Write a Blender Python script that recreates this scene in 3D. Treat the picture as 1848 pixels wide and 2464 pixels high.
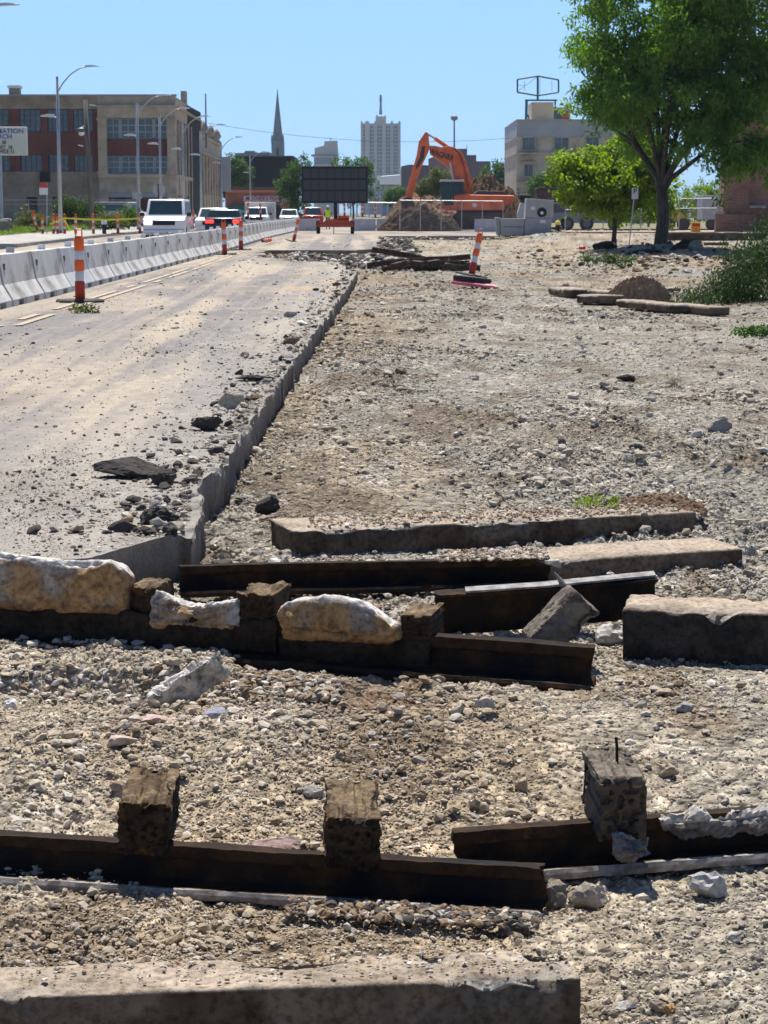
import bpy, bmesh, math, random
import numpy as np
from mathutils import Vector, Matrix, Quaternion
for _o in list(bpy.data.objects): bpy.data.objects.remove(_o)
SC = bpy.context.scene
COL = SC.collection
random.seed(7)
R = np.random.default_rng(11)
# ------------------------------------------------------------------ camera
CAM_H, PITCH, FPX, IW, IH = 1.45, math.radians(8.35), 4900.0, 1848.0, 2464.0
cam_d = bpy.data.cameras.new("camera"); cam = bpy.data.objects.new("camera", cam_d); COL.objects.link(cam)
cam.location = (0, 0, CAM_H); cam.rotation_euler = (math.pi/2 - PITCH, 0, 0)
cam_d.sensor_fit = 'VERTICAL'; cam_d.sensor_height = 24.0; cam_d.lens = 24.0*FPX/IH
cam_d.clip_start = 0.05; cam_d.clip_end = 20000
cam_d.dof.use_dof = True; cam_d.dof.focus_distance = 7.0; cam_d.dof.aperture_fstop = 16.0
SC.camera = cam
# ------------------------------------------------------------------ light
SUN_EL, SUN_AZ = math.radians(62), math.radians(-6)      # azimuth from +Y towards +X
SDIR = Vector((math.sin(SUN_AZ)*math.cos(SUN_EL), math.cos(SUN_AZ)*math.cos(SUN_EL), math.sin(SUN_EL)))
sl = bpy.data.lights.new("sun", 'SUN'); sl.energy = 5.0; sl.angle = math.radians(0.55); sl.color = (1.0, 0.955, 0.88)
so = bpy.data.objects.new("sun", sl); COL.objects.link(so); so.rotation_euler = SDIR.to_track_quat('Z', 'Y').to_euler(); so.location = (0, 0, 60)
W = bpy.data.worlds.new("World"); SC.world = W; W.use_nodes = True
wn = W.node_tree.nodes; wl = W.node_tree.links
sky = wn.new('ShaderNodeTexSky'); sky.sky_type = 'NISHITA'; sky.sun_disc = False
sky.sun_elevation = SUN_EL; sky.sun_rotation = SUN_AZ; sky.altitude = 150; sky.air_density = 1.0; sky.dust_density = 0.0; sky.ozone_density = 5.0
wmix = wn.new('ShaderNodeMix'); wmix.data_type = 'RGBA'; wmix.blend_type = 'MULTIPLY'; wmix.inputs[0].default_value = 1.0
wtc = wn.new('ShaderNodeTexCoord'); wsx = wn.new('ShaderNodeSeparateXYZ'); wcr = wn.new('ShaderNodeValToRGB')   # clear deep-blue air near the horizon
wl.new(wtc.outputs['Generated'], wsx.inputs[0]); wl.new(wsx.outputs[2], wcr.inputs[0])
wcr.color_ramp.elements[0].position = 0.0; wcr.color_ramp.elements[0].color = (.30, .475, .90, 1)
wcr.color_ramp.elements[1].position = 0.45; wcr.color_ramp.elements[1].color = (.50, .50, .54, 1)
_e = wcr.color_ramp.elements.new(0.10); _e.color = (.53, .63, .83, 1)
wl.new(wcr.outputs[0], wmix.inputs[7])
wl.new(sky.outputs[0], wmix.inputs[6]); wmix.inputs[7].default_value = (0.86, 0.96, 1.20, 1)
bg = wn['Background']; bg.inputs[1].default_value = 0.116; wl.new(wmix.outputs[2], bg.inputs[0])
SC.view_settings.view_transform = 'Standard'; SC.view_settings.look = 'None'
SC.view_settings.exposure = 0.58; SC.view_settings.gamma = 1.0
try: SC.view_settings.use_curve_mapping = False
except Exception: pass
SC.cycles.max_bounces = 6; SC.cycles.diffuse_bounces = 3; SC.cycles.transparent_max_bounces = 12; SC.cycles.volume_bounces = 0
# ------------------------------------------------------------------ pixel -> world helpers
def ray(u, v):
    cx = (u-IW/2)/FPX; cy = (IH/2-v)/FPX; c, s = math.cos(PITCH), math.sin(PITCH)
    return Vector((cx, c+cy*s, -s+cy*c))
def gp(u, v, z=0.0):
    d = ray(u, v); t = (z-CAM_H)/d.z
    return Vector((d.x*t, d.y*t, z))
def at(u, v, Y):
    d = ray(u, v); t = Y/d.y
    return Vector((d.x*t, Y, CAM_H+d.z*t))
def ss(a, b, x):
    t = np.clip((x-a)/(b-a), 0, 1); return t*t*(3-2*t)
def on(u, v, f):                       # where the pixel ray meets z = f(x, y)
    z = 0.0
    for _ in range(12):
        p = gp(u, v, z); z = 0.5*z+0.5*float(f(p.x, p.y))
    return gp(u, v, z)
# ------------------------------------------------------------------ numpy noise
def _h(ix, iy, s):
    with np.errstate(over='ignore'):
        n = (ix.astype(np.int64)*374761393 + iy.astype(np.int64)*668265263 + s*982451653) & 0xffffffff
        n = ((n ^ (n >> 13))*1274126177) & 0xffffffff
        n = ((n ^ (n >> 16))*2246822519) & 0xffffffff
        n = n ^ (n >> 15)
    return n.astype(np.float64)/4294967295.0
def vnoise(x, y, s=0):
    ix = np.floor(x); iy = np.floor(y); fx = x-ix; fy = y-iy
    fx = fx*fx*(3-2*fx); fy = fy*fy*(3-2*fy)
    a = _h(ix, iy, s); b = _h(ix+1, iy, s); c = _h(ix, iy+1, s); d = _h(ix+1, iy+1, s)
    return (a*(1-fx)+b*fx)*(1-fy)+(c*(1-fx)+d*fx)*fy
def fbm(x, y, s=0, o=4):
    t = 0; a = 0.5; n = 0
    for i in range(o):
        t = t+a*vnoise(x*2**i+17.3*i, y*2**i-9.1*i, s+i); n += a; a *= 0.5
    return t/n
def worley(x, y, s=0):
    ix = np.floor(x); iy = np.floor(y)
    f1 = np.full(x.shape, 9.0); f2 = np.full(x.shape, 9.0); cid = np.zeros(x.shape); cx = np.zeros(x.shape); cy = np.zeros(x.shape)
    for i in (-1, 0, 1):
        for j in (-1, 0, 1):
            px = ix+i+_h(ix+i, iy+j, s); py = iy+j+_h(ix+i, iy+j, s+1)
            dx = x-px; dy = y-py; d = np.sqrt(dx*dx+dy*dy)
            m = d < f1
            f2 = np.where(m, f1, np.minimum(f2, d))
            f1 = np.where(m, d, f1); cid = np.where(m, _h(ix+i, iy+j, s+2), cid)
            cx = np.where(m, dx, cx); cy = np.where(m, dy, cy)
    return f1, f2, cid, cx, cy
def vnoise3(p, s=0):                   # p (n,3)
    i = np.floor(p); f = p-i; f = f*f*(3-2*f); r = 0
    for a in (0, 1):
        for b in (0, 1):
            for c in (0, 1):
                w = (f[:, 0] if a else 1-f[:, 0])*(f[:, 1] if b else 1-f[:, 1])*(f[:, 2] if c else 1-f[:, 2])
                r = r+w*_h(i[:, 0]+a+57*(i[:, 2]+c), i[:, 1]+b-131*(i[:, 2]+c), s)
    return r
def fbm3(p, s=0, o=3):
    t = 0; a = 0.5; n = 0
    for k in range(o):
        t = t+a*vnoise3(p*2**k+11.7*k, s+k); n += a; a *= 0.5
    return t/n
# ------------------------------------------------------------------ materials
MATS = {}
def mat(name, col, rough=0.8, metal=0.0, col2=None, scale=6.0, detail=6.0, bump=0.0, bscale=None, mixlo=0.4, mixhi=0.6, attr=None, stretch=None,
        emit=None, estr=0.0, spec=0.4, coords='Object', col3=None, s3=1.0, m3=(0.6, 0.7), rubble=None):
    if name in MATS: return MATS[name]
    m = bpy.data.materials.new(name); m.use_nodes = True; MATS[name] = m
    nt = m.node_tree; N = nt.nodes; L = nt.links; b = N['Principled BSDF']
    b.inputs['Roughness'].default_value = rough; b.inputs['Metallic'].default_value = metal
    b.inputs['Specular IOR Level'].default_value = spec
    b.inputs['Base Color'].default_value = (*col, 1)
    tc = None
    def vec():
        nonlocal tc
        if tc is None:
            t = N.new('ShaderNodeTexCoord'); tc = t.outputs[coords]
            if stretch:
                mp = N.new('ShaderNodeMapping'); mp.inputs['Scale'].default_value = stretch; L.new(tc, mp.inputs['Vector']); tc = mp.outputs[0]
        return tc
    def noise(s, d=detail):
        n = N.new('ShaderNodeTexNoise'); n.inputs['Scale'].default_value = s; n.inputs['Detail'].default_value = d; n.inputs['Roughness'].default_value = 0.65
        L.new(vec(), n.inputs['Vector']); return n.outputs[0]
    def ramp(src, lo, hi):
        r = N.new('ShaderNodeMapRange'); r.inputs[1].default_value = lo; r.inputs[2].default_value = hi; L.new(src, r.inputs[0]); return r.outputs[0]
    def mix(fac, a, bb, mode='MIX'):
        x = N.new('ShaderNodeMix'); x.data_type = 'RGBA'; x.blend_type = mode
        for sock, val in ((x.inputs[0], fac), (x.inputs[6], a), (x.inputs[7], bb)):
            if isinstance(val, bpy.types.NodeSocket): L.new(val, sock)
            else: sock.default_value = val if not isinstance(val, tuple) else (*val[:3], 1)
        return x.outputs[2]
    cur = None
    if attr:
        a = N.new('ShaderNodeAttribute'); a.attribute_name = attr; cur = a.outputs['Color']
        if col2 is not None: cur = mix(ramp(noise(scale), mixlo, mixhi), cur, mix(1.0, cur, tuple(col2), 'MULTIPLY'))
    elif col2 is not None:
        cur = mix(ramp(noise(scale), mixlo, mixhi), tuple(col), tuple(col2))
    if col3 is not None:
        cur = mix(ramp(noise(s3, 5), *m3), cur if cur is not None else tuple(col), tuple(col3))
    if cur is not None: L.new(cur, b.inputs['Base Color'])
    if bump > 0:
        bp = N.new('ShaderNodeBump'); bp.inputs['Strength'].default_value = 1.0; bp.inputs['Distance'].default_value = bump
        L.new(noise(bscale or scale*4, 8), bp.inputs['Height']); L.new(bp.outputs[0], b.inputs['Normal'])
    if rubble:
        prev = b.inputs['Normal'].links[0].from_socket if b.inputs['Normal'].links else None
        for sc_, ds_ in rubble:
            vo = N.new('ShaderNodeTexVoronoi'); vo.inputs['Scale'].default_value = sc_; vo.inputs['Randomness'].default_value = 1.0; nz = N.new('ShaderNodeTexNoise'); nz.inputs['Scale'].default_value = sc_*.8
            ad = N.new('ShaderNodeVectorMath'); ad.operation = 'MULTIPLY_ADD'; L.new(nz.outputs['Color'], ad.inputs[0]); ad.inputs[1].default_value = (.9/sc_,)*3; L.new(vec(), ad.inputs[2]); L.new(ad.outputs[0], vo.inputs['Vector'])
            bp = N.new('ShaderNodeBump'); bp.invert = True; bp.inputs['Strength'].default_value = 1.0; bp.inputs['Distance'].default_value = ds_; L.new(vo.outputs['Distance'], bp.inputs['Height'])
            if prev is not None: L.new(prev, bp.inputs['Normal'])
            prev = bp.outputs[0]; sp = N.new('ShaderNodeSeparateColor'); L.new(vo.outputs['Color'], sp.inputs[0]); mr = N.new('ShaderNodeMapRange'); mr.inputs[3].default_value = .74; mr.inputs[4].default_value = 1.34; L.new(sp.outputs[0], mr.inputs[0])
            cc_ = N.new('ShaderNodeCombineColor'); [L.new(mr.outputs[0], cc_.inputs[i]) for i in range(3)]; cur = mix(1.0, cur, cc_.outputs[0], 'MULTIPLY')
        L.new(prev, b.inputs['Normal']); L.new(cur, b.inputs['Base Color'])
    if emit:
        b.inputs['Emission Color'].default_value = (*emit, 1); b.inputs['Emission Strength'].default_value = estr
    return m
def leaf_mat(name, c1, c2, trans=0.45, scale=0.9):
    if name in MATS: return MATS[name]
    m = bpy.data.materials.new(name); m.use_nodes = True; MATS[name] = m
    nt = m.node_tree; N = nt.nodes; L = nt.links; b = N['Principled BSDF']; out = N['Material Output']
    a = N.new('ShaderNodeAttribute'); a.attribute_name = 'tone'
    x = N.new('ShaderNodeMix'); x.data_type = 'RGBA'; L.new(a.outputs['Fac'], x.inputs[0]); x.inputs[6].default_value = (*c1, 1); x.inputs[7].default_value = (*c2, 1)
    L.new(x.outputs[2], b.inputs['Base Color']); b.inputs['Roughness'].default_value = 0.5; b.inputs['Specular IOR Level'].default_value = 0.3
    t = N.new('ShaderNodeBsdfTranslucent')
    y = N.new('ShaderNodeMix'); y.data_type = 'RGBA'; y.blend_type = 'MULTIPLY'; y.inputs[0].default_value = 1; L.new(x.outputs[2], y.inputs[6]); y.inputs[7].default_value = (1.5, 1.7, 0.55, 1)
    L.new(y.outputs[2], t.inputs[0])
    s = N.new('ShaderNodeMixShader'); s.inputs[0].default_value = trans; L.new(b.outputs[0], s.inputs[1]); L.new(t.outputs[0], s.inputs[2]); L.new(s.outputs[0], out.inputs[0])
    return m
def brick_mat(name, c1, c2, mortar, scale=1.0, bump=0.004, bw=0.22, bh=0.075, dirt=None):
    if name in MATS: return MATS[name]
    m = bpy.data.materials.new(name); m.use_nodes = True; MATS[name] = m
    nt = m.node_tree; N = nt.nodes; L = nt.links; b = N['Principled BSDF']; b.inputs['Roughness'].default_value = 0.9
    g = N.new('ShaderNodeNewGeometry'); sx = N.new('ShaderNodeSeparateXYZ'); tc = N.new('ShaderNodeTexCoord'); L.new(tc.outputs['Object'], sx.inputs[0])
    ad = N.new('ShaderNodeMath'); ad.operation = 'ADD'; L.new(sx.outputs[0], ad.inputs[0]); L.new(sx.outputs[1], ad.inputs[1])
    cb = N.new('ShaderNodeCombineXYZ'); L.new(ad.outputs[0], cb.inputs[0]); L.new(sx.outputs[2], cb.inputs[1])
    br = N.new('ShaderNodeTexBrick'); L.new(cb.outputs[0], br.inputs['Vector']); br.inputs['Scale'].default_value = 1.0/scale
    br.inputs['Brick Width'].default_value = bw; br.inputs['Row Height'].default_value = bh; br.inputs['Mortar Size'].default_value = 0.008
    br.inputs['Color1'].default_value = (*c1, 1); br.inputs['Color2'].default_value = (*c2, 1); br.inputs['Mortar'].default_value = (*mortar, 1)
    n = N.new('ShaderNodeTexNoise'); n.inputs['Scale'].default_value = 0.6; n.inputs['Detail'].default_value = 6; L.new(tc.outputs['Object'], n.inputs['Vector'])
    r = N.new('ShaderNodeMapRange'); r.inputs[1].default_value = 0.4; r.inputs[2].default_value = 0.68; L.new(n.outputs[0], r.inputs[0])
    x = N.new('ShaderNodeMix'); x.data_type = 'RGBA'; x.blend_type = 'MULTIPLY'; L.new(r.outputs[0], x.inputs[0]); L.new(br.outputs[0], x.inputs[6]); x.inputs[7].default_value = (*(dirt or (0.6, 0.58, 0.56)), 1)
    L.new(x.outputs[2], b.inputs['Base Color'])
    bp = N.new('ShaderNodeBump'); bp.inputs['Distance'].default_value = bump; L.new(br.outputs['Fac'], bp.inputs['Height']); bp.invert = True; L.new(bp.outputs[0], b.inputs['Normal'])
    return m
def glass_mat(name, col=(0.02, 0.03, 0.04), rough=0.08):
    return mat(name, col, rough=rough, spec=0.8)
# ------------------------------------------------------------------ objects
XF = {}
def link(o, parent=None):
    COL.objects.link(o)
    if parent is not None: o.parent = parent
    return o
def tag(o, label=None, cat=None, group=None, kind=None):
    if label: o['label'] = label
    if cat: o['category'] = cat
    if group: o['group'] = group
    if kind: o['kind'] = kind
    return o
def thing(name, label, cat, loc=(0, 0, 0), rz=0.0, group=None):
    o = bpy.data.objects.new(name, None); o.empty_display_size = 0.2; link(o)
    o.location = loc; o.rotation_euler = (0, 0, rz)
    XF[o.name] = Matrix.Translation(Vector(loc)) @ Matrix.Rotation(rz, 4, 'Z')
    return tag(o, label, cat, group)
def children(o): return [c for c in bpy.data.objects if c.parent == o]
def copy_tree(o, loc=None, rz=None, label=None, scale=None, rot=None):
    def rec(a, par):
        c = a.copy(); COL.objects.link(c)
        if par is not None: c.parent = par
        for ch in kids.get(a.name, []): rec(ch, c)
        return c
    kids = {}
    for ch in bpy.data.objects:
        if ch.parent is not None: kids.setdefault(ch.parent.name, []).append(ch)
    c = rec(o, None)
    if loc is not None: c.location = loc
    if rz is not None: c.rotation_euler = (0, 0, rz)
    if rot is not None: c.rotation_euler = rot
    if scale is not None: c.scale = scale
    if label: c['label'] = label
    return c
def np_mesh(name, V, F, m, parent=None, smooth=False, attrs=None, quads=False):
    """V (n,3) array, F (k,3|4) int array -> object"""
    me = bpy.data.meshes.new(name); V = np.asarray(V, dtype=np.float32); F = np.asarray(F, dtype=np.int32)
    k, w = F.shape
    me.vertices.add(len(V)); me.vertices.foreach_set('co', V.ravel())
    me.loops.add(k*w); me.loops.foreach_set('vertex_index', F.ravel())
    me.polygons.add(k); me.polygons.foreach_set('loop_start', np.arange(0, k*w, w, dtype=np.int32))
    try: me.polygons.foreach_set('loop_total', np.full(k, w, dtype=np.int32))
    except Exception: pass
    me.polygons.foreach_set('use_smooth', np.full(k, smooth, dtype=bool))
    if attrs:
        for an, (typ, dom, dat) in attrs.items():
            a = me.attributes.new(an, typ, dom)
            a.data.foreach_set('color' if 'COLOR' in typ else 'value', np.asarray(dat, dtype=np.float32).ravel())
    me.update(calc_edges=True); me.validate()
    ml = m if isinstance(m, (list, tuple)) else [m]
    for q in ml: me.materials.append(q)
    o = bpy.data.objects.new(name, me)
    return link(o, parent)
class MB:
    def __init__(s): s.v = []; s.f = []; s.mi = []
    def add(s, vs, fs, mi=0):
        n = len(s.v); s.v += [Vector(x) for x in vs]; s.f += [[i+n for i in f] for f in fs]; s.mi += [mi]*len(fs); return s
    def box(s, c, d, M=None, mi=0, taper=1.0):
        x, y, z = (q/2 for q in d); c = Vector(c)
        vs = []
        for k in (-1, 1):
            t = taper if k > 0 else 1.0
            vs += [(-x*t, -y*t, k*z), (x*t, -y*t, k*z), (x*t, y*t, k*z), (-x*t, y*t, k*z)]
        vs = [(M @ Vector(q) if M is not None else Vector(q))+c for q in vs]
        return s.add(vs, [(3, 2, 1, 0), (4, 5, 6, 7), (0, 1, 5, 4), (1, 2, 6, 5), (2, 3, 7, 6), (3, 0, 4, 7)], mi)
    def span(s, x0, x1, y0, y1, z0, z1, mi=0):
        return s.box(((x0+x1)/2, (y0+y1)/2, (z0+z1)/2), (abs(x1-x0), abs(y1-y0), abs(z1-z0)), mi=mi)
    def cyl(s, p0, p1, r0, r1=None, n=12, caps=True, mi=0):
        p0 = Vector(p0); p1 = Vector(p1); r1 = r0 if r1 is None else r1
        q = (p1-p0).to_track_quat('Z', 'Y'); vs = []
        for p, r in ((p0, r0), (p1, r1)):
            for i in range(n):
                a = 2*math.pi*i/n; vs.append(p+q @ Vector((r*math.cos(a), r*math.sin(a), 0)))
        fs = [(i, (i+1) % n, n+(i+1) % n, n+i) for i in range(n)]
        if caps: fs += [tuple(range(n-1, -1, -1)), tuple(range(n, 2*n))]
        return s.add(vs, fs, mi)
    def tube(s, pts, rs, n=8, caps=True, mi=0):
        pts = [Vector(p) for p in pts]
        if not isinstance(rs, (list, tuple)): rs = [rs]*len(pts)
        vs = []; prev = None
        for i, p in enumerate(pts):
            t = (pts[min(i+1, len(pts)-1)]-pts[max(i-1, 0)])
            if t.length < 1e-9: t = Vector((0, 0, 1))
            t.normalize()
            up = Vector((1, 0, 0)) if prev is None else prev
            a = up-t*up.dot(t)
            if a.length < 1e-4: a = Vector((0, 1, 0))-t*t.y
            a.normalize(); prev = a; b = t.cross(a)
            for k in range(n):
                th = 2*math.pi*k/n; vs.append(p+(a*math.cos(th)+b*math.sin(th))*rs[i])
        fs = []
        for i in range(len(pts)-1):
            for k in range(n): fs.append((i*n+k, i*n+(k+1) % n, (i+1)*n+(k+1) % n, (i+1)*n+k))
        if caps: fs += [tuple(range(n-1, -1, -1)), tuple(range((len(pts)-1)*n, len(pts)*n))]
        return s.add(vs, fs, mi)
    def lathe(s, prof, c=(0, 0, 0), n=20, mi=0):
        c = Vector(c); vs = []
        for r, z in prof:
            for k in range(n): a = 2*math.pi*k/n; vs.append(c+Vector((r*math.cos(a), r*math.sin(a), z)))
        fs = []
        for i in range(len(prof)-1):
            for k in range(n): fs.append((i*n+k, i*n+(k+1) % n, (i+1)*n+(k+1) % n, (i+1)*n+k))
        fs += [tuple(range(n-1, -1, -1)), tuple(range((len(prof)-1)*n, len(prof)*n))]
        return s.add(vs, fs, mi)
    def prism(s, poly, d, mi=0):
        """poly: list of 3D points (planar), d: extrusion vector"""
        poly = [Vector(p) for p in poly]; d = Vector(d); n = len(poly)
        nrm = Vector((0, 0, 0))
        for i in range(n):
            a, b = poly[i], poly[(i+1) % n]; nrm += a.cross(b)
        if nrm.dot(d) > 0: poly = poly[::-1]
        vs = poly+[p+d for p in poly]
        fs = [tuple(range(n)), tuple(range(2*n-1, n-1, -1))]+[(i, n+i, n+(i+1) % n, (i+1) % n) for i in range(n)]
        return s.add(vs, [f if k < 2 else f[::-1][::-1] for k, f in enumerate(fs)], mi)
    def build(s, name, m, parent=None, smooth=False, bevel=0.0, world=False, auto=None):
        me = bpy.data.meshes.new(name); vs = s.v
        if world and parent is not None:
            Mi = world_of(parent).inverted(); vs = [Mi @ p for p in vs]
        me.from_pydata([tuple(p) for p in vs], [], s.f)
        ml = m if isinstance(m, (list, tuple)) else [m]
        for q in ml: me.materials.append(q)
        if len(ml) > 1: me.polygons.foreach_set('material_index', s.mi)
        bm = bmesh.new(); bm.from_mesh(me)
        bmesh.ops.recalc_face_normals(bm, faces=bm.faces)
        if bevel > 0:
            es = [e for e in bm.edges if len(e.link_faces) == 2 and e.calc_face_angle(0) > 0.5]
            try: bmesh.ops.bevel(bm, geom=es, offset=bevel, segments=2, affect='EDGES', profile=0.6, clamp_overlap=True)
            except Exception: pass
        if smooth:
            for f in bm.faces: f.smooth = True
            if auto:
                for e in bm.edges:
                    if len(e.link_faces) == 2 and e.calc_face_angle(0) > auto: e.smooth = False
        bm.to_mesh(me); bm.free(); me.update()
        o = bpy.data.objects.new(name, me); link(o, parent)
        return o
def world_of(o):
    M = XF.get(o.name, Matrix.Identity(4))
    return M if o.parent is None else world_of(o.parent) @ M
def text_part(name, s, size, M, m, parent, ext=0.01, align='CENTER', spacing=1.0, sx=1.0, bold=0.0):
    """flat lettering as a mesh; M places it (text lies in its local XY plane)"""
    cu = bpy.data.curves.new(name, 'FONT'); cu.body = s; cu.size = size; cu.extrude = ext; cu.align_x = align; cu.align_y = 'CENTER'
    cu.space_character = spacing; cu.resolution_u = 3; cu.offset = bold
    tmp = bpy.data.objects.new(name+'_tmp', cu); COL.objects.link(tmp)
    dg = bpy.context.evaluated_depsgraph_get(); dg.update()
    me = bpy.data.meshes.new_from_object(tmp.evaluated_get(dg))
    bpy.data.objects.remove(tmp); bpy.data.curves.remove(cu)
    P = (world_of(parent).inverted() if parent is not None else Matrix.Identity(4)) @ M @ Matrix.Diagonal((sx, 1, 1, 1))
    me.transform(P); me.materials.clear(); me.materials.append(m); me.name = name
    o = bpy.data.objects.new(name, me); return link(o, parent)
FACE = Matrix.Rotation(math.pi/2, 4, 'X')      # upright lettering that faces -Y (towards the camera)
# ------------------------------------------------------------------ rock kit
def ico(sub):
    bm = bmesh.new(); bmesh.ops.create_icosphere(bm, subdivisions=sub, radius=1.0)
    V = np.array([v.co[:] for v in bm.verts]); F = np.array([[v.index for v in f.verts] for f in bm.faces]); bm.free(); return V, F
ICO1, ICO2, ICO3 = ico(1), ico(2), ico(3)
def rock_shape(base, seed, jag=0.25, cuts=5):
    rg = np.random.default_rng(seed); V, F = base; V = V.copy()
    V *= 1+jag*(rg.random((len(V), 1))-0.5)*(1.0 if len(V) < 50 else 0.5)
    for _ in range(cuts):
        n = rg.normal(size=3); n /= np.linalg.norm(n); d = rg.uniform(0.45, 0.8)
        t = V @ n; k = t > d; V[k] -= np.outer(t[k]-d, n)
    return V, F
def rot_mats(n, rg, tilt=1.0):
    q = rg.normal(size=(n, 4)); q[:, 0] += 0; q /= np.linalg.norm(q, axis=1)[:, None]
    w, x, y, z = q.T
    return np.stack([1-2*(y*y+z*z), 2*(x*y-z*w), 2*(x*z+y*w), 2*(x*y+z*w), 1-2*(x*x+z*z), 2*(y*z-x*w), 2*(x*z-y*w), 2*(y*z+x*w), 1-2*(x*x+y*y)], -1).reshape(n, 3, 3)
def scatter_mesh(name, P, S, C, m, base=ICO1, nvar=16, seed=3, flat=0.62, jag=0.5, cuts=3):
    """P (n,3) centres, S (n,) radii, C (n,3) albedo -> one mesh of many angular stones"""
    rg = np.random.default_rng(seed); n = len(P); shapes = [rock_shape(base, seed*100+i, jag, cuts)[0] for i in range(nvar)]; F0 = base[1]
    A = np.stack(shapes); nv = A.shape[1]
    idx = rg.integers(0, nvar, n); RM = rot_mats(n, rg)
    sc = np.stack([rg.uniform(0.75, 1.3, n), rg.uniform(0.7, 1.1, n), rg.uniform(0.45, 0.9, n)], -1)
    V = A[idx]*sc[:, None, :]
    V = np.einsum('nij,nkj->nki', RM, V); V[:, :, 2] *= flat
    V = V*S[:, None, None]+P[:, None, :]
    F = (F0[None]+(np.arange(n)*nv)[:, None, None]).reshape(-1, 3)
    cols = np.concatenate([np.repeat(C, nv, axis=0), np.ones((n*nv, 1))], 1)
    return np_mesh(name, V.reshape(-1, 3), F, m, attrs={'Col': ('FLOAT_COLOR', 'POINT', cols)})
# ================================================================== SETTING: gravel bed, roadway
EDGE_Y = [0, 9.0, 9.8, 10.8, 11.5, 13.5, 15.3, 19, 23.4, 29.7, 45, 52, 55, 59]
EDGE_X = [-.9, -.90, -.93, -.99, -.93, -.955, -.92, -.91, -.88, -.81, -.70, -.66, -.9, -1.35]
def edge(Y):
    Y = np.asarray(Y, float); e = np.interp(Y, EDGE_Y, EDGE_X)
    b = np.floor(Y/0.55+0.5*vnoise(Y*0.9, Y*0+3.3, 5)); j = (_h(b, b*0+1, 9)-0.5)*0.045
    return e+j+0.05*(fbm(Y*3.1, Y*0+1.7, 4, 4)-0.5)
def pav(X, Y): return 0.20*ss(38, 112, np.asarray(Y, float))+0*X
def front(X): X = np.asarray(X, float); return 8.52+0.75*np.clip((X+1.25)/.32, 0, 1)+0.05*(fbm(X*7, X*0, 8, 3)-0.5)
def low(X, Y):
    X = np.asarray(X, float); Y = np.asarray(Y, float)
    z = -0.225+0.13*ss(40, 85, Y)+0.10*ss(85, 112, Y)
    z = z+0.42*ss(88, 106, Y)*ss(5.5, 9, X)                                  # verge rising towards the brick pier
    z = z+0.34*np.exp(-((X-10.7)/3.2)**2-((Y-81)/5.0)**2)                    # mound left round the big tree
    z = z+0.22*np.exp(-((X-9.5)/3.0)**2-((Y-62)/6.0)**2)*ss(5.5, 8, X)
    z = z+0.05*(fbm(X*0.45, Y*0.30, 21, 3)-0.5)*ss(3, 6, Y)
    z = z+0.07*np.exp(-((Y-6.2-0.2*X)/0.45)**2)                              # low heap between the two upturned rails
    z = z-0.03*np.exp(-((Y-4.95)/0.2)**2)*ss(-0.15, 0.1, X+0.35)
    lip = ss(-0.46, -0.62, X)                                                # short undercut bank in front of the long rail
    yl = 7.02+0.10*(fbm(X*6, X*0, 31, 4)-0.5)
    z = z+lip*(0.055*ss(yl, yl+0.08, Y)*(1-ss(7.5, 7.9, Y))-0.05*np.exp(-((Y-yl+0.12)/0.12)**2))
    z = z+0.035*np.exp(-((X+0.25)/0.4)**2)*ss(9.5, 10.5, Y)*(1-ss(20, 32, Y))-.035*ss(-.5, -.8, X)*ss(9.2, 10, Y)*(1-ss(45, 60, Y))  # spoil against the sawn edge
    return z
def stones(X, Y, cell, s):
    f1, f2, cid, cx, cy = worley(X/cell, Y/cell, s)
    a = (cid*7.31) % 1-0.5; b = (cid*13.7) % 1-0.5
    e = ss(0.0, 0.45, f2-f1)
    return cell*e*(0.30+(cid-0.5)*0.55+1.1*(cx*a+cy*b)), cid, e
def roughness(X, Y):
    m = fbm(X*0.55, Y*0.18, 41, 3)
    r = 0.22+1.15*ss(0.36, 0.62, m)*(.6+.8*ss(.35, .6, fbm(X*1.7, Y*.9, 43, 3)))
    r = r*(1-0.55*ss(0.35, 0.75, X)*ss(5.0, 5.5, Y)*(1-ss(6.4, 7.2, Y)))
    r = r+0.5*ss(1.2, -0.3, X)*ss(9, 11, Y)*(1-ss(24, 40, Y))
    return np.clip(r, 0.25, 1.6)
def relief(X, Y):
    tk = tracks(X, Y); r = roughness(X, Y)*(1-.75*tk)
    h1, c1, e1 = stones(X+0.01*fbm(Y*60, X*60, 3, 2), Y, 0.020, 51); w1 = 1-ss(7, 12, Y)
    h2, c2, e2 = stones(X, Y+0.02*fbm(X*30, Y*30, 4, 2), 0.055, 52); w2 = 1-ss(20, 35, Y)
    h3, c3, e3 = stones(X, Y, 0.14, 53); w3 = 0.30*ss(3, 9, Y)+0.08
    h4, c4, e4 = stones(X, Y*0.8, 0.34, 54); w4 = 0.16*ss(18, 45, Y)
    z = 0.34*h1*w1+(0.24+.12*ss(8, 11, Y))*h2*w2*r+(0.55+.3*ss(8, 11, Y))*h3*w3*r+0.7*h4*w4*r
    z = z+0.030*(fbm(X*5, Y*5, 61, 4)-0.5)*r+0.010*(fbm(X*40, Y*40, 62, 3)-0.5)*(1-ss(12, 20, Y))
    z = z-.030*tk+.006*tk*np.sin(X*40+Y*8)*(1-ss(20, 34, Y))
    tone = 0.5*c1*w1+0.3*c2+0.35*c3+0.15*c4
    return z, tone
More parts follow.
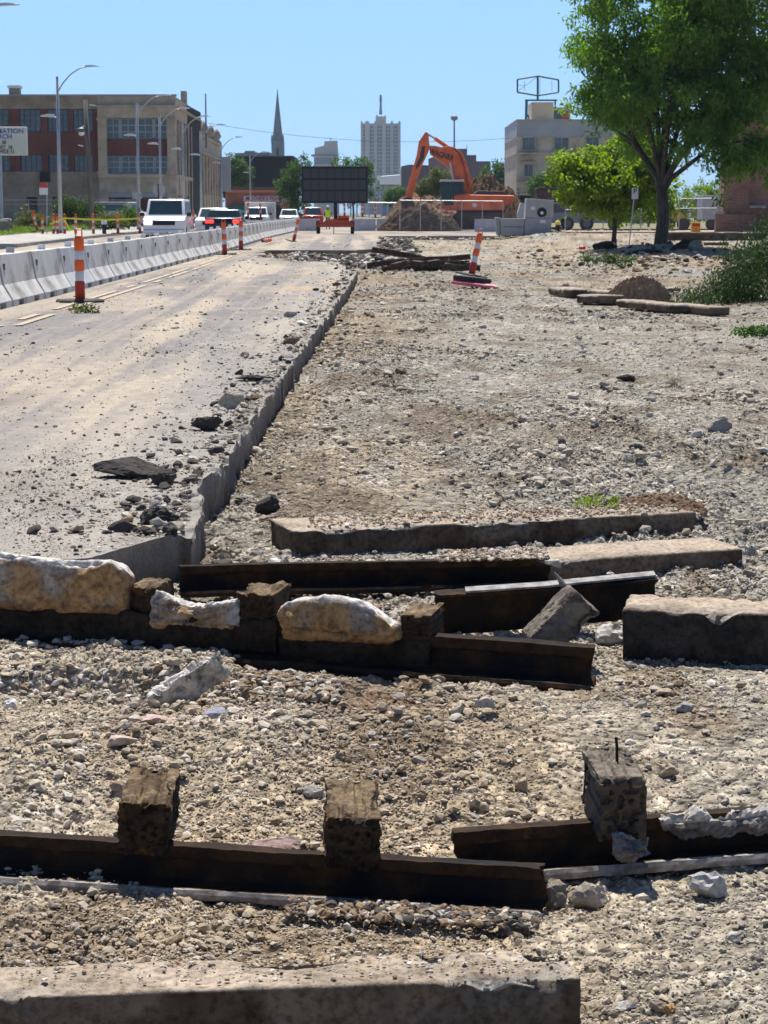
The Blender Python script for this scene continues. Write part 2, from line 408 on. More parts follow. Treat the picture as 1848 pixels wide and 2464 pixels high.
def tracks(X, Y):
    t = 0
    for (y0, sl, w) in ((13.2, .10, .16), (14.4, .10, .16), (19.5, -.22, .22), (21.3, -.22, .22), (27.5, .15, .3), (30.2, .15, .3), (38, -.1, .4), (5.75, -.16, .05)):
        d = (Y-y0-sl*X-.25*(fbm(X*.5, X*0+y0, 66, 2)-.5))/w; t = np.maximum(t, np.exp(-d*d)*ss(.3, .55, fbm(X*.7, Y*.1+y0, 67, 2))*ss(-.6, .4, X))
    return t
def gz(X, Y): return low(X, Y)+relief(X, Y)[0]
def ground_col(X, Y, tone):
    n1 = fbm(X*0.6, Y*0.22, 71, 4); n2 = fbm(X*2.3, Y*1.1, 72, 4); n3 = fbm(X*9, Y*7, 73, 3)
    tan = np.array([0.36, 0.298, 0.218]); grey = np.array([0.34, 0.317, 0.272]); brown = np.array([0.185, 0.142, 0.098]); pale = np.array([0.47, 0.425, 0.36])
    g = np.clip(ss(0.42, 0.6, n1)+0.8*ss(-.3, 1.5, X)*ss(8, 11, Y)*(1-ss(38, 50, Y)), 0, 1)[..., None]
    c = tan*(1-g)+grey*g
    b = ss(0.54, 0.70, n2)[..., None]*0.75; c = c*(1-b)+brown*b
    p = np.clip(ss(0.62, 0.75, 1-n2)*0.8+.4*tracks(X, Y), 0, .8)[..., None]; c = c*(1-p)+pale*p
    rust = (np.exp(-((X+0.10)/0.35)**2-((Y-6.9)/0.45)**2)*ss(0.35, 0.6, n3))[..., None]*0.8
    c = c*(1-rust)+np.array([0.17, 0.095, 0.045])*rust
    mud = (ss(8, 9.5, X)*ss(52, 60, Y)*(1-ss(72, 78, Y))*0.6)[..., None]; c = c*(1-mud)+np.array([0.33, 0.22, 0.13])*mud
    nt_ = (ss(9.5, 7.5, Y)*.9)[..., None]; c = c*(1-nt_)+c*np.array([.96, .915, .85])*nt_
    return c*(0.72+0.6*tone)[..., None]*(0.85+0.3*n3)[..., None]*(1-.16*ss(8.5, 11, Y)*(1-ss(50, 70, Y)))[..., None]
# --- near gravel bed: a grid that is finer close to the photographer
vv = np.concatenate([np.linspace(3300, 2560, 30)[:-1], np.linspace(2560, 560, 980)])
ang = PITCH+np.arctan((vv-IH/2)/FPX); Yr = np.minimum((CAM_H+0.2)/np.tan(ang), 400)
Yr = Yr[Yr < 124]; Yr = np.append(Yr, [120, 126, 134]) if Yr[-1] < 120 else Yr
tx = np.concatenate([np.linspace(-0.7, -0.235, 30)[:-1], np.linspace(-0.235, 0.235, 940), np.linspace(0.235, 0.7, 30)[1:]])
GY = np.repeat(Yr[:, None], len(tx), 1); GX = GY*tx[None, :]
rz, tone = relief(GX, GY); GZ = low(GX, GY)+rz
far = ss(113.0, 114.5, GY); GZ = GZ*(1-far)+(-0.25)*far
GC = ground_col(GX, GY, tone)
nr, nc = GX.shape; ii = np.arange(nr*nc).reshape(nr, nc)
Q = np.stack([ii[:-1, :-1], ii[:-1, 1:], ii[1:, 1:], ii[1:, :-1]], -1).reshape(-1, 4)
qx = GX.ravel()[Q].mean(1); qy = GY.ravel()[Q].mean(1)
under = (qx < edge(qy)-0.3) & (qy > front(qx)+0.4) & ((qy < 58.0) | (qx < -5.0))
under |= (qx < -0.9) & (qy > 77)
Q = Q[~under]
m_ground = mat('gravel_soil', (0.3, 0.26, 0.2), rough=0.95, attr='Col', col2=(0.68, 0.66, 0.63), scale=38, bump=0.006, bscale=95, mixlo=0.42, mixhi=0.62, spec=0.15, rubble=[(13, .034), (30, .017)])
g = np_mesh('ground', np.stack([GX, GY, GZ], -1).reshape(-1, 3), Q, m_ground, attrs={'Col': ('FLOAT_COLOR', 'POINT', np.concatenate([GC.reshape(-1, 3), np.ones((nr*nc, 1))], 1))})
tag(g, kind='structure')
# --- far land, to the horizon
b = MB(); xs = [-6000, -600, -120, -15, 0, 30, 120, 600, 6000]; ys = [-200, 0, 118, 150, 260, 600, 2000, 9000]
for y in ys:
    for x in xs: b.v.append(Vector((x, y, -0.6 if y < 130 and abs(x) < 100 else 0.12)))
for j in range(len(ys)-1):
    for i in range(len(xs)-1): b.f.append([j*9+i, j*9+i+1, (j+1)*9+i+1, (j+1)*9+i]); b.mi.append(0)
o = b.build('terrain', mat('far_land', (0.10, 0.11, 0.05), col2=(0.22, 0.2, 0.15), scale=0.05, rough=1)); tag(o, kind='structure')
# --- roadway slab with its sawn, broken edge
def road_col(X, Y):
    gry = np.array([0.205, 0.19, 0.185]); dust = np.array([0.40, 0.34, 0.265]); pale = np.array([0.32, 0.295, 0.26]); och = np.array([0.45, 0.31, 0.16])
    a = 0.018
    s1 = fbm((X+a*Y)*1.5+.5*fbm(X*2, Y*.4, 80, 3), Y*0.075, 81, 6); s2 = fbm((X+a*Y)*0.5, Y*0.12, 82, 3); s3 = fbm(X*3, Y*1.3, 83, 4); s4 = fbm(X*14, Y*5, 84, 3); s5 = fbm((X+a*Y)*5.0, Y*0.03, 85, 3)
    d = np.clip(ss(0.44, 0.60, 0.55*s1+0.45*s2)*0.85+ss(0.52, 0.66, s5)*0.40+ss(0.55, 0.72, s3)*0.25, 0, 1)
    d = d*(1-.35*ss(-3.2, -4.6, X)*ss(46, 30, Y))
    near = ss(-2.6, -1.2, X)*(1-ss(60, 75, Y))
    d = np.clip(d+0.15*near, 0, 1)[..., None]
    c = gry*(1-d)+dust*d
    p = np.clip(near*(0.35+ss(0.45, 0.6, s3)*0.4)+ss(16, 9, Y)*0.45, 0, 0.8)[..., None]; c = c*(1-p)+pale*p
    o_ = (ss(0.60, 0.72, s3)*np.exp(-((Y-42)/7)**2)*ss(-3.2, -2.2, X)*0.8)[..., None]; c = c*(1-o_)+och*o_
    dk = (ss(0.60, 0.75, fbm(X*2+5, Y*0.5, 86, 4))*0.45)[..., None]; c = c*(1-dk)+c*0.6*dk
    s6 = fbm(X*45, Y*16, 88, 2); return c*(0.74+0.36*s4+.32*(s6-.25))[..., None]
RV, RF, RC = [], [], []
def patch(ys, xl, xr, ncol, sides, shear=None, thick=0.5):
    base = sum(len(v) for v in RV)
    t = np.linspace(0, 1, ncol)**1.6
    Y = np.repeat(np.asarray(ys)[:, None], ncol, 1); XR = xr(Y); XL = xl(Y); X = XR+(XL-XR)*t[None, :]
    if shear is not None: Y = Y+(shear(X)-ys[0])*(1-ss(ys[0], ys[0]+4, Y))
    rgh = np.clip(ss(0.35, 0.0, np.abs(X-XR)), 0, 1)
    Z = pav(X, Y)+0.004*(fbm(X*12, Y*9, 91, 4)-0.5)*2+0.03*(fbm(X*1.0, Y*0.25, 92, 3)-0.5)*ss(5, 10, np.abs(Y))*0.4-0.035*rgh*ss(0.48, 0.66, fbm(X*5, Y*4, 93, 4))
    V = np.stack([X, Y, Z], -1); C = road_col(X, Y); n = len(ys); id_ = np.arange(n*ncol).reshape(n, ncol)+base
    RV.append(V.reshape(-1, 3)); RC.append(C.reshape(-1, 3))
    RF.append(np.stack([id_[:-1, :-1], id_[1:, :-1], id_[1:, 1:], id_[:-1, 1:]], -1).reshape(-1, 4))
    def skirt(line, flip):
        k = len(line); lv = V.reshape(-1, 3)[line-base]; st = [0.0, 0.02, 0.05, 0.09, 0.13, 0.18, 0.24, thick]; b0 = sum(len(v) for v in RV); P, K = [], []
        for j, d in enumerate(st):
            q = lv.copy(); q[:, 2] -= d
            w = 0.055*(fbm(q[:, 1]*5+q[:, 0]*3, q[:, 2]*9, 95, 4)-0.5)*(1 if j else 0)+0.012*(_h(np.floor(q[:, 1]*4+q[:, 0]*4), np.floor(q[:, 2]*0), 96)-0.5)*(1 if j else 0)
            if flip == 'x': q[:, 0] += w
            else: q[:, 1] += w
            P.append(q)
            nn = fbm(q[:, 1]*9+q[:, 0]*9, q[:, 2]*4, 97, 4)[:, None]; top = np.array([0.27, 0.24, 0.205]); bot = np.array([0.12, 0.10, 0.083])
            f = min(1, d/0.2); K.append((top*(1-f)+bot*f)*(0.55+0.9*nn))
        RV.append(np.concatenate(P)); RC.append(np.concatenate(K)); I = np.arange(len(st)*k).reshape(len(st), k)+b0
        RF.append(np.stack([I[:-1, :-1], I[:-1, 1:], I[1:, 1:], I[1:, :-1]], -1).reshape(-1, 4))
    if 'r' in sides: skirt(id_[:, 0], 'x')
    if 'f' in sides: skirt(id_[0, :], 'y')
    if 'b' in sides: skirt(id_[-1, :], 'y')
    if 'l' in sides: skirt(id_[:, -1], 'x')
va = np.linspace(1340, 620, 560); YA = CAM_H/np.tan(PITCH+np.arctan((va-IH/2)/FPX)); YA = np.unique(np.concatenate([[8.75], YA[(YA > 8.8) & (YA < 59)], np.arange(9, 40, 0.09), [59.0]]))
patch(YA, lambda Y: -14.3-0.018*(Y-76)+0*Y, edge, 330, 'rfl', shear=front)
patch(np.arange(58.98, 76.01, 0.25), lambda Y: -14.3-0.018*(Y-76), lambda Y: np.interp(Y, [59, 60, 63, 68, 76], [-1.4, -2.0, -3.6, -4.3, -4.4])+1.0*(fbm(Y*1.2, Y*0, 98, 3)-0.5), 130, 'rl')
patch(np.concatenate([[75.6], np.arange(76, 114.1, 0.6)]), lambda Y: -14.3-0.018*(Y-76), lambda Y: -0.25+0.7*(fbm(Y*0.8, Y*0, 99, 4)-0.5)-0.9*ss(78, 75.6, Y), 130, 'rfl')
patch(np.arange(113.6, 152, 1.0), lambda Y: -14.3-0.018*(Y-76), lambda Y: 75+0*Y, 160, 'f')
patch(np.arange(152.0, 420, 4.0), lambda Y: -16-0.018*(Y-76), lambda Y: 14-0.018*(Y-76), 30, '')
m_road = mat('road_concrete', (0.3, 0.28, 0.26), rough=0.9, attr='Col', col2=(0.72, 0.70, 0.68), scale=55, bump=0.003, bscale=160, mixlo=0.45, mixhi=0.62, spec=0.25)
RVc = np.concatenate(RV); RCc = np.concatenate(RC)
rd = np_mesh('roadway', RVc, np.concatenate(RF), m_road, attrs={'Col': ('FLOAT_COLOR', 'POINT', np.concatenate([RCc, np.ones((len(RCc), 1))], 1))})
tag(rd, kind='structure')
# yellow centre lines, worn (thin sheets a few mm above the concrete)
m_yel = mat('worn_yellow_paint', (0.55, 0.40, 0.17), col2=(0.36, 0.31, 0.26), scale=5, mixlo=0.38, mixhi=0.52, rough=0.85)
lb = MB()
for (x0, y0, y1, w) in [(-5.05, 22, 112, .11), (-4.83, 22, 112, .11)]:
    ys = np.arange(y0, y1, 1.5)
    for k in range(len(ys)-1):
        if _h(np.array([k]), np.array([int(x0*100)]), 4)[0] < 0.25: continue
        ya, yb = ys[k], ys[k+1]; xa, xb = x0-0.004*(ya-30), x0-0.004*(yb-30)
        lb.add([(xa, ya, float(pav(xa, ya))+0.012), (xa+w, ya, float(pav(xa, ya))+0.012), (xb+w, yb, float(pav(xb, yb))+0.012), (xb, yb, float(pav(xb, yb))+0.012)], [(0, 1, 2, 3)])
for (u0, v0, u1, v1) in []:
    for off in (0,):
        a, c = gp(u0, v0, 0.010), gp(u1, v1, 0.010)
        lb.add([a+Vector((off, 0, 0)), a+Vector((off+.1, 0, 0)), c+Vector((off+.1, 0, 0)), c+Vector((off, 0, 0))], [(0, 1, 2, 3)])
o = lb.build('road_marking', m_yel); tag(o, kind='structure')
# --- left pavement, kerb and verge
kx = lambda Y: -14.2-0.018*(Y-76)
sb = MB()
for (y0, y1) in [(30, 74), (80, 330)]:
    n = 8
    for k in range(n):
        a = y0+(y1-y0)*k/n; c = y0+(y1-y0)*(k+1)/n; za = float(pav(0, a)); zc = float(pav(0, c))
        for (xo, xi, z) in ((-0.16, 0.0, 0.14), (-4.6, -0.17, 0.15)):
            sb.add([(kx(a)+xo, a, za+z), (kx(a)+xi, a, za+z), (kx(c)+xi, c, zc+z), (kx(c)+xo, c, zc+z), (kx(a)+xo, a, za-.1), (kx(a)+xi, a, za-.1), (kx(c)+xi, c, zc-.1), (kx(c)+xo, c, zc-.1)],
                   [(0, 1, 2, 3), (1, 5, 6, 2), (0, 4, 5, 1), (3, 2, 6, 7), (0, 3, 7, 4)])
o = sb.build('sidewalk', mat('sidewalk_concrete', (0.42, 0.40, 0.36), col2=(0.30, 0.28, 0.25), scale=1.3, rough=0.9, bump=0.004, bscale=20)); tag(o, kind='structure')
vb = MB(); vb.add([(-90, 30, 0.30), (-18.6, 30, 0.30), (-23, 330, 0.42), (-90, 330, 0.42)], [(0, 1, 2, 3)])
vb.add([(14, 152, .3), (90, 152, .3), (90, 420, .4), (10, 420, .4)], [(0, 1, 2, 3)])
o = vb.build('verge', mat('verge_soil', (0.17, 0.17, 0.07), col2=(0.24, 0.2, 0.13), scale=0.8, rough=1)); tag(o, kind='structure')
sr = MB()   # pale walk on the right, in front of the brick pier
sr.span(9.5, 60, 107, 113.4, 0.1, 0.50); sr.span(17.5, 60, 99.5, 106.9, 0.1, 0.62)
o = sr.build('sidewalk', mat('tan_walk', (0.46, 0.36, 0.27), col2=(0.38, 0.32, 0.26), scale=1.5, rough=.9)); tag(o, kind='structure')
# ================================================================== loose gravel (uncountable)
m_rock = mat('stone', (0.4, 0.36, 0.3), rough=0.92, attr='Col', col2=(0.70, 0.66, 0.60), scale=60, bump=0.002, bscale=180, mixlo=0.45, mixhi=0.65, spec=0.2)
PAL = np.array([[.47, .40, .31], [.38, .31, .225], [.55, .50, .42], [.51, .48, .43], [.68, .65, .59], [.25, .18, .12], [.31, .29, .26], [.08, .075, .07]])
def pick(n, w, rg):
    w = np.asarray(w, float); return PAL[rg.choice(8, n, p=w/w.sum())]*(0.8+0.4*rg.random((n, 1)))
def pix_scatter(n, u0, u1, v0, v1, rg):
    u = rg.uniform(u0, u1, n); v = rg.uniform(v0, v1, n)
    a = PITCH+np.arctan((v-IH/2)/FPX); Y = (CAM_H+0.2)/np.tan(a); X = Y*(u-IW/2)/FPX/ (np.cos(PITCH)+(IH/2-v)/FPX*np.sin(PITCH))
    return X, Y
rg = np.random.default_rng(5)
X, Y = pix_scatter(230000, -420, 2270, 574, 2560, rg)
px = 2.5+2.3*rg.pareto(2.5, len(X)); px = np.minimum(px, 17)*(1-0.25*ss(12, 60, Y)); px *= 0.75+0.5*roughness(X, Y)*0.7
S = px*Y/FPX
S = np.minimum(S, 0.055+0.02*ss(10, 30, Y)); S = np.maximum(S, 0.0045)
keep = ~((X < edge(Y)+0.02) & (Y > front(X)) & ((Y < 58.5) | (X < -4.4))) & ~((X < -0.2) & (Y > 75.5)) & (Y < 113)
keep &= rg.random(len(X)) < np.clip(.10+2.6*(fbm(X*1.3, Y*0.6, 44, 4)-.36)*(.5+.6*roughness(X, Y)), .20*ss(9, 6, Y)+.06, 1)*(1-.8*tracks(X, Y))
X, Y, S = X[keep], Y[keep], S[keep]; Z = gz(X, Y)+S*0.36
Cc = pick(len(X), [28, 18, 18, 16, 9, 7, 4, 2], rg)
gcol = ground_col(X, Y, np.full(X.shape, 0.55)); Cc = 0.55*Cc+0.45*gcol*1.15
o = scatter_mesh('gravel', np.stack([X, Y, Z], -1), S, Cc, m_rock, seed=3); tag(o, kind='stuff')
rg = np.random.default_rng(15)
X, Y = pix_scatter(120000, -100, 2000, 640, 1420, rg)
S = np.minimum(1.5+1.1*rg.pareto(2.8, len(X)), 7)*Y/FPX*(.7+.5*roughness(X, Y)*.7)
keep = ~((X < edge(Y)+0.02) & (Y > front(X)) & ((Y < 58.5) | (X < -4.4))) & (rg.random(len(X)) < np.clip(.30+2.4*(fbm(X*1.1, Y*.5, 144, 4)-.36)*(.5+.6*roughness(X, Y)), .22, 1)*(1-.8*tracks(X, Y)))
X, Y, S = X[keep], Y[keep], S[keep]; Cc = pick(len(X), [22, 20, 14, 20, 8, 9, 8, 4], rg)
o = scatter_mesh('gravel', np.stack([X, Y, gz(X, Y)+S*.35], -1), S, Cc, m_rock, seed=13, jag=.4); tag(o, kind='stuff')
X, Y = pix_scatter(45000, 2100, 3600, 700, 2600, rg); X = np.where(rg.random(len(X)) < .8, X, -X); k = ~((X < 0) & (Y > 8)); X, Y = X[k], Y[k]
S = np.clip((2.5+2.*rg.pareto(2.6, len(X)))*Y/FPX, .005, .05); o = scatter_mesh('gravel', np.stack([X, Y, gz(X, Y)+S*.35], -1), S, pick(len(X), [22, 20, 14, 20, 8, 9, 8, 4], rg), m_rock, seed=21); tag(o, kind='stuff')
# stones rolled down the short undercut bank
n = 900; X = rg.uniform(-1.6, -.5, n); yl = 7.02+0.10*(fbm(X*6, X*0, 31, 4)-0.5); t_ = rg.random(n); Y = yl-.06+.14*t_
S = .006+.022*rg.random(n)**2.5; o = scatter_mesh('gravel', np.stack([X, Y, low(X, Y)+S*.3], -1), S, pick(n, [22, 20, 14, 20, 8, 12, 8, 6], rg), m_rock, seed=14); tag(o, kind='stuff')
# dust and crumbs on the slab
rg = np.random.default_rng(6)
u = rg.uniform(-200, 960, 52000); v = 585+(1345-585)*rg.random(52000)**0.8
a = PITCH+np.arctan((v-IH/2)/FPX); Y = CAM_H/np.tan(a); X = Y*(u-IW/2)/FPX
de = edge(Y)-X; onp = (de > 0.02) & (Y > front(X)+0.03) & (Y < 110) & (X > -5.6) & ~((Y > 58.5) & (Y < 77) & (X > np.interp(Y, [59, 60, 63, 68, 76], [-1.9, -2.5, -4.0, -4.8, -4.9])))
pr = np.clip(0.09+0.9*np.exp(-de/0.35)+0.45*ss(0.58, 0.72, fbm(X*2.2, Y*0.5, 46, 3)), 0, 1); onp &= rg.random(len(X)) < pr
X, Y, de = X[onp], Y[onp], de[onp]
S = np.minimum((1.5+1.6*rg.pareto(2.4, len(X))), 9)*Y/FPX*(0.8+0.6*np.exp(-de/0.4)); S = np.minimum(S, 0.05)
Cc = pick(len(X), [12, 12, 8, 12, 4, 14, 16, 26], rg)
o = scatter_mesh('gravel', np.stack([X, Y, pav(X, Y)+0.25*S], -1), S, Cc, m_rock, seed=4); tag(o, kind='stuff')
rg = np.random.default_rng(17); n = 700; Y = 9.2+48*rg.random(n)**2.2; side = rg.random(n) < .55; ed = edge(Y); X = np.where(side, ed-.04-np.abs(rg.normal(size=n))*.22, ed+.08+np.abs(rg.normal(size=n))*.22)
S = (.012+.05*rg.random(n)**3)*(1+.4*ss(15, 40, Y)); k = rg.random(n) < .45; Cc = np.where(k[:, None], np.array([[.07, .063, .057]]), pick(n, [14, 12, 14, 16, 10, 10, 14, 10], rg))
o = scatter_mesh('rubble', np.stack([X, Y, np.where(side, pav(X, Y), low(X, Y))+.35*S], -1), S, Cc, m_rock, base=ICO2, seed=18, jag=.5, cuts=6); tag(o, kind='stuff')
rg = np.random.default_rng(19); n = 1100; X = 9.6+rg.normal(size=n)*2.6; Y = 67+rg.normal(size=n)*8; k = (Y > 52) & (Y < 86) & (X > 4.5); X, Y = X[k], Y[k]; n = len(X); S = .03+.16*rg.random(n)**4
k = rg.random(n); Cc = np.where(k[:, None] < .3, np.array([[.05, .042, .035]]), np.where(k[:, None] < .6, np.array([[.24, .16, .095]]), pick(n, [14, 12, 14, 16, 10, 14, 14, 6], rg)))
o = scatter_mesh('rubble', np.stack([X, Y, low(X, Y)+.3*S], -1), S, Cc, m_rock, base=ICO1, seed=20); tag(o, kind='stuff')
# rubble in the cross trench and along the far broken edge
rg = np.random.default_rng(8)
X = np.concatenate([rg.uniform(-4.6, 0.6, 3000), rg.uniform(-1.0, 16, 1500), rg.uniform(-0.4, 1.4, 900)]); Y = np.concatenate([rg.uniform(59, 76, 3000), rg.normal(112.2, 0.8, 1500), rg.uniform(76, 112, 900)])
S = 0.04+0.13*rg.random(len(X))**3; Y = np.minimum(Y, 113.4)
dark = rg.random(len(X)) < 0.5
Cc = np.where(dark[:, None], np.array([[.07, .065, .06]]), pick(len(X), [10, 10, 8, 20, 12, 8, 20, 10], rg))
o = scatter_mesh('rubble', np.stack([X, Y, np.where((X < edge(Y)-.02) & (Y < 58.6), -9, low(X, Y))+0.3*S+0.10*ss(0.5, .7, fbm(X, Y*.6, 12, 2))], -1), S, Cc, m_rock, base=ICO1, seed=9); tag(o, kind='stuff')
# ================================================================== BUILDINGS
def plate(parent, name, m, uv, Y, th, bevel=0.0):
    b = MB(); b.prism([at(u, v, Y) for u, v in uv], (0, th, 0)); return b.build(name, m, parent, world=True, bevel=bevel)
def rect(u0, u1, v0, v1): return [(u0, v0), (u1, v0), (u1, v1), (u0, v1)]
def wbox(b, M, x0, x1, y0, y1, z0, z1):
    b.add([M @ Vector(p) for p in [(x0, y0, z0), (x1, y0, z0), (x1, y1, z0), (x0, y1, z0), (x0, y0, z1), (x1, y0, z1), (x1, y1, z1), (x0, y1, z1)]], [(3, 2, 1, 0), (4, 5, 6, 7), (0, 1, 5, 4), (1, 2, 6, 5), (2, 3, 7, 6), (3, 0, 4, 7)])
m_tanb = brick_mat('tan_brick', (.36, .285, .205), (.29, .225, .16), (.32, .27, .21), bw=.4, bh=.12)
m_redb = brick_mat('dark_red_brick', (.19, .060, .045), (.135, .042, .034), (.17, .09, .075), bw=.3, bh=.1)
m_terra = mat('pale_terracotta', (.48, .395, .295), col2=(.33, .265, .195), scale=.9, rough=.85, bump=.006, bscale=6, mixlo=.42, mixhi=.66)
m_win = mat('old_window_glass', (.030, .042, .050), col2=(.075, .09, .10), scale=.9, rough=.15, spec=.8, mixlo=.5, mixhi=.62); m_frm = mat('steel_window_frame', (.33, .36, .37), rough=.6); m_soot_dark = mat('soot_and_dark_opening', (.02, .018, .017), rough=1); m_roofd = mat('dark_roofing', (.10, .09, .085), rough=.95)  # soot black: real soot on burnt parts, painted darkness in openings and interiors
YL = 200.0; P0 = at(424, 545, YL); sc = YL/FPX
bl = thing('brick_building', 'large two storey red and tan brick building with a pilastered corner on the left', 'building', (P0.x-10, YL, .3))
zt = lambda v, Y=YL: at(0, v, Y).z
xu = lambda u, Y=YL: at(u, 400, Y).x
b = MB(); b.span(xu(-260), xu(424)-.35, YL+.6, YL+31.5, .2, zt(232)); b.build('core', m_soot_dark, bl, world=True)
b = MB(); b.span(xu(-260), xu(424)-.6, YL+.61, YL+31, zt(232)+.01, zt(232)+.1); b.build('roof', m_roofd, bl, world=True)
ML = Matrix.Translation((0, YL, 0))
WU = [(-90, -52), (-36, 24), (49, 101), (117, 166), (178, 226)]
b = MB(); b.span(xu(-260), xu(238), YL, YL+.6, zt(262), zt(228)); b.span(xu(-260), xu(238), YL, YL+.6, .2, zt(413)); b.build('brick_band', m_tanb, bl, world=True)
b = MB(); b.span(xu(-262), xu(424)+.1, YL-.12, YL+.7, zt(231)+.02, zt(227.5)+.02); b.build('parapet_coping', m_cap if 'stone_cap' in MATS else mat('stone_cap', (.40, .385, .36), col2=(.30, .29, .27), scale=3, rough=.9), bl, world=True)
b = MB(); b.span(xu(-260), xu(238), YL, YL+.45, zt(372), zt(318)); prev = -260
for (a, c) in WU+[(238, 238)]: b.span(xu(prev), xu(a), YL+.002, YL+.45, zt(412.9), zt(372)); b.span(xu(prev), xu(a), YL+.002, YL+.45, zt(318), zt(262.1)); prev = c
b.build('red_brick_wall', m_redb, bl, world=True)
def window(u0, u1, v0, v1, nx, ny, Y, parent, frame_m=None, thick=.035, name='window'):
    g = MB(); g.span(xu(u0, Y), xu(u1, Y), Y, Y+.06, zt(v1, Y), zt(v0, Y)); w = g.build(name, m_win, parent, world=True)
    f = MB(); X0, X1, Z0, Z1 = xu(u0, Y), xu(u1, Y), zt(v1, Y), zt(v0, Y)
    for i in range(nx+1): x = X0+(X1-X0)*i/nx; t_ = thick*(1.8 if i in (0, nx) else 1); f.span(x-t_, x+t_, Y-.07, Y-.002, Z0, Z1)
    for j in range(ny+1): z = Z0+(Z1-Z0)*j/ny; f.span(X0+.03, X1-.03, Y-.065, Y-.003, z-thick, z+thick)
    f.build('frame', frame_m or m_frm, w, world=True); return w
m_dkf = mat('dark_window_frame', (.07, .08, .085), rough=.6)
for (a, c) in WU: window(a, c, 264, 317, 4, 4, YL+.36, bl, m_dkf); window(a, c, 373, 412, 4, 3, YL+.36, bl, m_dkf)
b = MB(); b.span(xu(97), xu(120), YL-.5, YL, zt(438), zt(414)); b.build('burnt_vent_box', m_soot_dark, bl, world=True)
b = MB(); b.span(xu(25), xu(49), YL+.2, YL+1.4, zt(228), zt(212)); ch = b.build('chimney', m_tanb, bl, world=True); b = MB(); b.span(xu(22), xu(52), YL+.1, YL+1.5, zt(211.5), zt(205)); b.build('cap', m_sgn if 'sign_white' in MATS else mat('sign_white', (.72, .72, .72), rough=.5), ch, world=True)
for u in (62, 125): b = MB(); b.span(xu(u), xu(u+26), YL-.04, YL+.1, .4, zt(474)); b.build('basement_window', m_soot_dark, bl, world=True)
# pilastered corner pavilion
b = MB(); b.span(xu(238), xu(424), YL-.35, YL+.6, zt(284), zt(258)); b.build('entablature', m_terra, bl, world=True)
for nm_, a_ in (('cornice', (xu(236), xu(424)+.15, YL-.65, YL+.6, zt(257.9), zt(254))), ('sill_band', (xu(238), xu(424), YL-.45, YL+.6, zt(428), zt(419))), ('base_wall', (xu(238), xu(424), YL-.2, YL+.6, zt(464), zt(428.1))), ('attic_wall', (xu(238), xu(424), YL, YL+.6, zt(253.9), zt(231)))):
    b = MB(); b.span(*a_); b.build(nm_, m_terra, bl, world=True)
for (a, c) in ((238, 259), (404, 424)):
    b = MB(); b.span(xu(a), xu(c), YL-.40, YL+.5, zt(418.9), zt(284.1)); b.span(xu(a)-.1, xu(c)+.1, YL-.5, YL+.5, zt(289), zt(284.2)); b.span(xu(a)-.1, xu(c)+.1, YL-.5, YL+.5, zt(418.8), zt(412)); b.span(xu(a)-.05, xu(c)+.05, YL-.3, YL+.5, .2, zt(464.1)); b.build('pilaster', m_terra, bl, world=True)
b = MB(); b.span(xu(259.1), xu(403.9), YL+.05, YL+.5, zt(374), zt(334)); b.span(xu(259.1), xu(403.9), YL-.02, YL+.5, .2, zt(466)); b.build('red_brick_panel', m_redb, bl, world=True)
b = MB(); b.span(xu(259.1), xu(403.9), YL-.1, YL+.5, zt(475), zt(464.2)); b.build('lintel', m_frm, bl, world=True)
b = MB(); b.span(xu(274), xu(302), YL-.06, YL+.2, zt(491), zt(473)); b.build('burnt_opening', m_soot_dark, bl, world=True)
for (a, c) in ((260, 289), (293, 328), (332, 370), (374, 403)): window(a, c, 286, 333, 2, 3, YL+.35, bl); window(a, c, 376, 417, 2, 3, YL+.35, bl)
# side wall along the street

Ms = Matrix.Translation((P0.x, YL, 0)) @ Matrix(((-0.0171, 1.0, 0, 0), (1.0, 0.0171, 0, 0), (0, 0, 1, 0), (0, 0, 0, 1)))     # local x = along the street, y = out towards the street
H1 = zt(231); z1, z2, z3, z4, z5, z6 = zt(284), zt(254), zt(334), zt(374), zt(419), zt(428)
b = MB(); wbox(b, Ms, 0.62, 32, -.6, 0, z1, H1); wbox(b, Ms, .1, 32.2, -.6, .35, z2-.15, z2+.02); wbox(b, Ms, .62, 32, -.6, .1, z6-.0, z5); wbox(b, Ms, .62, 32, -.6, 0, z6-1.6, z6-.01); b.build('side_entablature', m_terra, bl, world=True)
b = MB(); wbox(b, Ms, .62, 32, -.6, -.1, z4, z3); wbox(b, Ms, .62, 32, -.6, -.1, .2, z6-1.61); b.build('side_brick', m_redb, bl, world=True)
nb_ = 8
for i in range(nb_+1):
    x = .62+i*31.2/nb_; b = MB(); wbox(b, Ms, x-.35 if i else x, x+.35, -.5, .12, .2, z1-.01); b.build('side_pilaster', m_terra, bl, world=True)
for i in range(nb_):
    x = .62+i*31.2/nb_
    for (za, zb) in ((z3, z1), (z5, z4)):
        b = MB(); wbox(b, Ms, x+.36, x+31.2/nb_-.36, -.5, -.3, za+.01, zb-.02); w = b.build('window', m_win, bl, world=True); f = MB()
        for q in (.33, .66): xx = x+.36+(31.2/nb_-.72)*q; wbox(f, Ms, xx-.05, xx+.05, -.3, -.24, za+.01, zb-.02)
        f.build('frame', m_frm, w, world=True)
b = MB(); wbox(b, Ms, 14, 16, -.52, 0, H1, H1+1.3); wbox(b, Ms, 22, 32, -.6, 0.05, H1, H1+.9) if False else None; b.build('roof_chimney', m_terra, bl, world=True)
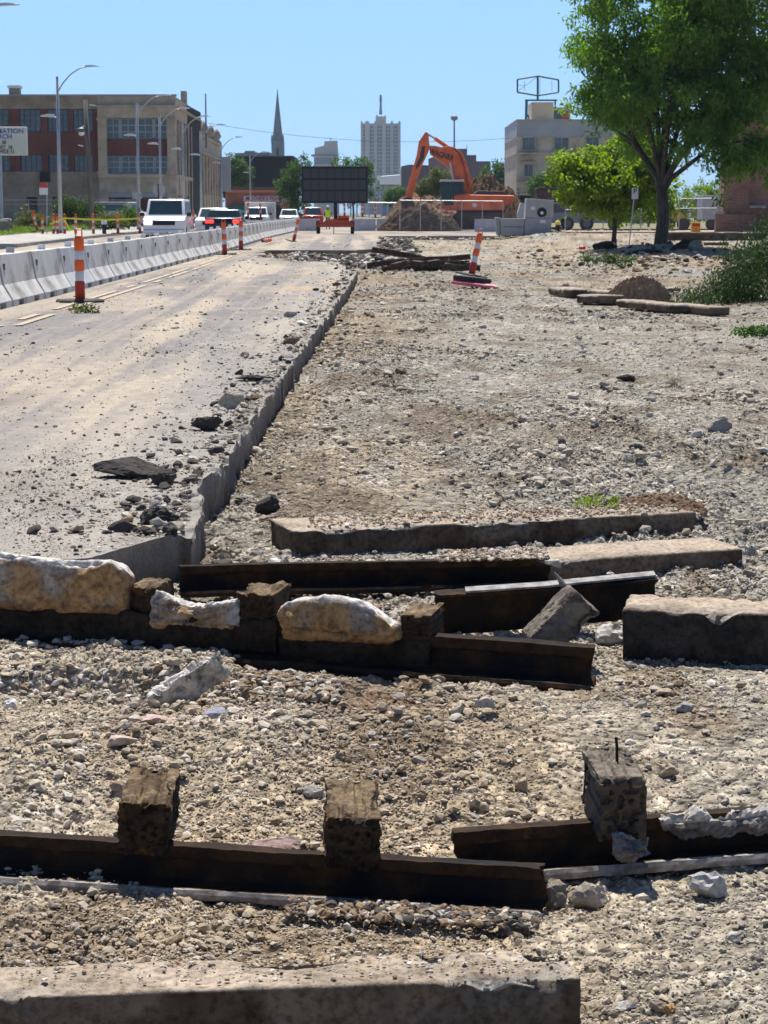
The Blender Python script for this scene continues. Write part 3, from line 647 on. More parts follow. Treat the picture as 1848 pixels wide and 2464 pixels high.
# second, lower ornate building further along
P1 = Ms @ Vector((32.3, 0, 0)); M2_ = Matrix.Translation((P1.x, P1.y, 0)) @ Ms.to_3x3().to_4x4(); b2 = thing('brick_building', 'lower pale brick building with carved parapet behind the corner building', 'building', (P1.x, P1.y, .3))
H2 = 10.7
b = MB(); wbox(b, M2_, 0, 39, -16, -.7, .2, H2-1.2); b.build('core', m_soot_dark, b2, world=True)
b = MB(); wbox(b, M2_, 0, 39, -.7, 0, H2-2.4, H2-.7); wbox(b, M2_, -.1, 39.1, -.7, .3, H2-2.5, H2-2.3); wbox(b, M2_, -.1, 39.1, -.7, .22, H2-.69, H2-.4); wbox(b, M2_, 0, 39, -.7, 0, .2, 3.6); b.build('pale_wall', mat('buff_terracotta', (.50, .43, .32), col2=(.36, .29, .21), scale=.7, rough=.85), b2, world=True)
for i in range(8):
    x = i*39/8; b = MB(); wbox(b, M2_, x, x+1.3, -.6, .15, .2, H2-2.51); b.build('pier', MATS['buff_terracotta'], b2, world=True)
    b = MB(); wbox(b, M2_, x+1.3, x+39/8, -.6, -.2, 3.61, H2-2.51); w = b.build('red_bay', m_redb, b2, world=True); b = MB(); wbox(b, M2_, x+1.9, x+4.3, -.25, -.17, 4.2, 6.0); wbox(b, M2_, x+1.9, x+4.3, -.25, -.17, 6.5, 7.9); b.build('window', m_win, w, world=True)
for x in (3, 12, 24, 36): b = MB(); c = M2_ @ Vector((x, -.3, H2-.4)); b.lathe([(.5, 0), (.55, .3), (.3, .5), (.6, 1.0), (.35, 1.6), (.1, 1.9)], c=c, n=12); b.build('finial', MATS['buff_terracotta'], b2, world=True)
b = MB(); wbox(b, M2_, 33, 33.4, .2, 1.6, 4.2, 8.6); b.build('blade_sign', mat('blade_sign_grey', (.42, .44, .46), rough=.5), b2, world=True)
q = at(496, 335, 236); b = MB(); b.tube([(q.x, 236, q.z-1), (q.x, 236, at(496, 225, 236).z)], [.12, .07], n=8); o = b.build('antenna_mast', mat('mast_grey', (.16, .19, .22), rough=.6)); tag(o, 'thin antenna mast above the pale parapet building', 'mast')
# orange restaurant and black building behind
YR = 290; t = thing('restaurant', 'low orange brick restaurant with a long pink sign and an arched opening', 'restaurant', (at(612, 500, YR).x, YR, .2)); m_ob = brick_mat('orange_brick', (.45, .15, .085), (.36, .115, .07), (.36, .22, .17), bw=.4, bh=.12)
plate(t, 'wall', m_ob, [(542, 462), (560, 459), (672, 459), (690, 470), (692, 545), (542, 545)], YR, 8); plate(t, 'eaves', mat('orange_tiles', (.48, .2, .1), rough=.8), [(545, 457), (675, 457), (680, 463), (543, 463)], YR-.5, 9.1)
plate(t, 'roof_shade', m_roofd, [(545, 450), (673, 450), (675, 457), (545, 457)], YR+2, 5); plate(t, 'awning', mat('teal_awning', (.02, .10, .11), rough=.7), rect(548, 592, 495, 509), YR-1.3, 1.25); plate(t, 'awning_edge', mat('teal_trim', (.10, .42, .40), rough=.6), rect(571, 593, 506, 513), YR-1.36, .05)
b = MB(); cc = at(652, 522, YR-.15); b.prism([(cc.x+1.9*math.cos(a), YR-.12, max(.25, cc.z+1.9*math.sin(a))) for a in np.linspace(0, math.pi, 14)], (0, .1, 0)); b.build('arch', m_soot_dark, t, world=True)
sp_ = plate(t, 'sign_panel', mat('pale_pink_sign', (.62, .50, .55), rough=.6), rect(586, 673, 471, 485), YR-.2, .18); plate(t, 'side_sign', mat('faded_pink_sign', (.50, .38, .44), rough=.6), rect(675, 692, 471, 492), YR-.2, .18)
q = at(631, 478, YR-.23); text_part('lettering', "MOTHER'S FISH", .86, Matrix.Translation(q) @ FACE, mat('maroon_letters', (.22, .03, .07), rough=.6), t, ext=.01, bold=.012, sx=.78)
YK = 335; t = thing('dark_building', 'black windowless building behind the orange restaurant', 'building', (at(635, 500, YK).x, YK, .2)); plate(t, 'wall', mat('black_cladding', (.014, .012, .013), rough=.9), [(566, 377), (703, 377), (706, 385), (704, 545), (566, 545)], YK, 20); plate(t, 'roof_edge', m_roofd, rect(564, 705, 374.5, 377), YK-.3, 20.6)
# cream hotel on the right with its empty billboard frame
YC = 240.0; t = thing('hotel', 'cream stone four storey building with grey top and an empty billboard frame', 'building', (at(1330, 540, YC).x, YC, .3)); m_lime = mat('cream_limestone', (.56, .49, .39), col2=(.44, .37, .29), scale=.5, rough=.85, col3=(.28, .24, .2), s3=.25, m3=(.55, .7)); m_gmet = mat('grey_metal_band', (.40, .41, .43), col2=(.34, .35, .37), scale=.4, rough=.6)
xc = lambda u: at(u, 400, YC).x; zc = lambda v: at(0, v, YC).z
b = MB(); p8 = [(xc(1243), YC), (xc(1560), YC), (xc(1560), YC+26), (xc(1243)-.5, YC+26)]
def blk(b, u0, u1, v0, v1, dy0, dy1): b.span(xc(u0), xc(u1), YC+dy0, YC+dy1, zc(v1), zc(v0))
blk(b, 1243, 1560, 371, 548, .4, 24); blk(b, 1243, 1560, 330, 370.9, .4, 24); b.build('wall', m_lime, t, world=True)
b = MB(); blk(b, 1243, 1560, 289, 329.9, .2, 24.2); b.build('metal_band', m_gmet, t, world=True)
b = MB(); blk(b, 1241, 1562, 367, 371, -.1, 24.3); blk(b, 1242, 1561, 328.5, 331, .1, 24.3); blk(b, 1242, 1561, 287, 289.1, .0, 24.3); b.build('cornice', m_lime, t, world=True)
def cw(u0, u1, v0, v1, nm='window'):
    b = MB(); b.span(xc(u0), xc(u1), YC+.32, YC+.39, zc(v1), zc(v0)); w = b.build(nm, m_win, t, world=True); f = MB()
    for (a, c) in ((u0-1.5, u0), (u1, u1+1.5), ((u0+u1)/2-.4, (u0+u1)/2+.4)): f.span(xc(a), xc(c), YC+.2, YC+.38, zc(v1), zc(v0))
    f.span(xc(u0-2), xc(u1+2), YC+.15, YC+.38, zc(v1+2), zc(v1)); f.build('frame', m_lime if u1-u0 < 40 else m_dkf, w, world=True)
cw(1257, 1286, 331.2, 361); cw(1334, 1368, 331.2, 360); cw(1410, 1440, 331.2, 360); cw(1262, 1282, 396, 424); cw(1340, 1362, 396, 424); cw(1420, 1440, 396, 424)
b = MB(); a_ = [(1252, 384), (1272, 371.5), (1292, 384), (1289, 386), (1272, 376), (1255, 386)]; b.prism([at(u, v, YC-.1) for u, v in a_], (0, .5, 0)); b.span(xc(1256), xc(1288), YC+.0, YC+.39, zc(392), zc(389)); b.build('pediment', m_lime, t, world=True)
b = MB(); b.span(xc(1246), xc(1290), YC-1.2, YC+.39, zc(442), zc(438)); b.span(xc(1246), xc(1290), YC-1.2, YC-1.05, zc(426.5), zc(424.5))
for u in np.arange(1247, 1290, 3.1): b.span(xc(u), xc(u+1.2), YC-1.18, YC-1.07, zc(438), zc(426.5))
b.build('balcony', m_lime, t, world=True)
b = MB(); blk(b, 1250, 1285, 464, 470, -.05, .39); blk(b, 1243, 1300, 458, 462, .1, .39); b.build('door_hood', m_lime, t, world=True); b = MB(); b.span(xc(1252), xc(1283), YC+.3, YC+.39, .3, zc(470)); b.build('doorway', m_soot_dark, t, world=True)
plate(t, 'downpipe', m_dkf, rect(1247, 1249, 452, 545), YC+.2, .15); plate(t, 'penthouse', mat('cream_render', (.56, .48, .36), rough=.8), rect(1279, 1332, 246, 288), YC+6, 6); plate(t, 'brick_hut', m_ob, rect(1350, 1372, 266, 288), YC+8, 5); plate(t, 'hut_window', m_win, rect(1333, 1349.7, 268, 288), YC+8, 5); plate(t, 'hut_roof', m_gmet, rect(1332, 1372, 258, 265.7), YC+8, 5)
m_bbf = mat('green_billboard_steel', (.03, .12, .13), rough=.6); b = MB(); Yb = YC+5
b.span(xc(1262)*1.02, xc(1339)*1.02, Yb-.3, Yb+.3, at(0, 243, Yb).z, at(0, 239.5, Yb).z)
def bar(u0, v0, u1, v1, r): b.tube([at(u0, v0, Yb), at(u1, v1, Yb)], r, n=6)
bar(1267, 243, 1266, 288, .16); bar(1270, 275, 1273, 288, .08); bar(1294, 243, 1294, 182, .13); bar(1336, 243, 1336, 260, .1)
hx = [(1245, 191), (1294, 183), (1344, 192), (1344, 222), (1294, 230), (1245, 222)]
for k in range(6): bar(*hx[k], *hx[(k+1) % 6], .10)
for (q0, q1) in (((1262, 196), (1262, 218)), ((1246, 220), (1294, 184)), ((1328, 194), (1328, 220)), ((1246, 206), (1262, 206)), ((1299, 190), (1299, 226))): bar(*q0, *q1, .025)
b.build('billboard_frame', m_bbf, t, world=True)
# ---- far skyline
YT = 1900.0; m_tow = mat('pale_tower_stone', (.52, .45, .37), col2=(.46, .40, .33), scale=.05, rough=.9); m_towin = mat('tower_window', (.13, .16, .19), rough=.3)
t = thing('tower', 'tall pale stone tower with a spire, right of the message board', 'tower', (at(916, 500, YT).x, YT, 0))
plate(t, 'shaft', m_tow, rect(870, 963, 297, 520), YT+2, 34); plate(t, 'crown', m_tow, [(904, 297), (904, 280), (907, 275), (910, 280), (925, 280), (928, 275), (929, 280), (929, 297)], YT+6, 16)
for (a, c) in ((868, 873), (878, 889), (900, 907), (920, 928), (940, 946), (958, 964)): plate(t, 'buttress', m_tow, [(a, 520), (a, 294), ((a+c)/2, 290), (c, 294), (c, 520)], YT-.5, 3)
b = MB(); b.tube([at(916, 276, YT+12), at(916, 246, YT+12)], [1.5, .8], n=8); b.tube([at(916, 246, YT+12), at(916, 228, YT+12)], [1.3, .9], n=8); b.build('spire', m_bbf, t, world=True)
for (a, c) in ((874, 878), (889.5, 899.5), (907.5, 919.5), (928.5, 939.5), (946.5, 957.5)):
    f = MB()
    for k in range(24):
        v = 303+k*9; n = 2 if c-a > 5 else 1
        for i in range(n): u0 = a+(c-a)*(i+.15)/n; u1 = a+(c-a)*(i+.85)/n; x0, x1, z0_, z1_ = at(u0, v, YT).x, at(u1, v, YT).x, at(u0, v+6, YT).z, at(u0, v, YT).z; f.span(x0, x1, YT+1.2, YT+1.99, z0_, z1_)
    f.build('window_column', m_towin, t, world=True)
YS_ = 1100.0; t = thing('church', 'dark grey gothic church tower with a tall pointed spire', 'church', (at(668, 500, YS_).x, YS_, 0)); m_slate = mat('grey_church_stone', (.19, .20, .22), col2=(.13, .14, .16), scale=.08, rough=.9); m_cop = mat('green_copper', (.12, .20, .22), rough=.7)
X = at(668, 400, YS_).x; pz = lambda v: at(668, v, YS_).z; wpx = YS_/FPX
b = MB(); b.span(X-14.5*wpx, X+15*wpx, YS_, YS_+7, 0, pz(340)); b.build('belfry', m_slate, t, world=True)
def oct_cone(b, v0, r0, v1, r1): b.lathe([(r0*wpx, pz(v0)), (r1*wpx, pz(v1))], c=(X, YS_+3.5, 0), n=8)
b = MB(); oct_cone(b, 342, 13, 232, 2.0); b.build('spire', m_slate, t, world=True, smooth=False); b = MB(); b.tube([(X, YS_+3.5, pz(234)), (X, YS_+3.5, pz(213))], [.5, .12], n=6); oct_cone(b, 234, 2.8, 226, .8); b.build('finial', m_cop, t, world=True)
for dx in (-13, 13): b = MB(); b.lathe([(2.6*wpx, pz(345)), (2.4*wpx, pz(330)), (.2*wpx, pz(322))], c=(X+dx*wpx, YS_+1, 0), n=8); b.build('pinnacle', m_slate, t, world=True)
b = MB(); b.prism([(X-3.5*wpx, YS_-.3, pz(374)), (X+3.5*wpx, YS_-.3, pz(374)), (X+3.5*wpx, YS_-.3, pz(360)), (X, YS_-.3, pz(352)), (X-3.5*wpx, YS_-.3, pz(360))], (0, .25, 0)); b.build('belfry_opening', m_soot_dark, t, world=True)
YM = 1500.0; t = thing('office_building', 'stepped pale mid rise block between the spire and the tower', 'building', (at(785, 500, YM).x, YM, 0)); plate(t, 'lower_block', m_tow, rect(755, 813, 371, 520), YM, 20); plate(t, 'upper_block', m_tow, [(757, 356), (780, 350), (780, 340), (811, 338), (813, 371), (757, 371)], YM+2, 18); plate(t, 'cornice', m_slate, rect(750, 814, 371.5, 375), YM-1.5, 23); plate(t, 'glass_band', m_towin, rect(758, 810, 380, 395), YM-.4, .3); plate(t, 'glass_band', m_towin, rect(758, 810, 400, 415), YM-.4, .3); plate(t, 'roof_mast', m_slate, rect(794.5, 796.5, 331, 338), YM+6, 1)
YQ = 900.0; t = thing('warehouse', 'flat dark block behind the black building, under the church spire', 'building', (at(608, 500, YQ).x, YQ, 0)); plate(t, 'wall', mat('blue_grey_brick', (.17, .17, .19), col2=(.12, .12, .14), scale=.1, rough=.9), [(566, 368), (587, 368), (590, 363), (612, 363), (614, 368), (648, 366), (650, 520), (566, 520)], YQ, 30)
YV = 700.0; t = thing('brick_block', 'long dark purple brick block with stepped roof behind the excavator', 'building', (at(1080, 500, YV).x, YV, 0)); m_pur = mat('purple_brown_brick', (.15, .085, .095), col2=(.11, .065, .075), scale=.1, rough=.9); plate(t, 'wall', m_pur, [(966, 400), (985, 396), (1035, 398), (1035, 520), (966, 520)], YV, 30); plate(t, 'lighter_wall', mat('pink_brown_brick', (.27, .155, .14), col2=(.2, .12, .11), scale=.1, rough=.9), [(1031, 382), (1060, 372), (1100, 372), (1100, 520), (1031, 520)], YV-2, 1.9)
plate(t, 'stepped_wall', m_pur, [(1096, 358), (1124, 358), (1124, 373), (1146, 373), (1146, 388), (1180, 388), (1180, 520), (1096, 520)], YV, 30); plate(t, 'roof_mast', m_slate, rect(1123, 1124.2, 349, 358), YV+2, .4)
YW = 420.0; t = thing('white_canopy', 'white flat roofed canopy building below the tall tower', 'canopy', (at(936, 500, YW).x, YW, 0)); plate(t, 'roof', mat('white_roof', (.80, .81, .82), rough=.5), [(914, 424), (964, 420), (965, 444), (914, 444)], YW, 10, .3); plate(t, 'wall', mat('blue_grey_wall', (.28, .31, .36), rough=.8), rect(916, 964, 446, 520), YW+2, 8); plate(t, 'end_drum', MATS['white_roof'], [(908, 424), (912, 421), (917, 424), (917, 433), (908, 433)], YW-1, 4)
q = at(1093, 510, 420); b = MB(); b.tube([(q.x, 420, 0), at(1093, 289, 420)], [.3, .15], n=8); b.lathe([(.2, 0), (.7, .3), (.7, .9), (.2, 1.2)], c=at(1093, 291, 420), n=10); o = b.build('light_mast', mat('mast_green_grey', (.22, .27, .28), rough=.6)); tag(o, 'tall thin light mast above the excavator arm', 'mast')
b = MB(); w0, w1 = at(500, 296, 232), at(1243, 331, 240); b.tube([w0+(w1-w0)*s-Vector((0, 0, 1.15*4*s*(1-s))) for s in np.linspace(0, 1, 14)], .022, n=5); o = b.build('overhead_wire', mat('wire_dark', (.08, .08, .09), rough=.7)); tag(o, 'thin overhead wire sagging across the street', 'wire')
# ================================================================== TREES AND PLANTS
def leaf_cloud(name, C, per, spread, ln, wd, m, parent, seed, droop=.5, bend=None, off=None):
    """C (n,3) cluster centres -> one crown mesh of small separate leaves"""
    rg = np.random.default_rng(seed); n = len(C)*per; c = np.repeat(C, per, 0); sp = np.asarray(spread)
    P = c+rg.normal(size=(n, 3))*sp
    d = rg.normal(size=(n, 3)); d[:, 2] -= droop; d /= np.linalg.norm(d, axis=1)[:, None]
    q = rg.normal(size=(n, 3)); s = np.cross(d, q); s /= np.linalg.norm(s, axis=1)[:, None]
    L = ln*rg.uniform(.6, 1.4, (n, 1)); Wd = wd*rg.uniform(.7, 1.3, (n, 1)); nn = np.cross(d, s)
    V = np.stack([P, P+d*L*.5+s*Wd+nn*L*.08, P+d*L, P+d*L*.5-s*Wd+nn*L*.08], 1).reshape(-1, 3)
    if off is not None: V = V-np.asarray(off)
    tone = np.repeat(np.clip(np.repeat(rg.random(len(C)), per)*.6+.4*rg.random(n), 0, 1), 4)
    return np_mesh(name, V, np.arange(4*n).reshape(n, 4), m, parent=parent, attrs={'tone': ('FLOAT', 'POINT', tone)})
def blob_pts(n, E, rg, shell=.45):
    w = np.array([e[3]*e[4]*e[5] for e in E]); k = rg.choice(len(E), n, p=w/w.sum()); E = np.array(E)[k]
    d = rg.normal(size=(n, 3)); d /= np.linalg.norm(d, axis=1)[:, None]; r = rg.random(n)**shell
    return E[:, :3]+d*r[:, None]*E[:, 3:6]
m_bark = mat('tree_bark', (.055, .043, .033), col2=(.10, .08, .06), scale=6, stretch=(2, 2, .4), rough=.95, bump=.02, bscale=20)
LEAFS = {'locust': leaf_mat('locust_leaf', (.06, .135, .024), (.18, .29, .06), .52), 'bright': leaf_mat('bright_leaf', (.11, .175, .017), (.25, .32, .034), .5), 'mid': leaf_mat('mid_leaf', (.045, .10, .022), (.09, .16, .04), .35), 'dark': leaf_mat('dark_leaf', (.028, .06, .016), (.075, .12, .025), .35), 'brownish': leaf_mat('brownish_leaf', (.11, .10, .035), (.10, .14, .04), .35), 'shade': leaf_mat('branch_leaf', (.016, .038, .012), (.055, .10, .02), .25), 'grass': leaf_mat('grass_blade', (.10, .17, .03), (.20, .27, .06), .35)}
def tree(label, base, E, ncl, per, spread, ln, wd, leaf, seed, supers=None, sig=.45, xmin=None, tr=.2, fork=.35, limbs=7, cat='tree', droop=.6, group=None, name='tree', limb_to=None, shell=.45, hb=None):
    rg = np.random.default_rng(seed); t = thing(name, label, cat, base, 0, group); base = Vector(base); C = blob_pts(ncl, E, rg, shell)
    if supers: Sp = blob_pts(supers, E, rg, shell); k_ = rg.integers(0, supers, ncl); C = Sp[k_]+rg.normal(size=(ncl, 3))*np.array([sig, sig, sig*.55])-np.array([0, 0, 1])*np.abs(rg.normal(size=(ncl, 1)))*sig*.5
    if xmin is not None: C = C[C[:, 0] > xmin]
    top = Vector((np.mean(C[:, 0]), np.mean(C[:, 1]), np.mean(C[:, 2]))); fk = base+(Vector((base.x, base.y, top.z))-base)*fork if hb is None else base+Vector((0, 0, hb))
    b = MB(); b.tube([base-Vector((0, 0, .1)), base+Vector((0, 0, .25)), base*.5+fk*.5+Vector((tr*.3, 0, 0)), fk], [tr*1.45, tr*1.1, tr*.95, tr*.85], n=14)
    tips = [C[i] for i in rg.choice(len(C), limbs, replace=False)] if limb_to is None else limb_to
    for p in tips:
        p = Vector(p); mid = fk*.5+p*.5+Vector((0, 0, .12*(p-fk).length)); k1 = fk*.8+mid*.2; pts = [fk-Vector((0, 0, tr)), k1, mid, p]; b.tube(pts, [tr*.55, tr*.45, tr*.28, tr*.06], n=8)
        for _ in range(3):
            c = C[rg.integers(len(C))]; c = Vector(c)
            if (c-mid).length < (p-fk).length*.8: b.tube([mid, mid*.5+c*.5+Vector((0, 0, .1)), c], [tr*.2, tr*.12, tr*.03], n=6)
    b.build('trunk', m_bark, t, smooth=True, world=True)
    leaf_cloud('crown', C, per, spread, ln, wd, LEAFS[leaf], t, seed+1, droop, off=base); return t
def ell(u, v, ru, rv, Y, dy=0, ry=None):
    p = at(u, v, Y+dy); k = Y/FPX; return (p.x, p.y, p.z, ru*k, ry if ry else ru*k*.8, rv*k)
# the big locust on the right
Yt = 81.0; bp_ = at(1590, 600, Yt)
E = [ell(1690, 60, 330, 250, Yt), ell(1590, 190, 230, 170, Yt), ell(1450, 190, 105, 95, Yt), ell(1500, 60, 90, 80, Yt), ell(1440, 290, 70, 60, Yt), ell(1680, 300, 140, 110, Yt, -1), ell(1800, 370, 95, 65, Yt, -1), ell(1668, 395, 60, 55, Yt, 1), ell(1840, 330, 90, 75, Yt, -1), ell(1395, 245, 70, 50, Yt), ell(1425, 340, 55, 35, Yt), ell(1860, 200, 180, 200, Yt), ell(1560, 330, 90, 70, Yt, 1), ell(1800, -100, 250, 200, Yt), ell(1490, -40, 60, 70, Yt)]
tips = [tuple(at(u, v, Yt+dy)) for u, v, dy in [(1450, 290, 0), (1400, 210, 1), (1500, 120, -1), (1560, 60, 2), (1640, 50, -2), (1700, 140, 1), (1780, 230, -1), (1830, 330, -2), (1600, 180, 0), (1690, 330, -2), (1480, 320, 1), (1850, 120, 2)]]
tree('big dark green feathery leaved tree on the right, its crown running out of the frame', tuple(bp_), E, 2700, 36, (.17, .17, .15), .23, .042, 'locust', 501, supers=250, sig=.48, xmin=6.85, tr=.25, hb=2.5, limb_to=tips, droop=1.1, shell=.55)
rgx = np.random.default_rng(9)
Y2 = 89.0; q = at(1477, 590, Y2); E = [ell(1475, 430, 120, 90, Y2), ell(1395, 410, 80, 62, Y2), ell(1545, 400, 75, 80, Y2), ell(1500, 360, 60, 40, Y2), ell(1455, 500, 55, 40, Y2), ell(1570, 480, 55, 45, Y2), ell(1375, 450, 35, 45, Y2)]
tree('bright yellow green young tree behind the big dark green one', tuple(q), E, 900, 28, (.15, .15, .12), .17, .065, 'bright', 511, supers=170, sig=.25, tr=.10, fork=.55, droop=.3, limbs=9)
BT = [('green tree behind the left end of the black building', 575, 540, 310, [ell(572, 420, 34, 40, 310), ell(558, 395, 18, 25, 310)], 'mid'),
      ('drooping green tree right of the orange restaurant', 715, 545, 232, [ell(712, 440, 38, 60, 232), ell(690, 450, 28, 45, 232), ell(728, 395, 22, 25, 232), ell(722, 500, 30, 35, 232)], 'mid'),
      ('round green tree behind the top of the message board', 850, 545, 262, [ell(845, 440, 66, 55, 262), ell(828, 402, 40, 28, 262), ell(890, 440, 28, 48, 262), ell(862, 400, 35, 25, 262)], 'mid'),
      ('small green tree left of the excavator bucket', 952, 530, 300, [ell(955, 476, 24, 24, 300), ell(940, 480, 14, 16, 300)], 'mid'),
      ('brownish green tree behind the dirt and the excavator arm', 1050, 540, 210, [ell(1050, 440, 36, 32, 210), ell(1020, 465, 30, 28, 210), ell(1085, 440, 26, 30, 210)], 'brownish'),
      ('green tree between the purple block and the cream building', 1195, 540, 285, [ell(1195, 425, 40, 38, 285), ell(1170, 445, 26, 24, 285), ell(1225, 430, 22, 40, 285)], 'mid'),
      ('grey green tree at the door of the cream building', 1310, 540, 205, [ell(1305, 450, 32, 32, 205), ell(1330, 440, 22, 30, 205)], 'mid'),
      ('green bush tree behind the right wire fence left of the pier', 1640, 545, 150, [ell(1640, 490, 60, 35, 150), ell(1700, 470, 50, 40, 150), ell(1600, 440, 40, 40, 150)], 'bright'),
      ('low green hedge of bushes seen through the right wire fence', 1560, 548, 170, [ell(1530, 515, 60, 22, 170), ell(1640, 515, 70, 24, 170), ell(1740, 512, 60, 30, 170)], 'mid'),
      ('dark green tree behind the restaurant roof', 630, 540, 360, [ell(560, 455, 22, 20, 320), ell(545, 445, 10, 30, 320)], 'dark')]
for i, (lab, u, v, Y, E, lf) in enumerate(BT):
    k = Y/FPX; q = at(u, v, Y); q.z = .2; tree(lab, tuple(q), E, 170, 40, (2.2*k*2.2, 2.2*k*2.2, 1.8*k*2.2), 5.0*k, 1.5*k, lf, 530+i*3, tr=2.6*k, fork=.4, limbs=6, group=None)
# shrubs, weeds and grass on the left verge
for i, (lab, u, v, Y, E, lf) in enumerate([('dark green bush behind the first lamp post', 165, 545, 140, [ell(165, 505, 26, 30, 140), ell(150, 490, 14, 20, 140)], 'dark'), ('dark green bush at the foot of the leaning wood pole', 212, 545, 140, [ell(208, 510, 26, 28, 140), ell(230, 515, 16, 18, 140)], 'dark'), ('pale green weeds in front of the dull grey van', 310, 545, 142, [ell(312, 520, 18, 18, 142), ell(295, 528, 16, 12, 142)], 'mid'), ('tall pale weeds at the left behind the grass patch', 85, 548, 134, [ell(85, 535, 44, 9, 134), ell(62, 522, 14, 16, 134)], 'brownish'), ('brown green weeds along the fence behind the tape', 260, 548, 138, [ell(262, 534, 50, 10, 138)], 'brownish')]):
    k = Y/FPX; rg = np.random.default_rng(600+i); C = blob_pts(70, E, rg, .5); q = at(u, v, Y); q.z = .35; t = thing('shrub', lab, 'shrub', q); b = MB()
    for c in C[:8]: b.tube([q, q*.4+Vector(c)*.6, Vector(c)], [.03, .02, .008], n=5)
    b.build('stem', m_bark, t, world=True); leaf_cloud('foliage', C, 30, (.25, .3, .2), .20, .04, LEAFS[lf], t, 650+i, .0 if lf != 'grass' else -1.2, off=q)
rg = np.random.default_rng(77); n = 9000; gx = rg.uniform(-40, -19.2, n); gy = rg.uniform(100, 150, n)
leafP = np.stack([gx, gy, .30+.0006*gy+0*gx], -1)[fbm(gx*.5, gy*.3, 3, 3) > .42]
o = leaf_cloud('grass', leafP, 6, (.12, .15, .0), .26, .02, LEAFS['grass'], None, 78, droop=-1.6); tag(o, kind='stuff')
# fallen branch on the right and small weeds
Yf = 40.0; bs = [(1640, 728, 37.5), (1700, 708, 38), (1760, 675, 38.5), (1800, 640, 39), (1848, 575, 40), (1930, 520, 41)]
P = [at(*q) for q in bs]; t = thing('fallen_branch', 'big fallen leafy branch lying on the gravel at the right edge', 'branch', (P[2].x, 38.5, -.1)); b = MB(); b.tube(P, [.015, .03, .04, .05, .06, .07], n=8)
cl_ = []; rg = np.random.default_rng(81)
for i in range(230):
    s = rg.random()**.6*(len(P)-1.001); k = int(s); p = P[k].lerp(P[k+1], s-k); sp = .12+.26*s/4; dz = -abs(rg.normal())*(.10+.34*s/4); c = np.array(p)+np.array([rg.normal()*sp*.9, rg.normal()*.35, dz+.05]); c[2] = max(c[2], -.12)
    if i % 6 == 0: b.tube([p, p*.5+Vector(c)*.5, Vector(c)], [.015, .01, .004], n=5)
    cl_.append(c)
for i in range(110): u_ = rg.uniform(1745, 1990); v_ = rg.uniform(590, 725); c = np.array(at(u_, v_, rg.uniform(38, 40))); c[2] = max(c[2], -.1); cl_.append(c)
b.build('stem', m_bark, t, world=True); leaf_cloud('foliage', np.array(cl_), 46, (.10, .10, .13), .085, .011, LEAFS['shade'], t, 82, 1.4, off=(P[2].x, 38.5, -.1))
def sprig(label, u, v, w, n, seed, z=-.2, lf='bright', ln=.06, spr=.03):
    p = gp(u, v, z); k = p.y/FPX; rg = np.random.default_rng(seed); C = np.stack([p.x+rg.uniform(-.5, .5, n)*w*k, p.y+rg.normal(size=n)*.06, p.z+.02+rg.random(n)*.05*max(1, p.y/20)], -1); t = thing('weed', label, 'weed', p); b = MB()
    for c in C[:5]: b.tube([p, Vector(c)], [.006, .003], n=5)
    b.build('stem', m_bark, t, world=True); leaf_cloud('foliage', C, 10, (spr, spr, spr*.6), ln, ln*.2, LEAFS[lf], t, seed+1, .2, off=p)
sprig('small bright green weed behind the dark fronted kerb stone', 1432, 1226, 105, 30, 701, z=-.10, ln=.022, spr=.008)
sprig('broken leafy sprig on the gravel at the right edge', 1815, 806, 90, 40, 703, lf='mid', ln=.07, spr=.04); sprig('torn green twigs on the rubble left of the big trunk', 1465, 632, 110, 40, 705, z=.05, lf='dark', ln=.12, spr=.10); sprig('dry grass tuft on the road in front of the tall channelizer', 205, 752, 70, 16, 707, z=.01, lf='brownish', ln=.07, spr=.025)
# ================================================================== air: far things fade to blue
hz = MB(); hz.span(-1200, 1200, -60, 2600, -2, 135); o = hz.build('haze', None); tag(o, kind='stuff')
o.data.materials.clear(); hm = bpy.data.materials.new('haze_air'); hm.use_nodes = True; hn = hm.node_tree.nodes; hn.remove(hn['Principled BSDF']); pv = hn.new('ShaderNodeVolumePrincipled'); pv.inputs['Color'].default_value = (.62, .80, 1.0, 1); pv.inputs['Density'].default_value = 0.00010; pv.inputs['Anisotropy'].default_value = .2
hm.node_tree.links.new(pv.outputs[0], hn['Material Output'].inputs['Volume']); o.data.materials.append(hm)
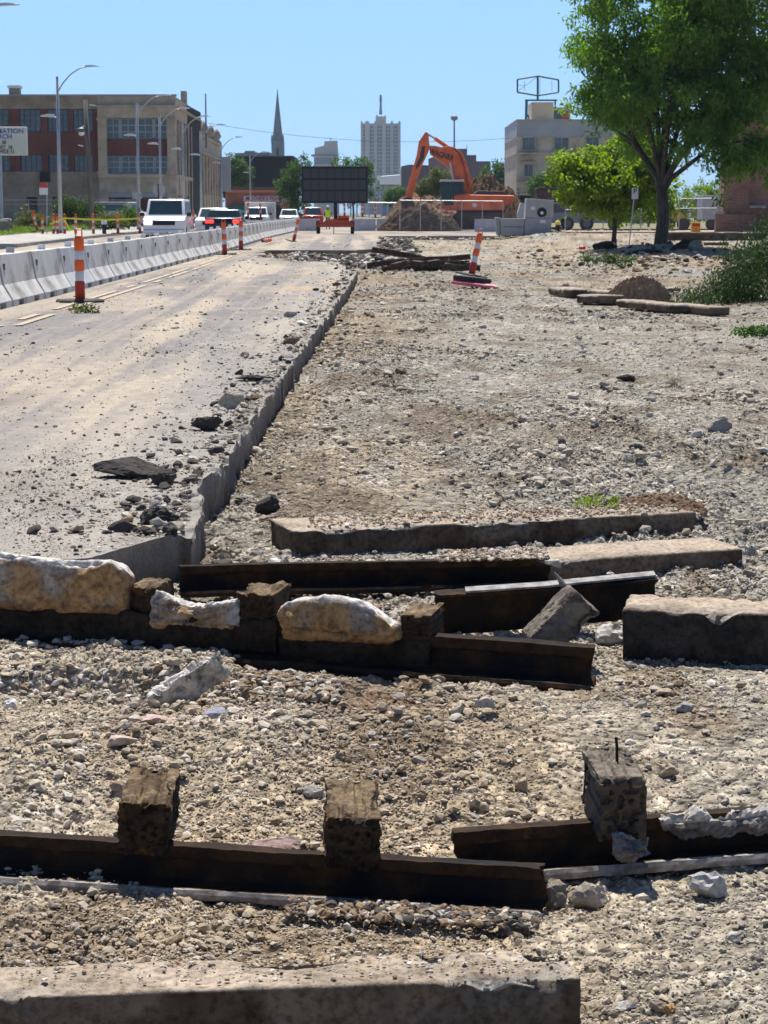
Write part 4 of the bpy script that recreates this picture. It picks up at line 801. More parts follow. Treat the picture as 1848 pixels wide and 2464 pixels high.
# ================================================================== FOREGROUND: track pieces, kerb stones, rocks
def frame(A, B, lean=0.0):
    A = Vector(A); B = Vector(B); x = (B-A).normalized(); y = Vector((0, 0, 1)).cross(x).normalized(); z = x.cross(y)
    M = Matrix((x, y, z)).transposed().to_4x4()
    if lean: M = M @ Matrix.Rotation(lean, 4, 'X')
    return Matrix.Translation(A) @ M, (B-A).length
def box_grid(L, D, H, res):
    nx, ny, nz = max(2, int(L/res)), max(2, int(D/res)), max(2, int(H/res)); V, F = [], []; n0 = 0
    def face(o, a, b, na, nb):
        nonlocal n0
        s, t = np.meshgrid(np.linspace(0, 1, na+1), np.linspace(0, 1, nb+1), indexing='ij')
        P = np.array(o)+s[..., None]*np.array(a)+t[..., None]*np.array(b); V.append(P.reshape(-1, 3))
        i = np.arange((na+1)*(nb+1)).reshape(na+1, nb+1)+n0; F.append(np.stack([i[:-1, :-1], i[1:, :-1], i[1:, 1:], i[:-1, 1:]], -1).reshape(-1, 4)); n0 += (na+1)*(nb+1)
    face((0, 0, 0), (L, 0, 0), (0, D, 0), nx, ny); face((0, D, -H), (L, 0, 0), (0, -D, 0), nx, ny)
    face((0, 0, -H), (L, 0, 0), (0, 0, H), nx, nz); face((L, D, -H), (-L, 0, 0), (0, 0, H), nx, nz)
    face((L, 0, -H), (0, D, 0), (0, 0, H), ny, nz); face((0, D, -H), (0, -D, 0), (0, 0, H), ny, nz)
    V = np.concatenate(V); F = np.concatenate(F)
    k = np.round(V*1e5).astype(np.int64); _, fi, inv = np.unique(k, axis=0, return_index=True, return_inverse=True)
    return V[fi], np.asarray(inv).reshape(-1)[F]
def worn_block(name, M, L, D, H, m, parent=None, seed=0, res=0.02, amp=0.006, rad=0.02, chip=0.02, freq=6.0, col=None, top=None, bend=0.0, smooth=True, grain=0.0):
    """block whose top front edge runs from local 0 to L along x; y goes back, z goes down; real wear on its edges"""
    V, F = box_grid(L, D, H, res); r = min(rad, D*0.45, H*0.45)
    lo = np.array([r, r, -H+r]); hi = np.array([L-r, D-r, -r]); q = np.clip(V, lo, hi); d = V-q; ln = np.linalg.norm(d, axis=1, keepdims=True); n = d/np.maximum(ln, 1e-9)
    V0 = V.copy(); V = q+n*r
    edg = ((np.abs(d) > 1e-6).sum(1) >= 2)
    e1 = np.minimum(np.minimum(V0[:, 1], D-V0[:, 1]), 9)+np.minimum(-V0[:, 2], H+V0[:, 2])          # near a long edge
    e2 = np.minimum(V0[:, 0], L-V0[:, 0]); near = np.maximum(ss(0.09, 0.0, e1), ss(0.05, 0.0, e2)*0.8)
    w = fbm3(V0*freq, seed*13+1, 4)-0.5+0.45*(fbm3(V0*freq*4.3, seed*13+4, 3)-0.5); w2 = ss(0.5, 0.70, .5*fbm3(V0*freq*1.3+5.1, seed*13+7, 4)+.5*fbm3(V0*freq*.35+2.1, seed*13+8, 3)+.02)
    V = V+n*(amp*2*w-chip*near*w2)[:, None]
    if grain: V = V-n*(grain*ss(.52, .68, fbm3(V0*np.array([75, 4, 75]), seed*13+11, 3)))[:, None]
    if top is not None: V[:, 2] += top(V0[:, 0], V0[:, 1])*ss(-H, 0, V0[:, 2])
    if bend: V[:, 2] += bend*np.sin(np.pi*V0[:, 0]/L)
    at_ = None
    if col is not None:
        C = col(V0, n, near*w2, seed); at_ = {'Col': ('FLOAT_COLOR', 'POINT', np.concatenate([np.clip(C, 0.005, 0.9), np.ones((len(C), 1))], 1))}
    A = np.array(M); P = (V @ A[:3, :3].T)+A[:3, 3]
    if parent is not None:
        B = np.array(world_of(parent).inverted()); P = P @ B[:3, :3].T+B[:3, 3]
    return np_mesh(name, P, F, m, parent=parent, smooth=smooth, attrs=at_)
m_block = mat('weathered_stone', (0.3, 0.27, 0.23), rough=0.95, attr='Col', col2=(0.52, 0.48, 0.44), scale=46, bump=0.004, bscale=120, mixlo=0.44, mixhi=0.64, spec=0.12)
m_rust = mat('rusted_rail_steel', (0.026, 0.018, 0.013), col2=(0.075, 0.036, 0.014), scale=9, mixlo=0.48, mixhi=0.68, rough=0.85, metal=0.0, bump=0.004, bscale=60, col3=(0.012, 0.012, 0.013), s3=3.0, m3=(.48, .62), spec=0.12)
m_rustb = mat('flaking_rust_edge', (0.055, 0.033, 0.019), col2=(0.025, 0.018, 0.013), scale=16, mixlo=0.42, mixhi=0.62, rough=0.95, bump=0.004, bscale=70, spec=.1, col3=(.15, .07, .025), s3=11., m3=(.58, .7))
m_railhead = mat('lit_rail_edge', (0.30, 0.275, 0.25), col2=(0.13, 0.115, 0.10), scale=22, mixlo=0.42, mixhi=0.6, rough=0.5, metal=0.0, bump=0.002, bscale=60)  # pale copy of the rail steel; sunlight on flange edges is in the colour
m_tie = mat('oily_timber', (0.034, 0.023, 0.015), col2=(0.085, 0.056, 0.03), scale=14, mixlo=0.45, mixhi=0.66, rough=0.7, bump=0.006, bscale=36, col3=(0.12, 0.068, 0.028), s3=8.0, m3=(.56, .68), spec=0.5)
m_greywood = mat('grey_split_timber', (0.20, 0.165, 0.125), col2=(0.075, 0.058, 0.042), scale=26, mixlo=0.42, mixhi=0.6, rough=0.9, bump=0.006, bscale=60, stretch=(0.25, 1, 1))
def lin(*stops):
    return np.array(stops)
def kerb_shade_col(base, dirt, crust):  # dark sides, light tops: stain plus shade put into the stone colour
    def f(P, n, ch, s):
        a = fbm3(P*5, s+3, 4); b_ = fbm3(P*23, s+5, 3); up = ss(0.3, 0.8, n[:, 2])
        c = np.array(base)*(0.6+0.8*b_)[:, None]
        k = (ss(0.42, 0.6, a)*0.8*(1-up))[:, None]; c = c*(1-k)+np.array(dirt)*(0.5+b_)[:, None]*k  # dirt tone keeps off the top: stain and painted shade together
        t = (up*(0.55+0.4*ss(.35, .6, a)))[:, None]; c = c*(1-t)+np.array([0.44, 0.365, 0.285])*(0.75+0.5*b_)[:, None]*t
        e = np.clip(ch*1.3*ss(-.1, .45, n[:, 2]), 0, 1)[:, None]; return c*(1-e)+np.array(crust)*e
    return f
KC = kerb_shade_col((0.17, 0.135, 0.10), (0.075, 0.055, 0.038), (0.42, 0.40, 0.36))
KD = kerb_shade_col((0.20, 0.17, 0.14), (0.10, 0.08, 0.06), (0.5, 0.47, 0.42))
def kerb(name, label, cat, uvA, uvB, zt, D, H, seed, col=KC, group=None, zb=None, **kw):
    A = gp(*uvA, zt); B = gp(*uvB, zt if zb is None else zb); M, L = frame(A, B)
    o = worn_block(name, M, L, D, H, m_block, seed=seed, col=col, **kw); return tag(o, label, cat, group), M, L
kerb('kerb_stone', 'big pale kerb stone across the bottom of the photo with a front coloured brown for stain and shade', 'kerb stone', (-260, 2408), (1400, 2351), -0.045, 0.165, 0.22, 1, res=0.007, amp=0.005, rad=0.008, chip=0.026, freq=10)
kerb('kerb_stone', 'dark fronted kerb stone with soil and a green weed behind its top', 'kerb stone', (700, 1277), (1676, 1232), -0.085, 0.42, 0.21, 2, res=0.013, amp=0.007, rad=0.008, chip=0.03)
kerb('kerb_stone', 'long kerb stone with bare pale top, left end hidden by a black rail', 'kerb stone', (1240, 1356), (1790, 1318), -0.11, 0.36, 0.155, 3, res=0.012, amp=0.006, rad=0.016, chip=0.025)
kerb('kerb_stone', 'black fronted kerb stone with a torn left end at the right edge of the photo', 'kerb stone', (1500, 1466), (1980, 1482), -0.025, 0.34, 0.22, 4, col=kerb_shade_col((0.055, 0.048, 0.042), (0.03, 0.026, 0.022), (0.42, 0.40, 0.37)), res=0.011, amp=0.010, rad=0.012, chip=0.05)
# ---- rails: girder section swept along a line, rusted, lying upside down
PROF = [(-.020, .168), (.045, .168), (.045, .154), (.012, .146), (.009, .05), (.016, .034), (.05, .026), (.05, 0), (-.155, .0), (-.160, .024), (-.150, .038), (-.137, .030), (-.06, .022), (-.012, .032), (.002, .05), (.003, .112), (-.016, .122)]
def rail_mesh(name, M, L, parent, m, prof=PROF, seg=0.014, seed=0, amp=0.0025, sag=0.0, sc=1.0):
    prof0 = prof; prof2 = []
    for i_, p_ in enumerate(prof):
        q_ = prof[(i_+1) % len(prof)]; d_ = math.hypot(q_[0]-p_[0], q_[1]-p_[1]); m_ = max(1, int(d_/.014)); prof2 += [(p_[0]+(q_[0]-p_[0])*w_/m_, p_[1]+(q_[1]-p_[1])*w_/m_) for w_ in range(m_)]
    prof = prof2; n = max(4, int(L/seg)); k = len(prof); xs = np.linspace(0, L, n+1); P = np.array(prof)*sc
    V = np.zeros((n+1, k, 3)); V[:, :, 0] = xs[:, None]; V[:, :, 1] = P[None, :, 0]; V[:, :, 2] = P[None, :, 1]
    f = V.reshape(-1, 3); j = fbm3(f*np.array([12, 30, 30]), seed, 4)-0.5; j2 = fbm3(f*np.array([3, 4, 4]), seed+9, 2)-0.5
    j3 = fbm3(f*90, seed+4, 2)-.5; j4 = ss(.55, .7, fbm3(f*np.array([14, 40, 40]), seed+5, 3)); f[:, 1] += j*amp*3.5+j3*amp*1.2-j4*amp*1.2; f[:, 2] += j*amp*2.4+j3*amp*.8+j2*amp*3+sag*np.sin(np.pi*f[:, 0]/L)
    f[-k:, 0] += (fbm3(f[-k:]*30, seed, 3)-.5)*0.05; f[:k, 0] += (fbm3(f[:k]*30, seed+1, 3)-.5)*0.05
    i = np.arange((n+1)*k).reshape(n+1, k); nx = np.roll(i, -1, 1)
    Fq = np.stack([i[:-1], nx[:-1], nx[1:], i[1:]], -1).reshape(-1, 4)
    bmn = bmesh.new(); A = M if parent is None else world_of(parent).inverted() @ M
    vs = [bmn.verts.new(A @ Vector(p)) for p in f]
    for q in Fq: bmn.faces.new([vs[t] for t in q])
    bmn.faces.new([vs[t] for t in range(k)]); bmn.faces.new([vs[t] for t in range(n*k+k-1, n*k-1, -1)])
    bmesh.ops.recalc_face_normals(bmn, faces=bmn.faces)
    ms = m if isinstance(m, (list, tuple)) else [m]
    if len(ms) > 1:
        for q, fc in enumerate(bmn.faces):
            if q < len(Fq) and f[Fq[q], 1].mean() < -.105*sc: fc.material_index = 1
    if len(prof0) == 17:
        for q, fc in enumerate(bmn.faces):
            if q < len(Fq) and fc.material_index == 0 and P[Fq[q] % k, 1].mean() > .112*sc and P[Fq[q] % k, 0].mean() < .0: fc.material_index = len(ms)
        ms = list(ms)+[m_rustb]
    me = bpy.data.meshes.new(name); bmn.to_mesh(me); bmn.free()
    for q in ms: me.materials.append(q)
    return link(bpy.data.objects.new(name, me), parent)
m_tiec = mat('muddy_shaded_timber', (0.1, 0.07, 0.05), rough=.85, attr='Col', col2=(.5, .45, .4), scale=70, bump=.004, bscale=120, mixlo=.42, mixhi=.62, spec=.2)
def tie_col(P, n, ch, s):  # muddy tops kept light, sides near black: sun and shade in the colour
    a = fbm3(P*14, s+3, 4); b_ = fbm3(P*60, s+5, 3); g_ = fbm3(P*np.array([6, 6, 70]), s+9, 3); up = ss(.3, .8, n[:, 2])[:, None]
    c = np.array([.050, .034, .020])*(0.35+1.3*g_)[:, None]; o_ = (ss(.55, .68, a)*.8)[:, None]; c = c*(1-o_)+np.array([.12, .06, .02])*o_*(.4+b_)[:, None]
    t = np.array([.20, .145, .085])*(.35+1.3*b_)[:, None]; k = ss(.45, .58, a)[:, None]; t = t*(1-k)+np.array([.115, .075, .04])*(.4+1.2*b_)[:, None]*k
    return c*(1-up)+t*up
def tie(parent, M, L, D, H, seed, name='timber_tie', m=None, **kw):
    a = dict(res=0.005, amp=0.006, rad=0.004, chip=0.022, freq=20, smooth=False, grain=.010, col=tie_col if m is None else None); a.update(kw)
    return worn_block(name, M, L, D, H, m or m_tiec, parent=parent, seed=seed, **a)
RZ = lambda a: Matrix.Rotation(a, 4, 'Z')
# rail A with two tie stubs
A = gp(-160, 1996, -0.115); B = gp(1312, 2087, -0.125); tA = thing('upturned_rail', 'rusty upturned rail with two square tie stubs, nearest on the left', 'rail', gp(600, 2150, -0.22))
M, L = frame(A, B); rail_mesh('rail', M @ Matrix.Translation((0, 0, -.106)), L, tA, [m_rust, m_railhead], seed=3, sc=.63)
def tie_at(parent, u, v, z, w, D, H, yaw, seed, lean=0.0, roll=0.0, **kw):
    M = Matrix.Translation(gp(u, v, z)) @ RZ(yaw) @ Matrix.Rotation(lean, 4, 'X') @ Matrix.Rotation(roll, 4, 'Y')
    return tie(parent, M, w, D, H, seed, **kw)
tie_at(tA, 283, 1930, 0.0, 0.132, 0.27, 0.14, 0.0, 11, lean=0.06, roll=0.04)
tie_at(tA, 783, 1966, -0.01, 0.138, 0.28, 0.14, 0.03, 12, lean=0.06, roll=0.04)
# rail B with one tie stub and concrete clinging to it
A = gp(1092, 2001, -0.125); B = gp(1990, 1936, -0.105); tB = thing('upturned_rail', 'rusty rail stub at the right with a single tall tie and grey concrete lumps', 'rail', gp(1500, 2090, -0.22))
M, L = frame(A, B); rail_mesh('rail', M @ Matrix.Translation((0, 0, -.114)), L, tB, [m_rust, m_railhead], seed=5, sc=.68)
tie_at(tB, 1447, 1884, 0.015, 0.122, 0.26, 0.165, 0.10, 13, lean=0.10, m=m_tie)
tie_at(tB, 1441, 1872, 0.028, 0.118, 0.23, 0.03, 0.10, 14, lean=0.10, name='tie_cap', m=m_greywood)
sp = MB(); p = gp(1485, 1824, 0.045); sp.tube([p-Vector((0, 0, .02)), p+Vector((-.001, 0, .03)), p+Vector((-.004, 0, .056))], [.004, .004, .004, .003], n=6); sp.build('spike', m_rust, tB, world=True)
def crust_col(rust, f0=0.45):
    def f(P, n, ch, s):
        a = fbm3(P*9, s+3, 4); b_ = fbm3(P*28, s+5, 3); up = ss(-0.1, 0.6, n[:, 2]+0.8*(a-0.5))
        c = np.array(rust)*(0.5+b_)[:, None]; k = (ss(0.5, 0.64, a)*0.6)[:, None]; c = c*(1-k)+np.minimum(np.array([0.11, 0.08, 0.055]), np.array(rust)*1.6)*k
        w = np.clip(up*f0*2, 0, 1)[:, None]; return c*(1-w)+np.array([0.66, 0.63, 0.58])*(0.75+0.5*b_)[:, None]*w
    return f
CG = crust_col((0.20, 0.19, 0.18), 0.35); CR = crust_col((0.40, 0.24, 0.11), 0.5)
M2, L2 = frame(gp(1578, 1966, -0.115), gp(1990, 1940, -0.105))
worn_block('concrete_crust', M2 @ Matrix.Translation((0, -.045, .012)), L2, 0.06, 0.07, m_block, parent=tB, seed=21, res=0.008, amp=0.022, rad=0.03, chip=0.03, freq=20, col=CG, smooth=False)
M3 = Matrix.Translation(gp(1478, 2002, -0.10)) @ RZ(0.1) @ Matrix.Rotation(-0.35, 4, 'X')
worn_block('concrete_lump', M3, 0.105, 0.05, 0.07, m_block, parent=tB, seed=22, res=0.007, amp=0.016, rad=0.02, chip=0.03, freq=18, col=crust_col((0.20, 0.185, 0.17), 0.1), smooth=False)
# rail C: the long one in the middle, slabs and tie ends still stuck on it
zC = -0.015
A = gp(-160, 1436, zC); B = gp(1432, 1556, zC-0.065); tC = thing('upturned_rail', 'long rusty rail in the middle carrying broken slabs of brown concrete', 'rail', gp(640, 1600, -0.2))
MC, LC = frame(A, B, 0.05); rail_mesh('rail', MC @ Matrix.Translation((0, 0, -.143)), LC, tC, [m_rust, m_rust], seed=7, sc=.85)
dC = (B-A)/(1432+160)
def c_at(u, dz, dy=0.0): p = A+dC*(u+160); return Matrix.Translation(p+Vector((0, dy, dz))) @ RZ(math.atan2(dC.y, dC.x))
pxm = dC.length
def slab(u0, u1, dz, H, D, seed, topf=None, lean=0.0, dy=-0.03, col=CR, **kw):
    a = dict(res=0.006, amp=0.010, rad=0.040, chip=0.035, freq=9); a.update(kw)
    return worn_block('concrete_slab', c_at(u0, dz, dy) @ Matrix.Rotation(lean, 4, 'X'), (u1-u0)*pxm, D, H, m_block, parent=tC, seed=seed, col=col, top=topf, **a)
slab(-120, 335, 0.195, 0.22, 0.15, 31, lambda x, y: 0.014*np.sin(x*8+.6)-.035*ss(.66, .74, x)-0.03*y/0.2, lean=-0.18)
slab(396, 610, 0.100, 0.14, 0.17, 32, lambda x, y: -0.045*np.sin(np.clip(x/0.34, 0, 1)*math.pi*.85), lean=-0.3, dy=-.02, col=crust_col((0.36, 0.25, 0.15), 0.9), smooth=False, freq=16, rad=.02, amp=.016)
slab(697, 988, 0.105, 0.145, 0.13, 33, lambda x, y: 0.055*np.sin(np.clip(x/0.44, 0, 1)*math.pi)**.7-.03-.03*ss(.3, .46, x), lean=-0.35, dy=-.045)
def ctie(u0, u1, dz, H, seed, D=0.24, dy=-0.02, lean=0.02):
    return tie(tC, c_at(u0, dz, dy) @ Matrix.Rotation(lean, 4, 'X'), (u1-u0)*pxm, D, H, seed, res=0.01)
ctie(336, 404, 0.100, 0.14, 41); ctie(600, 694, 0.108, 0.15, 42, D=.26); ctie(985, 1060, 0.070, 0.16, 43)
slab(-160, 700, -0.015, 0.14, 0.03, 34, dy=-0.035, res=.016, amp=.012, col=crust_col((0.034, 0.026, 0.019), 0.0), chip=.02)
slab(690, 1060, -0.03, 0.14, 0.03, 35, dy=-0.03, res=.016, amp=.012, col=crust_col((0.034, 0.026, 0.019), 0.0), chip=.02)
# rail D behind it, rail E with its torn flange
A = gp(432, 1362, -0.07); B = gp(1322, 1341, -0.07); tD = thing('rail', 'straight black rail lying in front of the long bare kerb stone', 'rail', gp(870, 1412, -0.2)); M, L = frame(A, B)
rail_mesh('rail_body', M @ Matrix.Translation((0, 0, -.121)), L, tD, [m_rust], seed=8, sc=.72)
b_ = MB(); p = gp(1290, 1347, -0.068); b_.prism([p, p+Vector((.10, .0, .004)), p+Vector((.11, -.02, -.03)), p+Vector((.05, -.012, -.012))], (0, -.014, -.004)); b_.build('torn_flange', m_railhead, tD, world=True)
A = gp(1050, 1428, -0.035); B = gp(1572, 1388, 0.0); tE = thing('rail', 'black rail with a torn pale flange curling up behind the leaning timber', 'rail', gp(1300, 1500, -0.2)); M, L = frame(A, B)
PROFE = [(-.05, .168), (.05, .168), (.05, .156), (.008, .148), (.008, .0), (-.006, .0), (-.006, .148), (-.05, .157)]
rail_mesh('rail_body', M @ Matrix.Translation((0, 0, -.168)), L, tE, [m_rust], prof=PROFE, seed=9, amp=.004)
b_ = MB()
q = [gp(1120, 1424, -.028), gp(1300, 1412, -.02), gp(1420, 1400, -.005), gp(1576, 1385, .006)]
for i in range(3):
    a, c = q[i], q[i+1]; b_.prism([a+Vector((0, -.03, 0)), c+Vector((0, -.03, 0)), c+Vector((0, .045, .004)), a+Vector((0, .045, .004))], (0, 0, .008))
s0 = gp(1355, 1408, -.01); b_.tube([s0, s0+Vector((-.012, 0, .02)), s0+Vector((-.035, 0, .052))], [.014, .010, .003], n=6)
b_.build('torn_flange', m_railhead, tE, world=True)
# leaning timber wedged between them
tt = gp(1275, 1540, -.10)
Mx = Matrix.Translation(tt+Vector((0, .02, 0))) @ RZ(0.15) @ Matrix.Rotation(-0.8, 4, 'Y')
o = worn_block('timber_block', Mx, 0.25, 0.15, 0.13, m_greywood, seed=51, res=0.006, amp=0.006, rad=0.006, chip=0.03, freq=16, smooth=False)
tag(o, 'split grey timber block leaning on the right end of the long middle rail', 'timber block')
rb = MB(); p0 = gp(1060, 1600, -.17)
ICO4 = ico(4)
# ---- individual stones
def one_rock(name, label, cat, u, v, wpx, hpx, colr, seed, z=None, group=None, base=ICO3, cuts=9, flat=None, yaw=None, tilt=0.3, sink=0.2):
    z0 = -0.21 if z is None else z
    p = gp(u, v, z0); s = wpx/2*p.y/FPX; hh = hpx/2*p.y/FPX
    rgk = np.random.default_rng(seed); V, F = rock_shape(base, seed, 0.5, cuts); V = V/np.abs(V).max(0)
    Q = Matrix.Rotation(rgk.uniform(-tilt, tilt), 3, 'X') @ Matrix.Rotation(rgk.uniform(-tilt, tilt), 3, 'Y'); V = V @ np.array(Matrix.Rotation(rgk.uniform(0, 6.28) if yaw is None else yaw, 3, 'Z')).T
    V = V/np.abs(V).max(0)*np.array([s, max(s*0.7, hh), hh]); V = V @ np.array(Q).T
    V += (fbm3(V/s*2.2, seed, 3)[:, None]-.5)*V*0.5+(fbm3(V/s*6, seed+3, 3)[:, None]-.5)*V*0.35
    C = np.clip(np.array(colr)*(0.75+0.5*fbm3(V/s*3, seed+2, 3)[:, None]), 0, .85); zmin = V[:, 2].min()
    off = np.array([p.x, p.y, (z0 if z is not None else float(low(p.x, p.y)))-zmin-sink*hh])
    o = np_mesh(name, V, F, m_rock, attrs={'Col': ('FLOAT_COLOR', 'POINT', np.concatenate([C, np.ones((len(C), 1))], 1))}); o.location = off
    return tag(o, label, cat, group)
PALE, WHITE, GREY, DARK, BROWN, PINK, TAN = (.46, .42, .36), (.66, .64, .60), (.36, .34, .31), (.055, .05, .046), (.19, .13, .08), (.55, .40, .36), (.42, .34, .25)
for d in [
 ('big grey and white rock alone below the concrete lumps, lower right', 1702, 2118, 108, 84, (.42, .41, .40), 61),
 ('dark faced block with a pale top, right of the near rail end', 1425, 2150, 112, 78, (.36, .31, .25), 62),
 ('small dark block squeezed between the near rail end and the paler block', 1343, 2150, 66, 74, (.22, .19, .15), 63),
 ('pink granite lump behind the nearest rail, left of the second tie', 668, 2038, 128, 62, PINK, 64),
 ('flat pink rock slab lying in the middle of the gravel, left half', 362, 1778, 104, 34, PINK, 65),
 ('bluish grey flat stone in the gravel right of the flat pink slab', 515, 1758, 72, 34, (.30, .31, .36), 66),
 ('white squared stone at the left edge beside the shaded hollow', 30, 1672, 44, 46, WHITE, 67),
 ('grey wedge stone just left of the second tie', 757, 1930, 70, 46, GREY, 68),
 ('round brown stone in the gravel left of the single tall tie', 1257, 1905, 42, 48, (.36, .29, .2), 69),
 ('large tan stone in the gravel right of the single tall tie', 1606, 1875, 46, 46, TAN, 70),
 ('pointed grey stone standing up in the gravel near the right edge', 1650, 1758, 58, 40, GREY, 71),
 ('big pale angular stone in the upper middle of the near gravel', 1165, 1755, 66, 48, PALE, 72),
 ('pale stone touching the left side of the big angular one', 1100, 1765, 44, 34, PALE, 73),
 ('white smooth flat stone left of the first tie', 185, 1862, 44, 20, WHITE, 74),
 ('pinkish flat stone right behind the first tie', 290, 1845, 76, 36, (.5, .41, .34), 75),
 ('dark lump on the gravel at the foot of the long middle rail', 1330, 1627, 44, 46, (.34, .31, .28), 76),
 ('rough white stone between the long middle rail and the torn black kerb', 1465, 1540, 78, 66, (.5, .48, .45), 77),
 ('black lump at the end of the near rail', 1235, 2238, 86, 52, (.07, .068, .06), 78),
 ('pale stone in the lower right gravel under the grey and white rock', 1770, 2250, 52, 38, PALE, 79),
 ('orange tinted stone at the bottom beside the big kerb stone', 1612, 2425, 34, 38, (.40, .24, .10), 80),
 ('white rounded stone at the bottom right of the big kerb stone', 1505, 2408, 60, 26, (.58, .56, .52), 81),
 ('brown stone right of the white rounded stone at the bottom', 1580, 2412, 52, 30, (.3, .25, .2), 82),
 ('black asphalt lump lying against the slab edge in the rubble', 640, 1222, 68, 56, DARK, 83),
 ('pale rounded boulder near the corner of the slab, left rubble', 522, 1296, 40, 38, PALE, 84),
 ('grey broken boulder heap stone near the right edge, middle distance', 1728, 1036, 62, 40, (.28, .27, .26), 85),
 ('dark flat lump in the middle of the gravel field', 1526, 1086, 42, 26, (.10, .1, .09), 86),
 ('upright dark brick piece standing in the middle gravel', 1352, 1070, 22, 30, (.16, .14, .12), 87),
 ('black timber scrap lying in the right middle gravel', 1505, 914, 56, 20, DARK, 88),
]:
    one_rock('stone', d[0], 'stone', *d[1:])
# upright slanted piece of white concrete in the hollow
Mw = Matrix.Translation(gp(395, 1702, -.20)) @ RZ(0.35) @ Matrix.Rotation(-0.50, 4, 'Y')
o = worn_block('concrete_piece', Mw @ Matrix.Translation((-.03, 0, .06)), 0.29, 0.07, 0.10, m_block, seed=91, res=.006, amp=.012, rad=.008, chip=.05, freq=20, col=crust_col((.5, .45, .36), .8), smooth=False); tag(o, 'white slanted piece of broken concrete rising from the shaded hollow', 'concrete piece')
# asphalt lumps on the slab
for d in [('long black asphalt lump on the slab, nearest but one', 305, 1148, 172, 44, 101), ('black asphalt lump at the right end of the long one', 392, 1172, 78, 42, 102), ('low black asphalt lump on the slab nearest the corner', 372, 1262, 105, 42, 103),
          ('rounded black asphalt lump on the slab, middle distance', 505, 1036, 92, 36, 104), ('thin black asphalt plate lying on the slab', 614, 916, 90, 16, 105), ('brown block on the slab close to the broken edge', 702, 829, 40, 18, 106),
          ('tilted grey brick on the slab far along the edge', 700, 764, 34, 15, 107), ('broken pale slab chip standing at the edge beside the thin plate', 560, 985, 70, 44, 108)]:
    c = DARK if 'black' in d[0] else (.2, .15, .11) if 'brown' in d[0] else GREY if 'grey' in d[0] else (.4, .36, .3)
    d = (d[0], d[1], d[2], d[3], d[4]*1.15, d[5])
    one_rock('asphalt_lump' if 'black' in d[0] else 'broken_piece', d[0], 'asphalt lump' if 'black' in d[0] else 'broken piece', *d[1:5], c, d[5], z=0.0, sink=.1, base=ICO4, tilt=.08)
rg = np.random.default_rng(77)
for i in range(150):
    big = i < 60
    X_, Y_ = pix_scatter(1, -60, 1900, 1620 if big else 620, 2460 if big else 1330, rg); u_ = X_[0]/Y_[0]*FPX+924
    if not big and X_[0] < edge(Y_)[0]+.15 and Y_[0] < 66: continue
    if Y_[0] < 4.7 and X_[0] < .5: continue
    v_ = IH/2+FPX*math.tan(math.atan2(CAM_H+.2, Y_[0])-PITCH); s = rg.uniform(16, 34) if big else rg.uniform(11, 24)
    k = rg.choice(5, p=[.45, .2, .2, .1, .05]); c = (PALE, TAN, GREY, BROWN, DARK)[k]; nm = ('pale', 'tan', 'grey', 'brown', 'black')[k]
    one_rock('stone', f'loose {nm} stone lying on the gravel bed', 'stone', u_, v_, s, s*rg.uniform(.5, .8), c, 300+i, group=f'loose {nm} stones on the gravel', base=ICO2, cuts=6)

# soil and gravel lying on top of the kerb stones
rg = np.random.default_rng(91)
def sprinkle(uA, vA, uB, vB, z, n, s0, s1, w, pal, seed):
    rg = np.random.default_rng(seed); t = rg.random(n); A = gp(uA, vA, z); B = gp(uB, vB, z); P = np.array(A)[None]+(np.array(B)-np.array(A))[None]*t[:, None]; P[:, 1] += rg.random(n)*w; P[:, 2] += .003
    S = s0+(s1-s0)*rg.random(n)**3; o = scatter_mesh('gravel', P, S, pick(n, pal, rg), m_rock, seed=seed); return tag(o, kind='stuff')
sprinkle(1060, 1352, 1320, 1345, -.055, 900, .006, .022, .30, [20, 20, 10, 10, 3, 25, 5, 5], 92)
sprinkle(740, 1270, 1640, 1232, -.083, 1500, .005, .018, .40, [20, 25, 8, 8, 3, 30, 5, 5], 93)
sprinkle(20, 2380, 1390, 2345, -.043, 500, .002, .008, .15, [20, 15, 15, 10, 10, 10, 5, 5], 94)
sprinkle(690, 2200, 1300, 2238, -.20, 700, .004, .020, .12, [6, 8, 3, 3, 2, 40, 10, 30], 95)
sprinkle(520, 1660, 820, 1690, -.165, 700, .005, .026, .35, [8, 10, 4, 4, 4, 45, 10, 16], 96)
sprinkle(560, 1490, 1000, 1540, -.10, 120, .004, .012, .03, [10, 10, 5, 5, 5, 40, 10, 10], 97)

# ================================================================== BARRIERS, CHANNELIZERS, STREET FURNITURE
HD = -0.0171                                        # the road heads a little to the left
RD = math.atan2(-HD, 1)                             # rotation that turns +Y onto the road
gpav = lambda u, v: on(u, v, pav)
m_conc = mat('barrier_concrete', (0.60, 0.59, 0.56), col2=(0.48, 0.47, 0.45), scale=1.6, rough=0.9, bump=0.003, bscale=30, mixlo=.4, mixhi=.62, col3=(0.24, 0.225, 0.21), s3=0.9, m3=(.56, .66))
m_conc2 = mat('pale_barrier_concrete', (0.55, 0.56, 0.57), col2=(0.42, 0.43, 0.44), scale=1.2, rough=0.85, bump=0.002, bscale=30)
m_dark = mat('dark_hollow', (0.03, 0.03, 0.03), rough=.95)
m_stain = mat('lift_loop_stain', (0.13, 0.12, 0.11), rough=.9)
m_white = mat('white_reflector', (0.8, 0.8, 0.8), rough=.4)
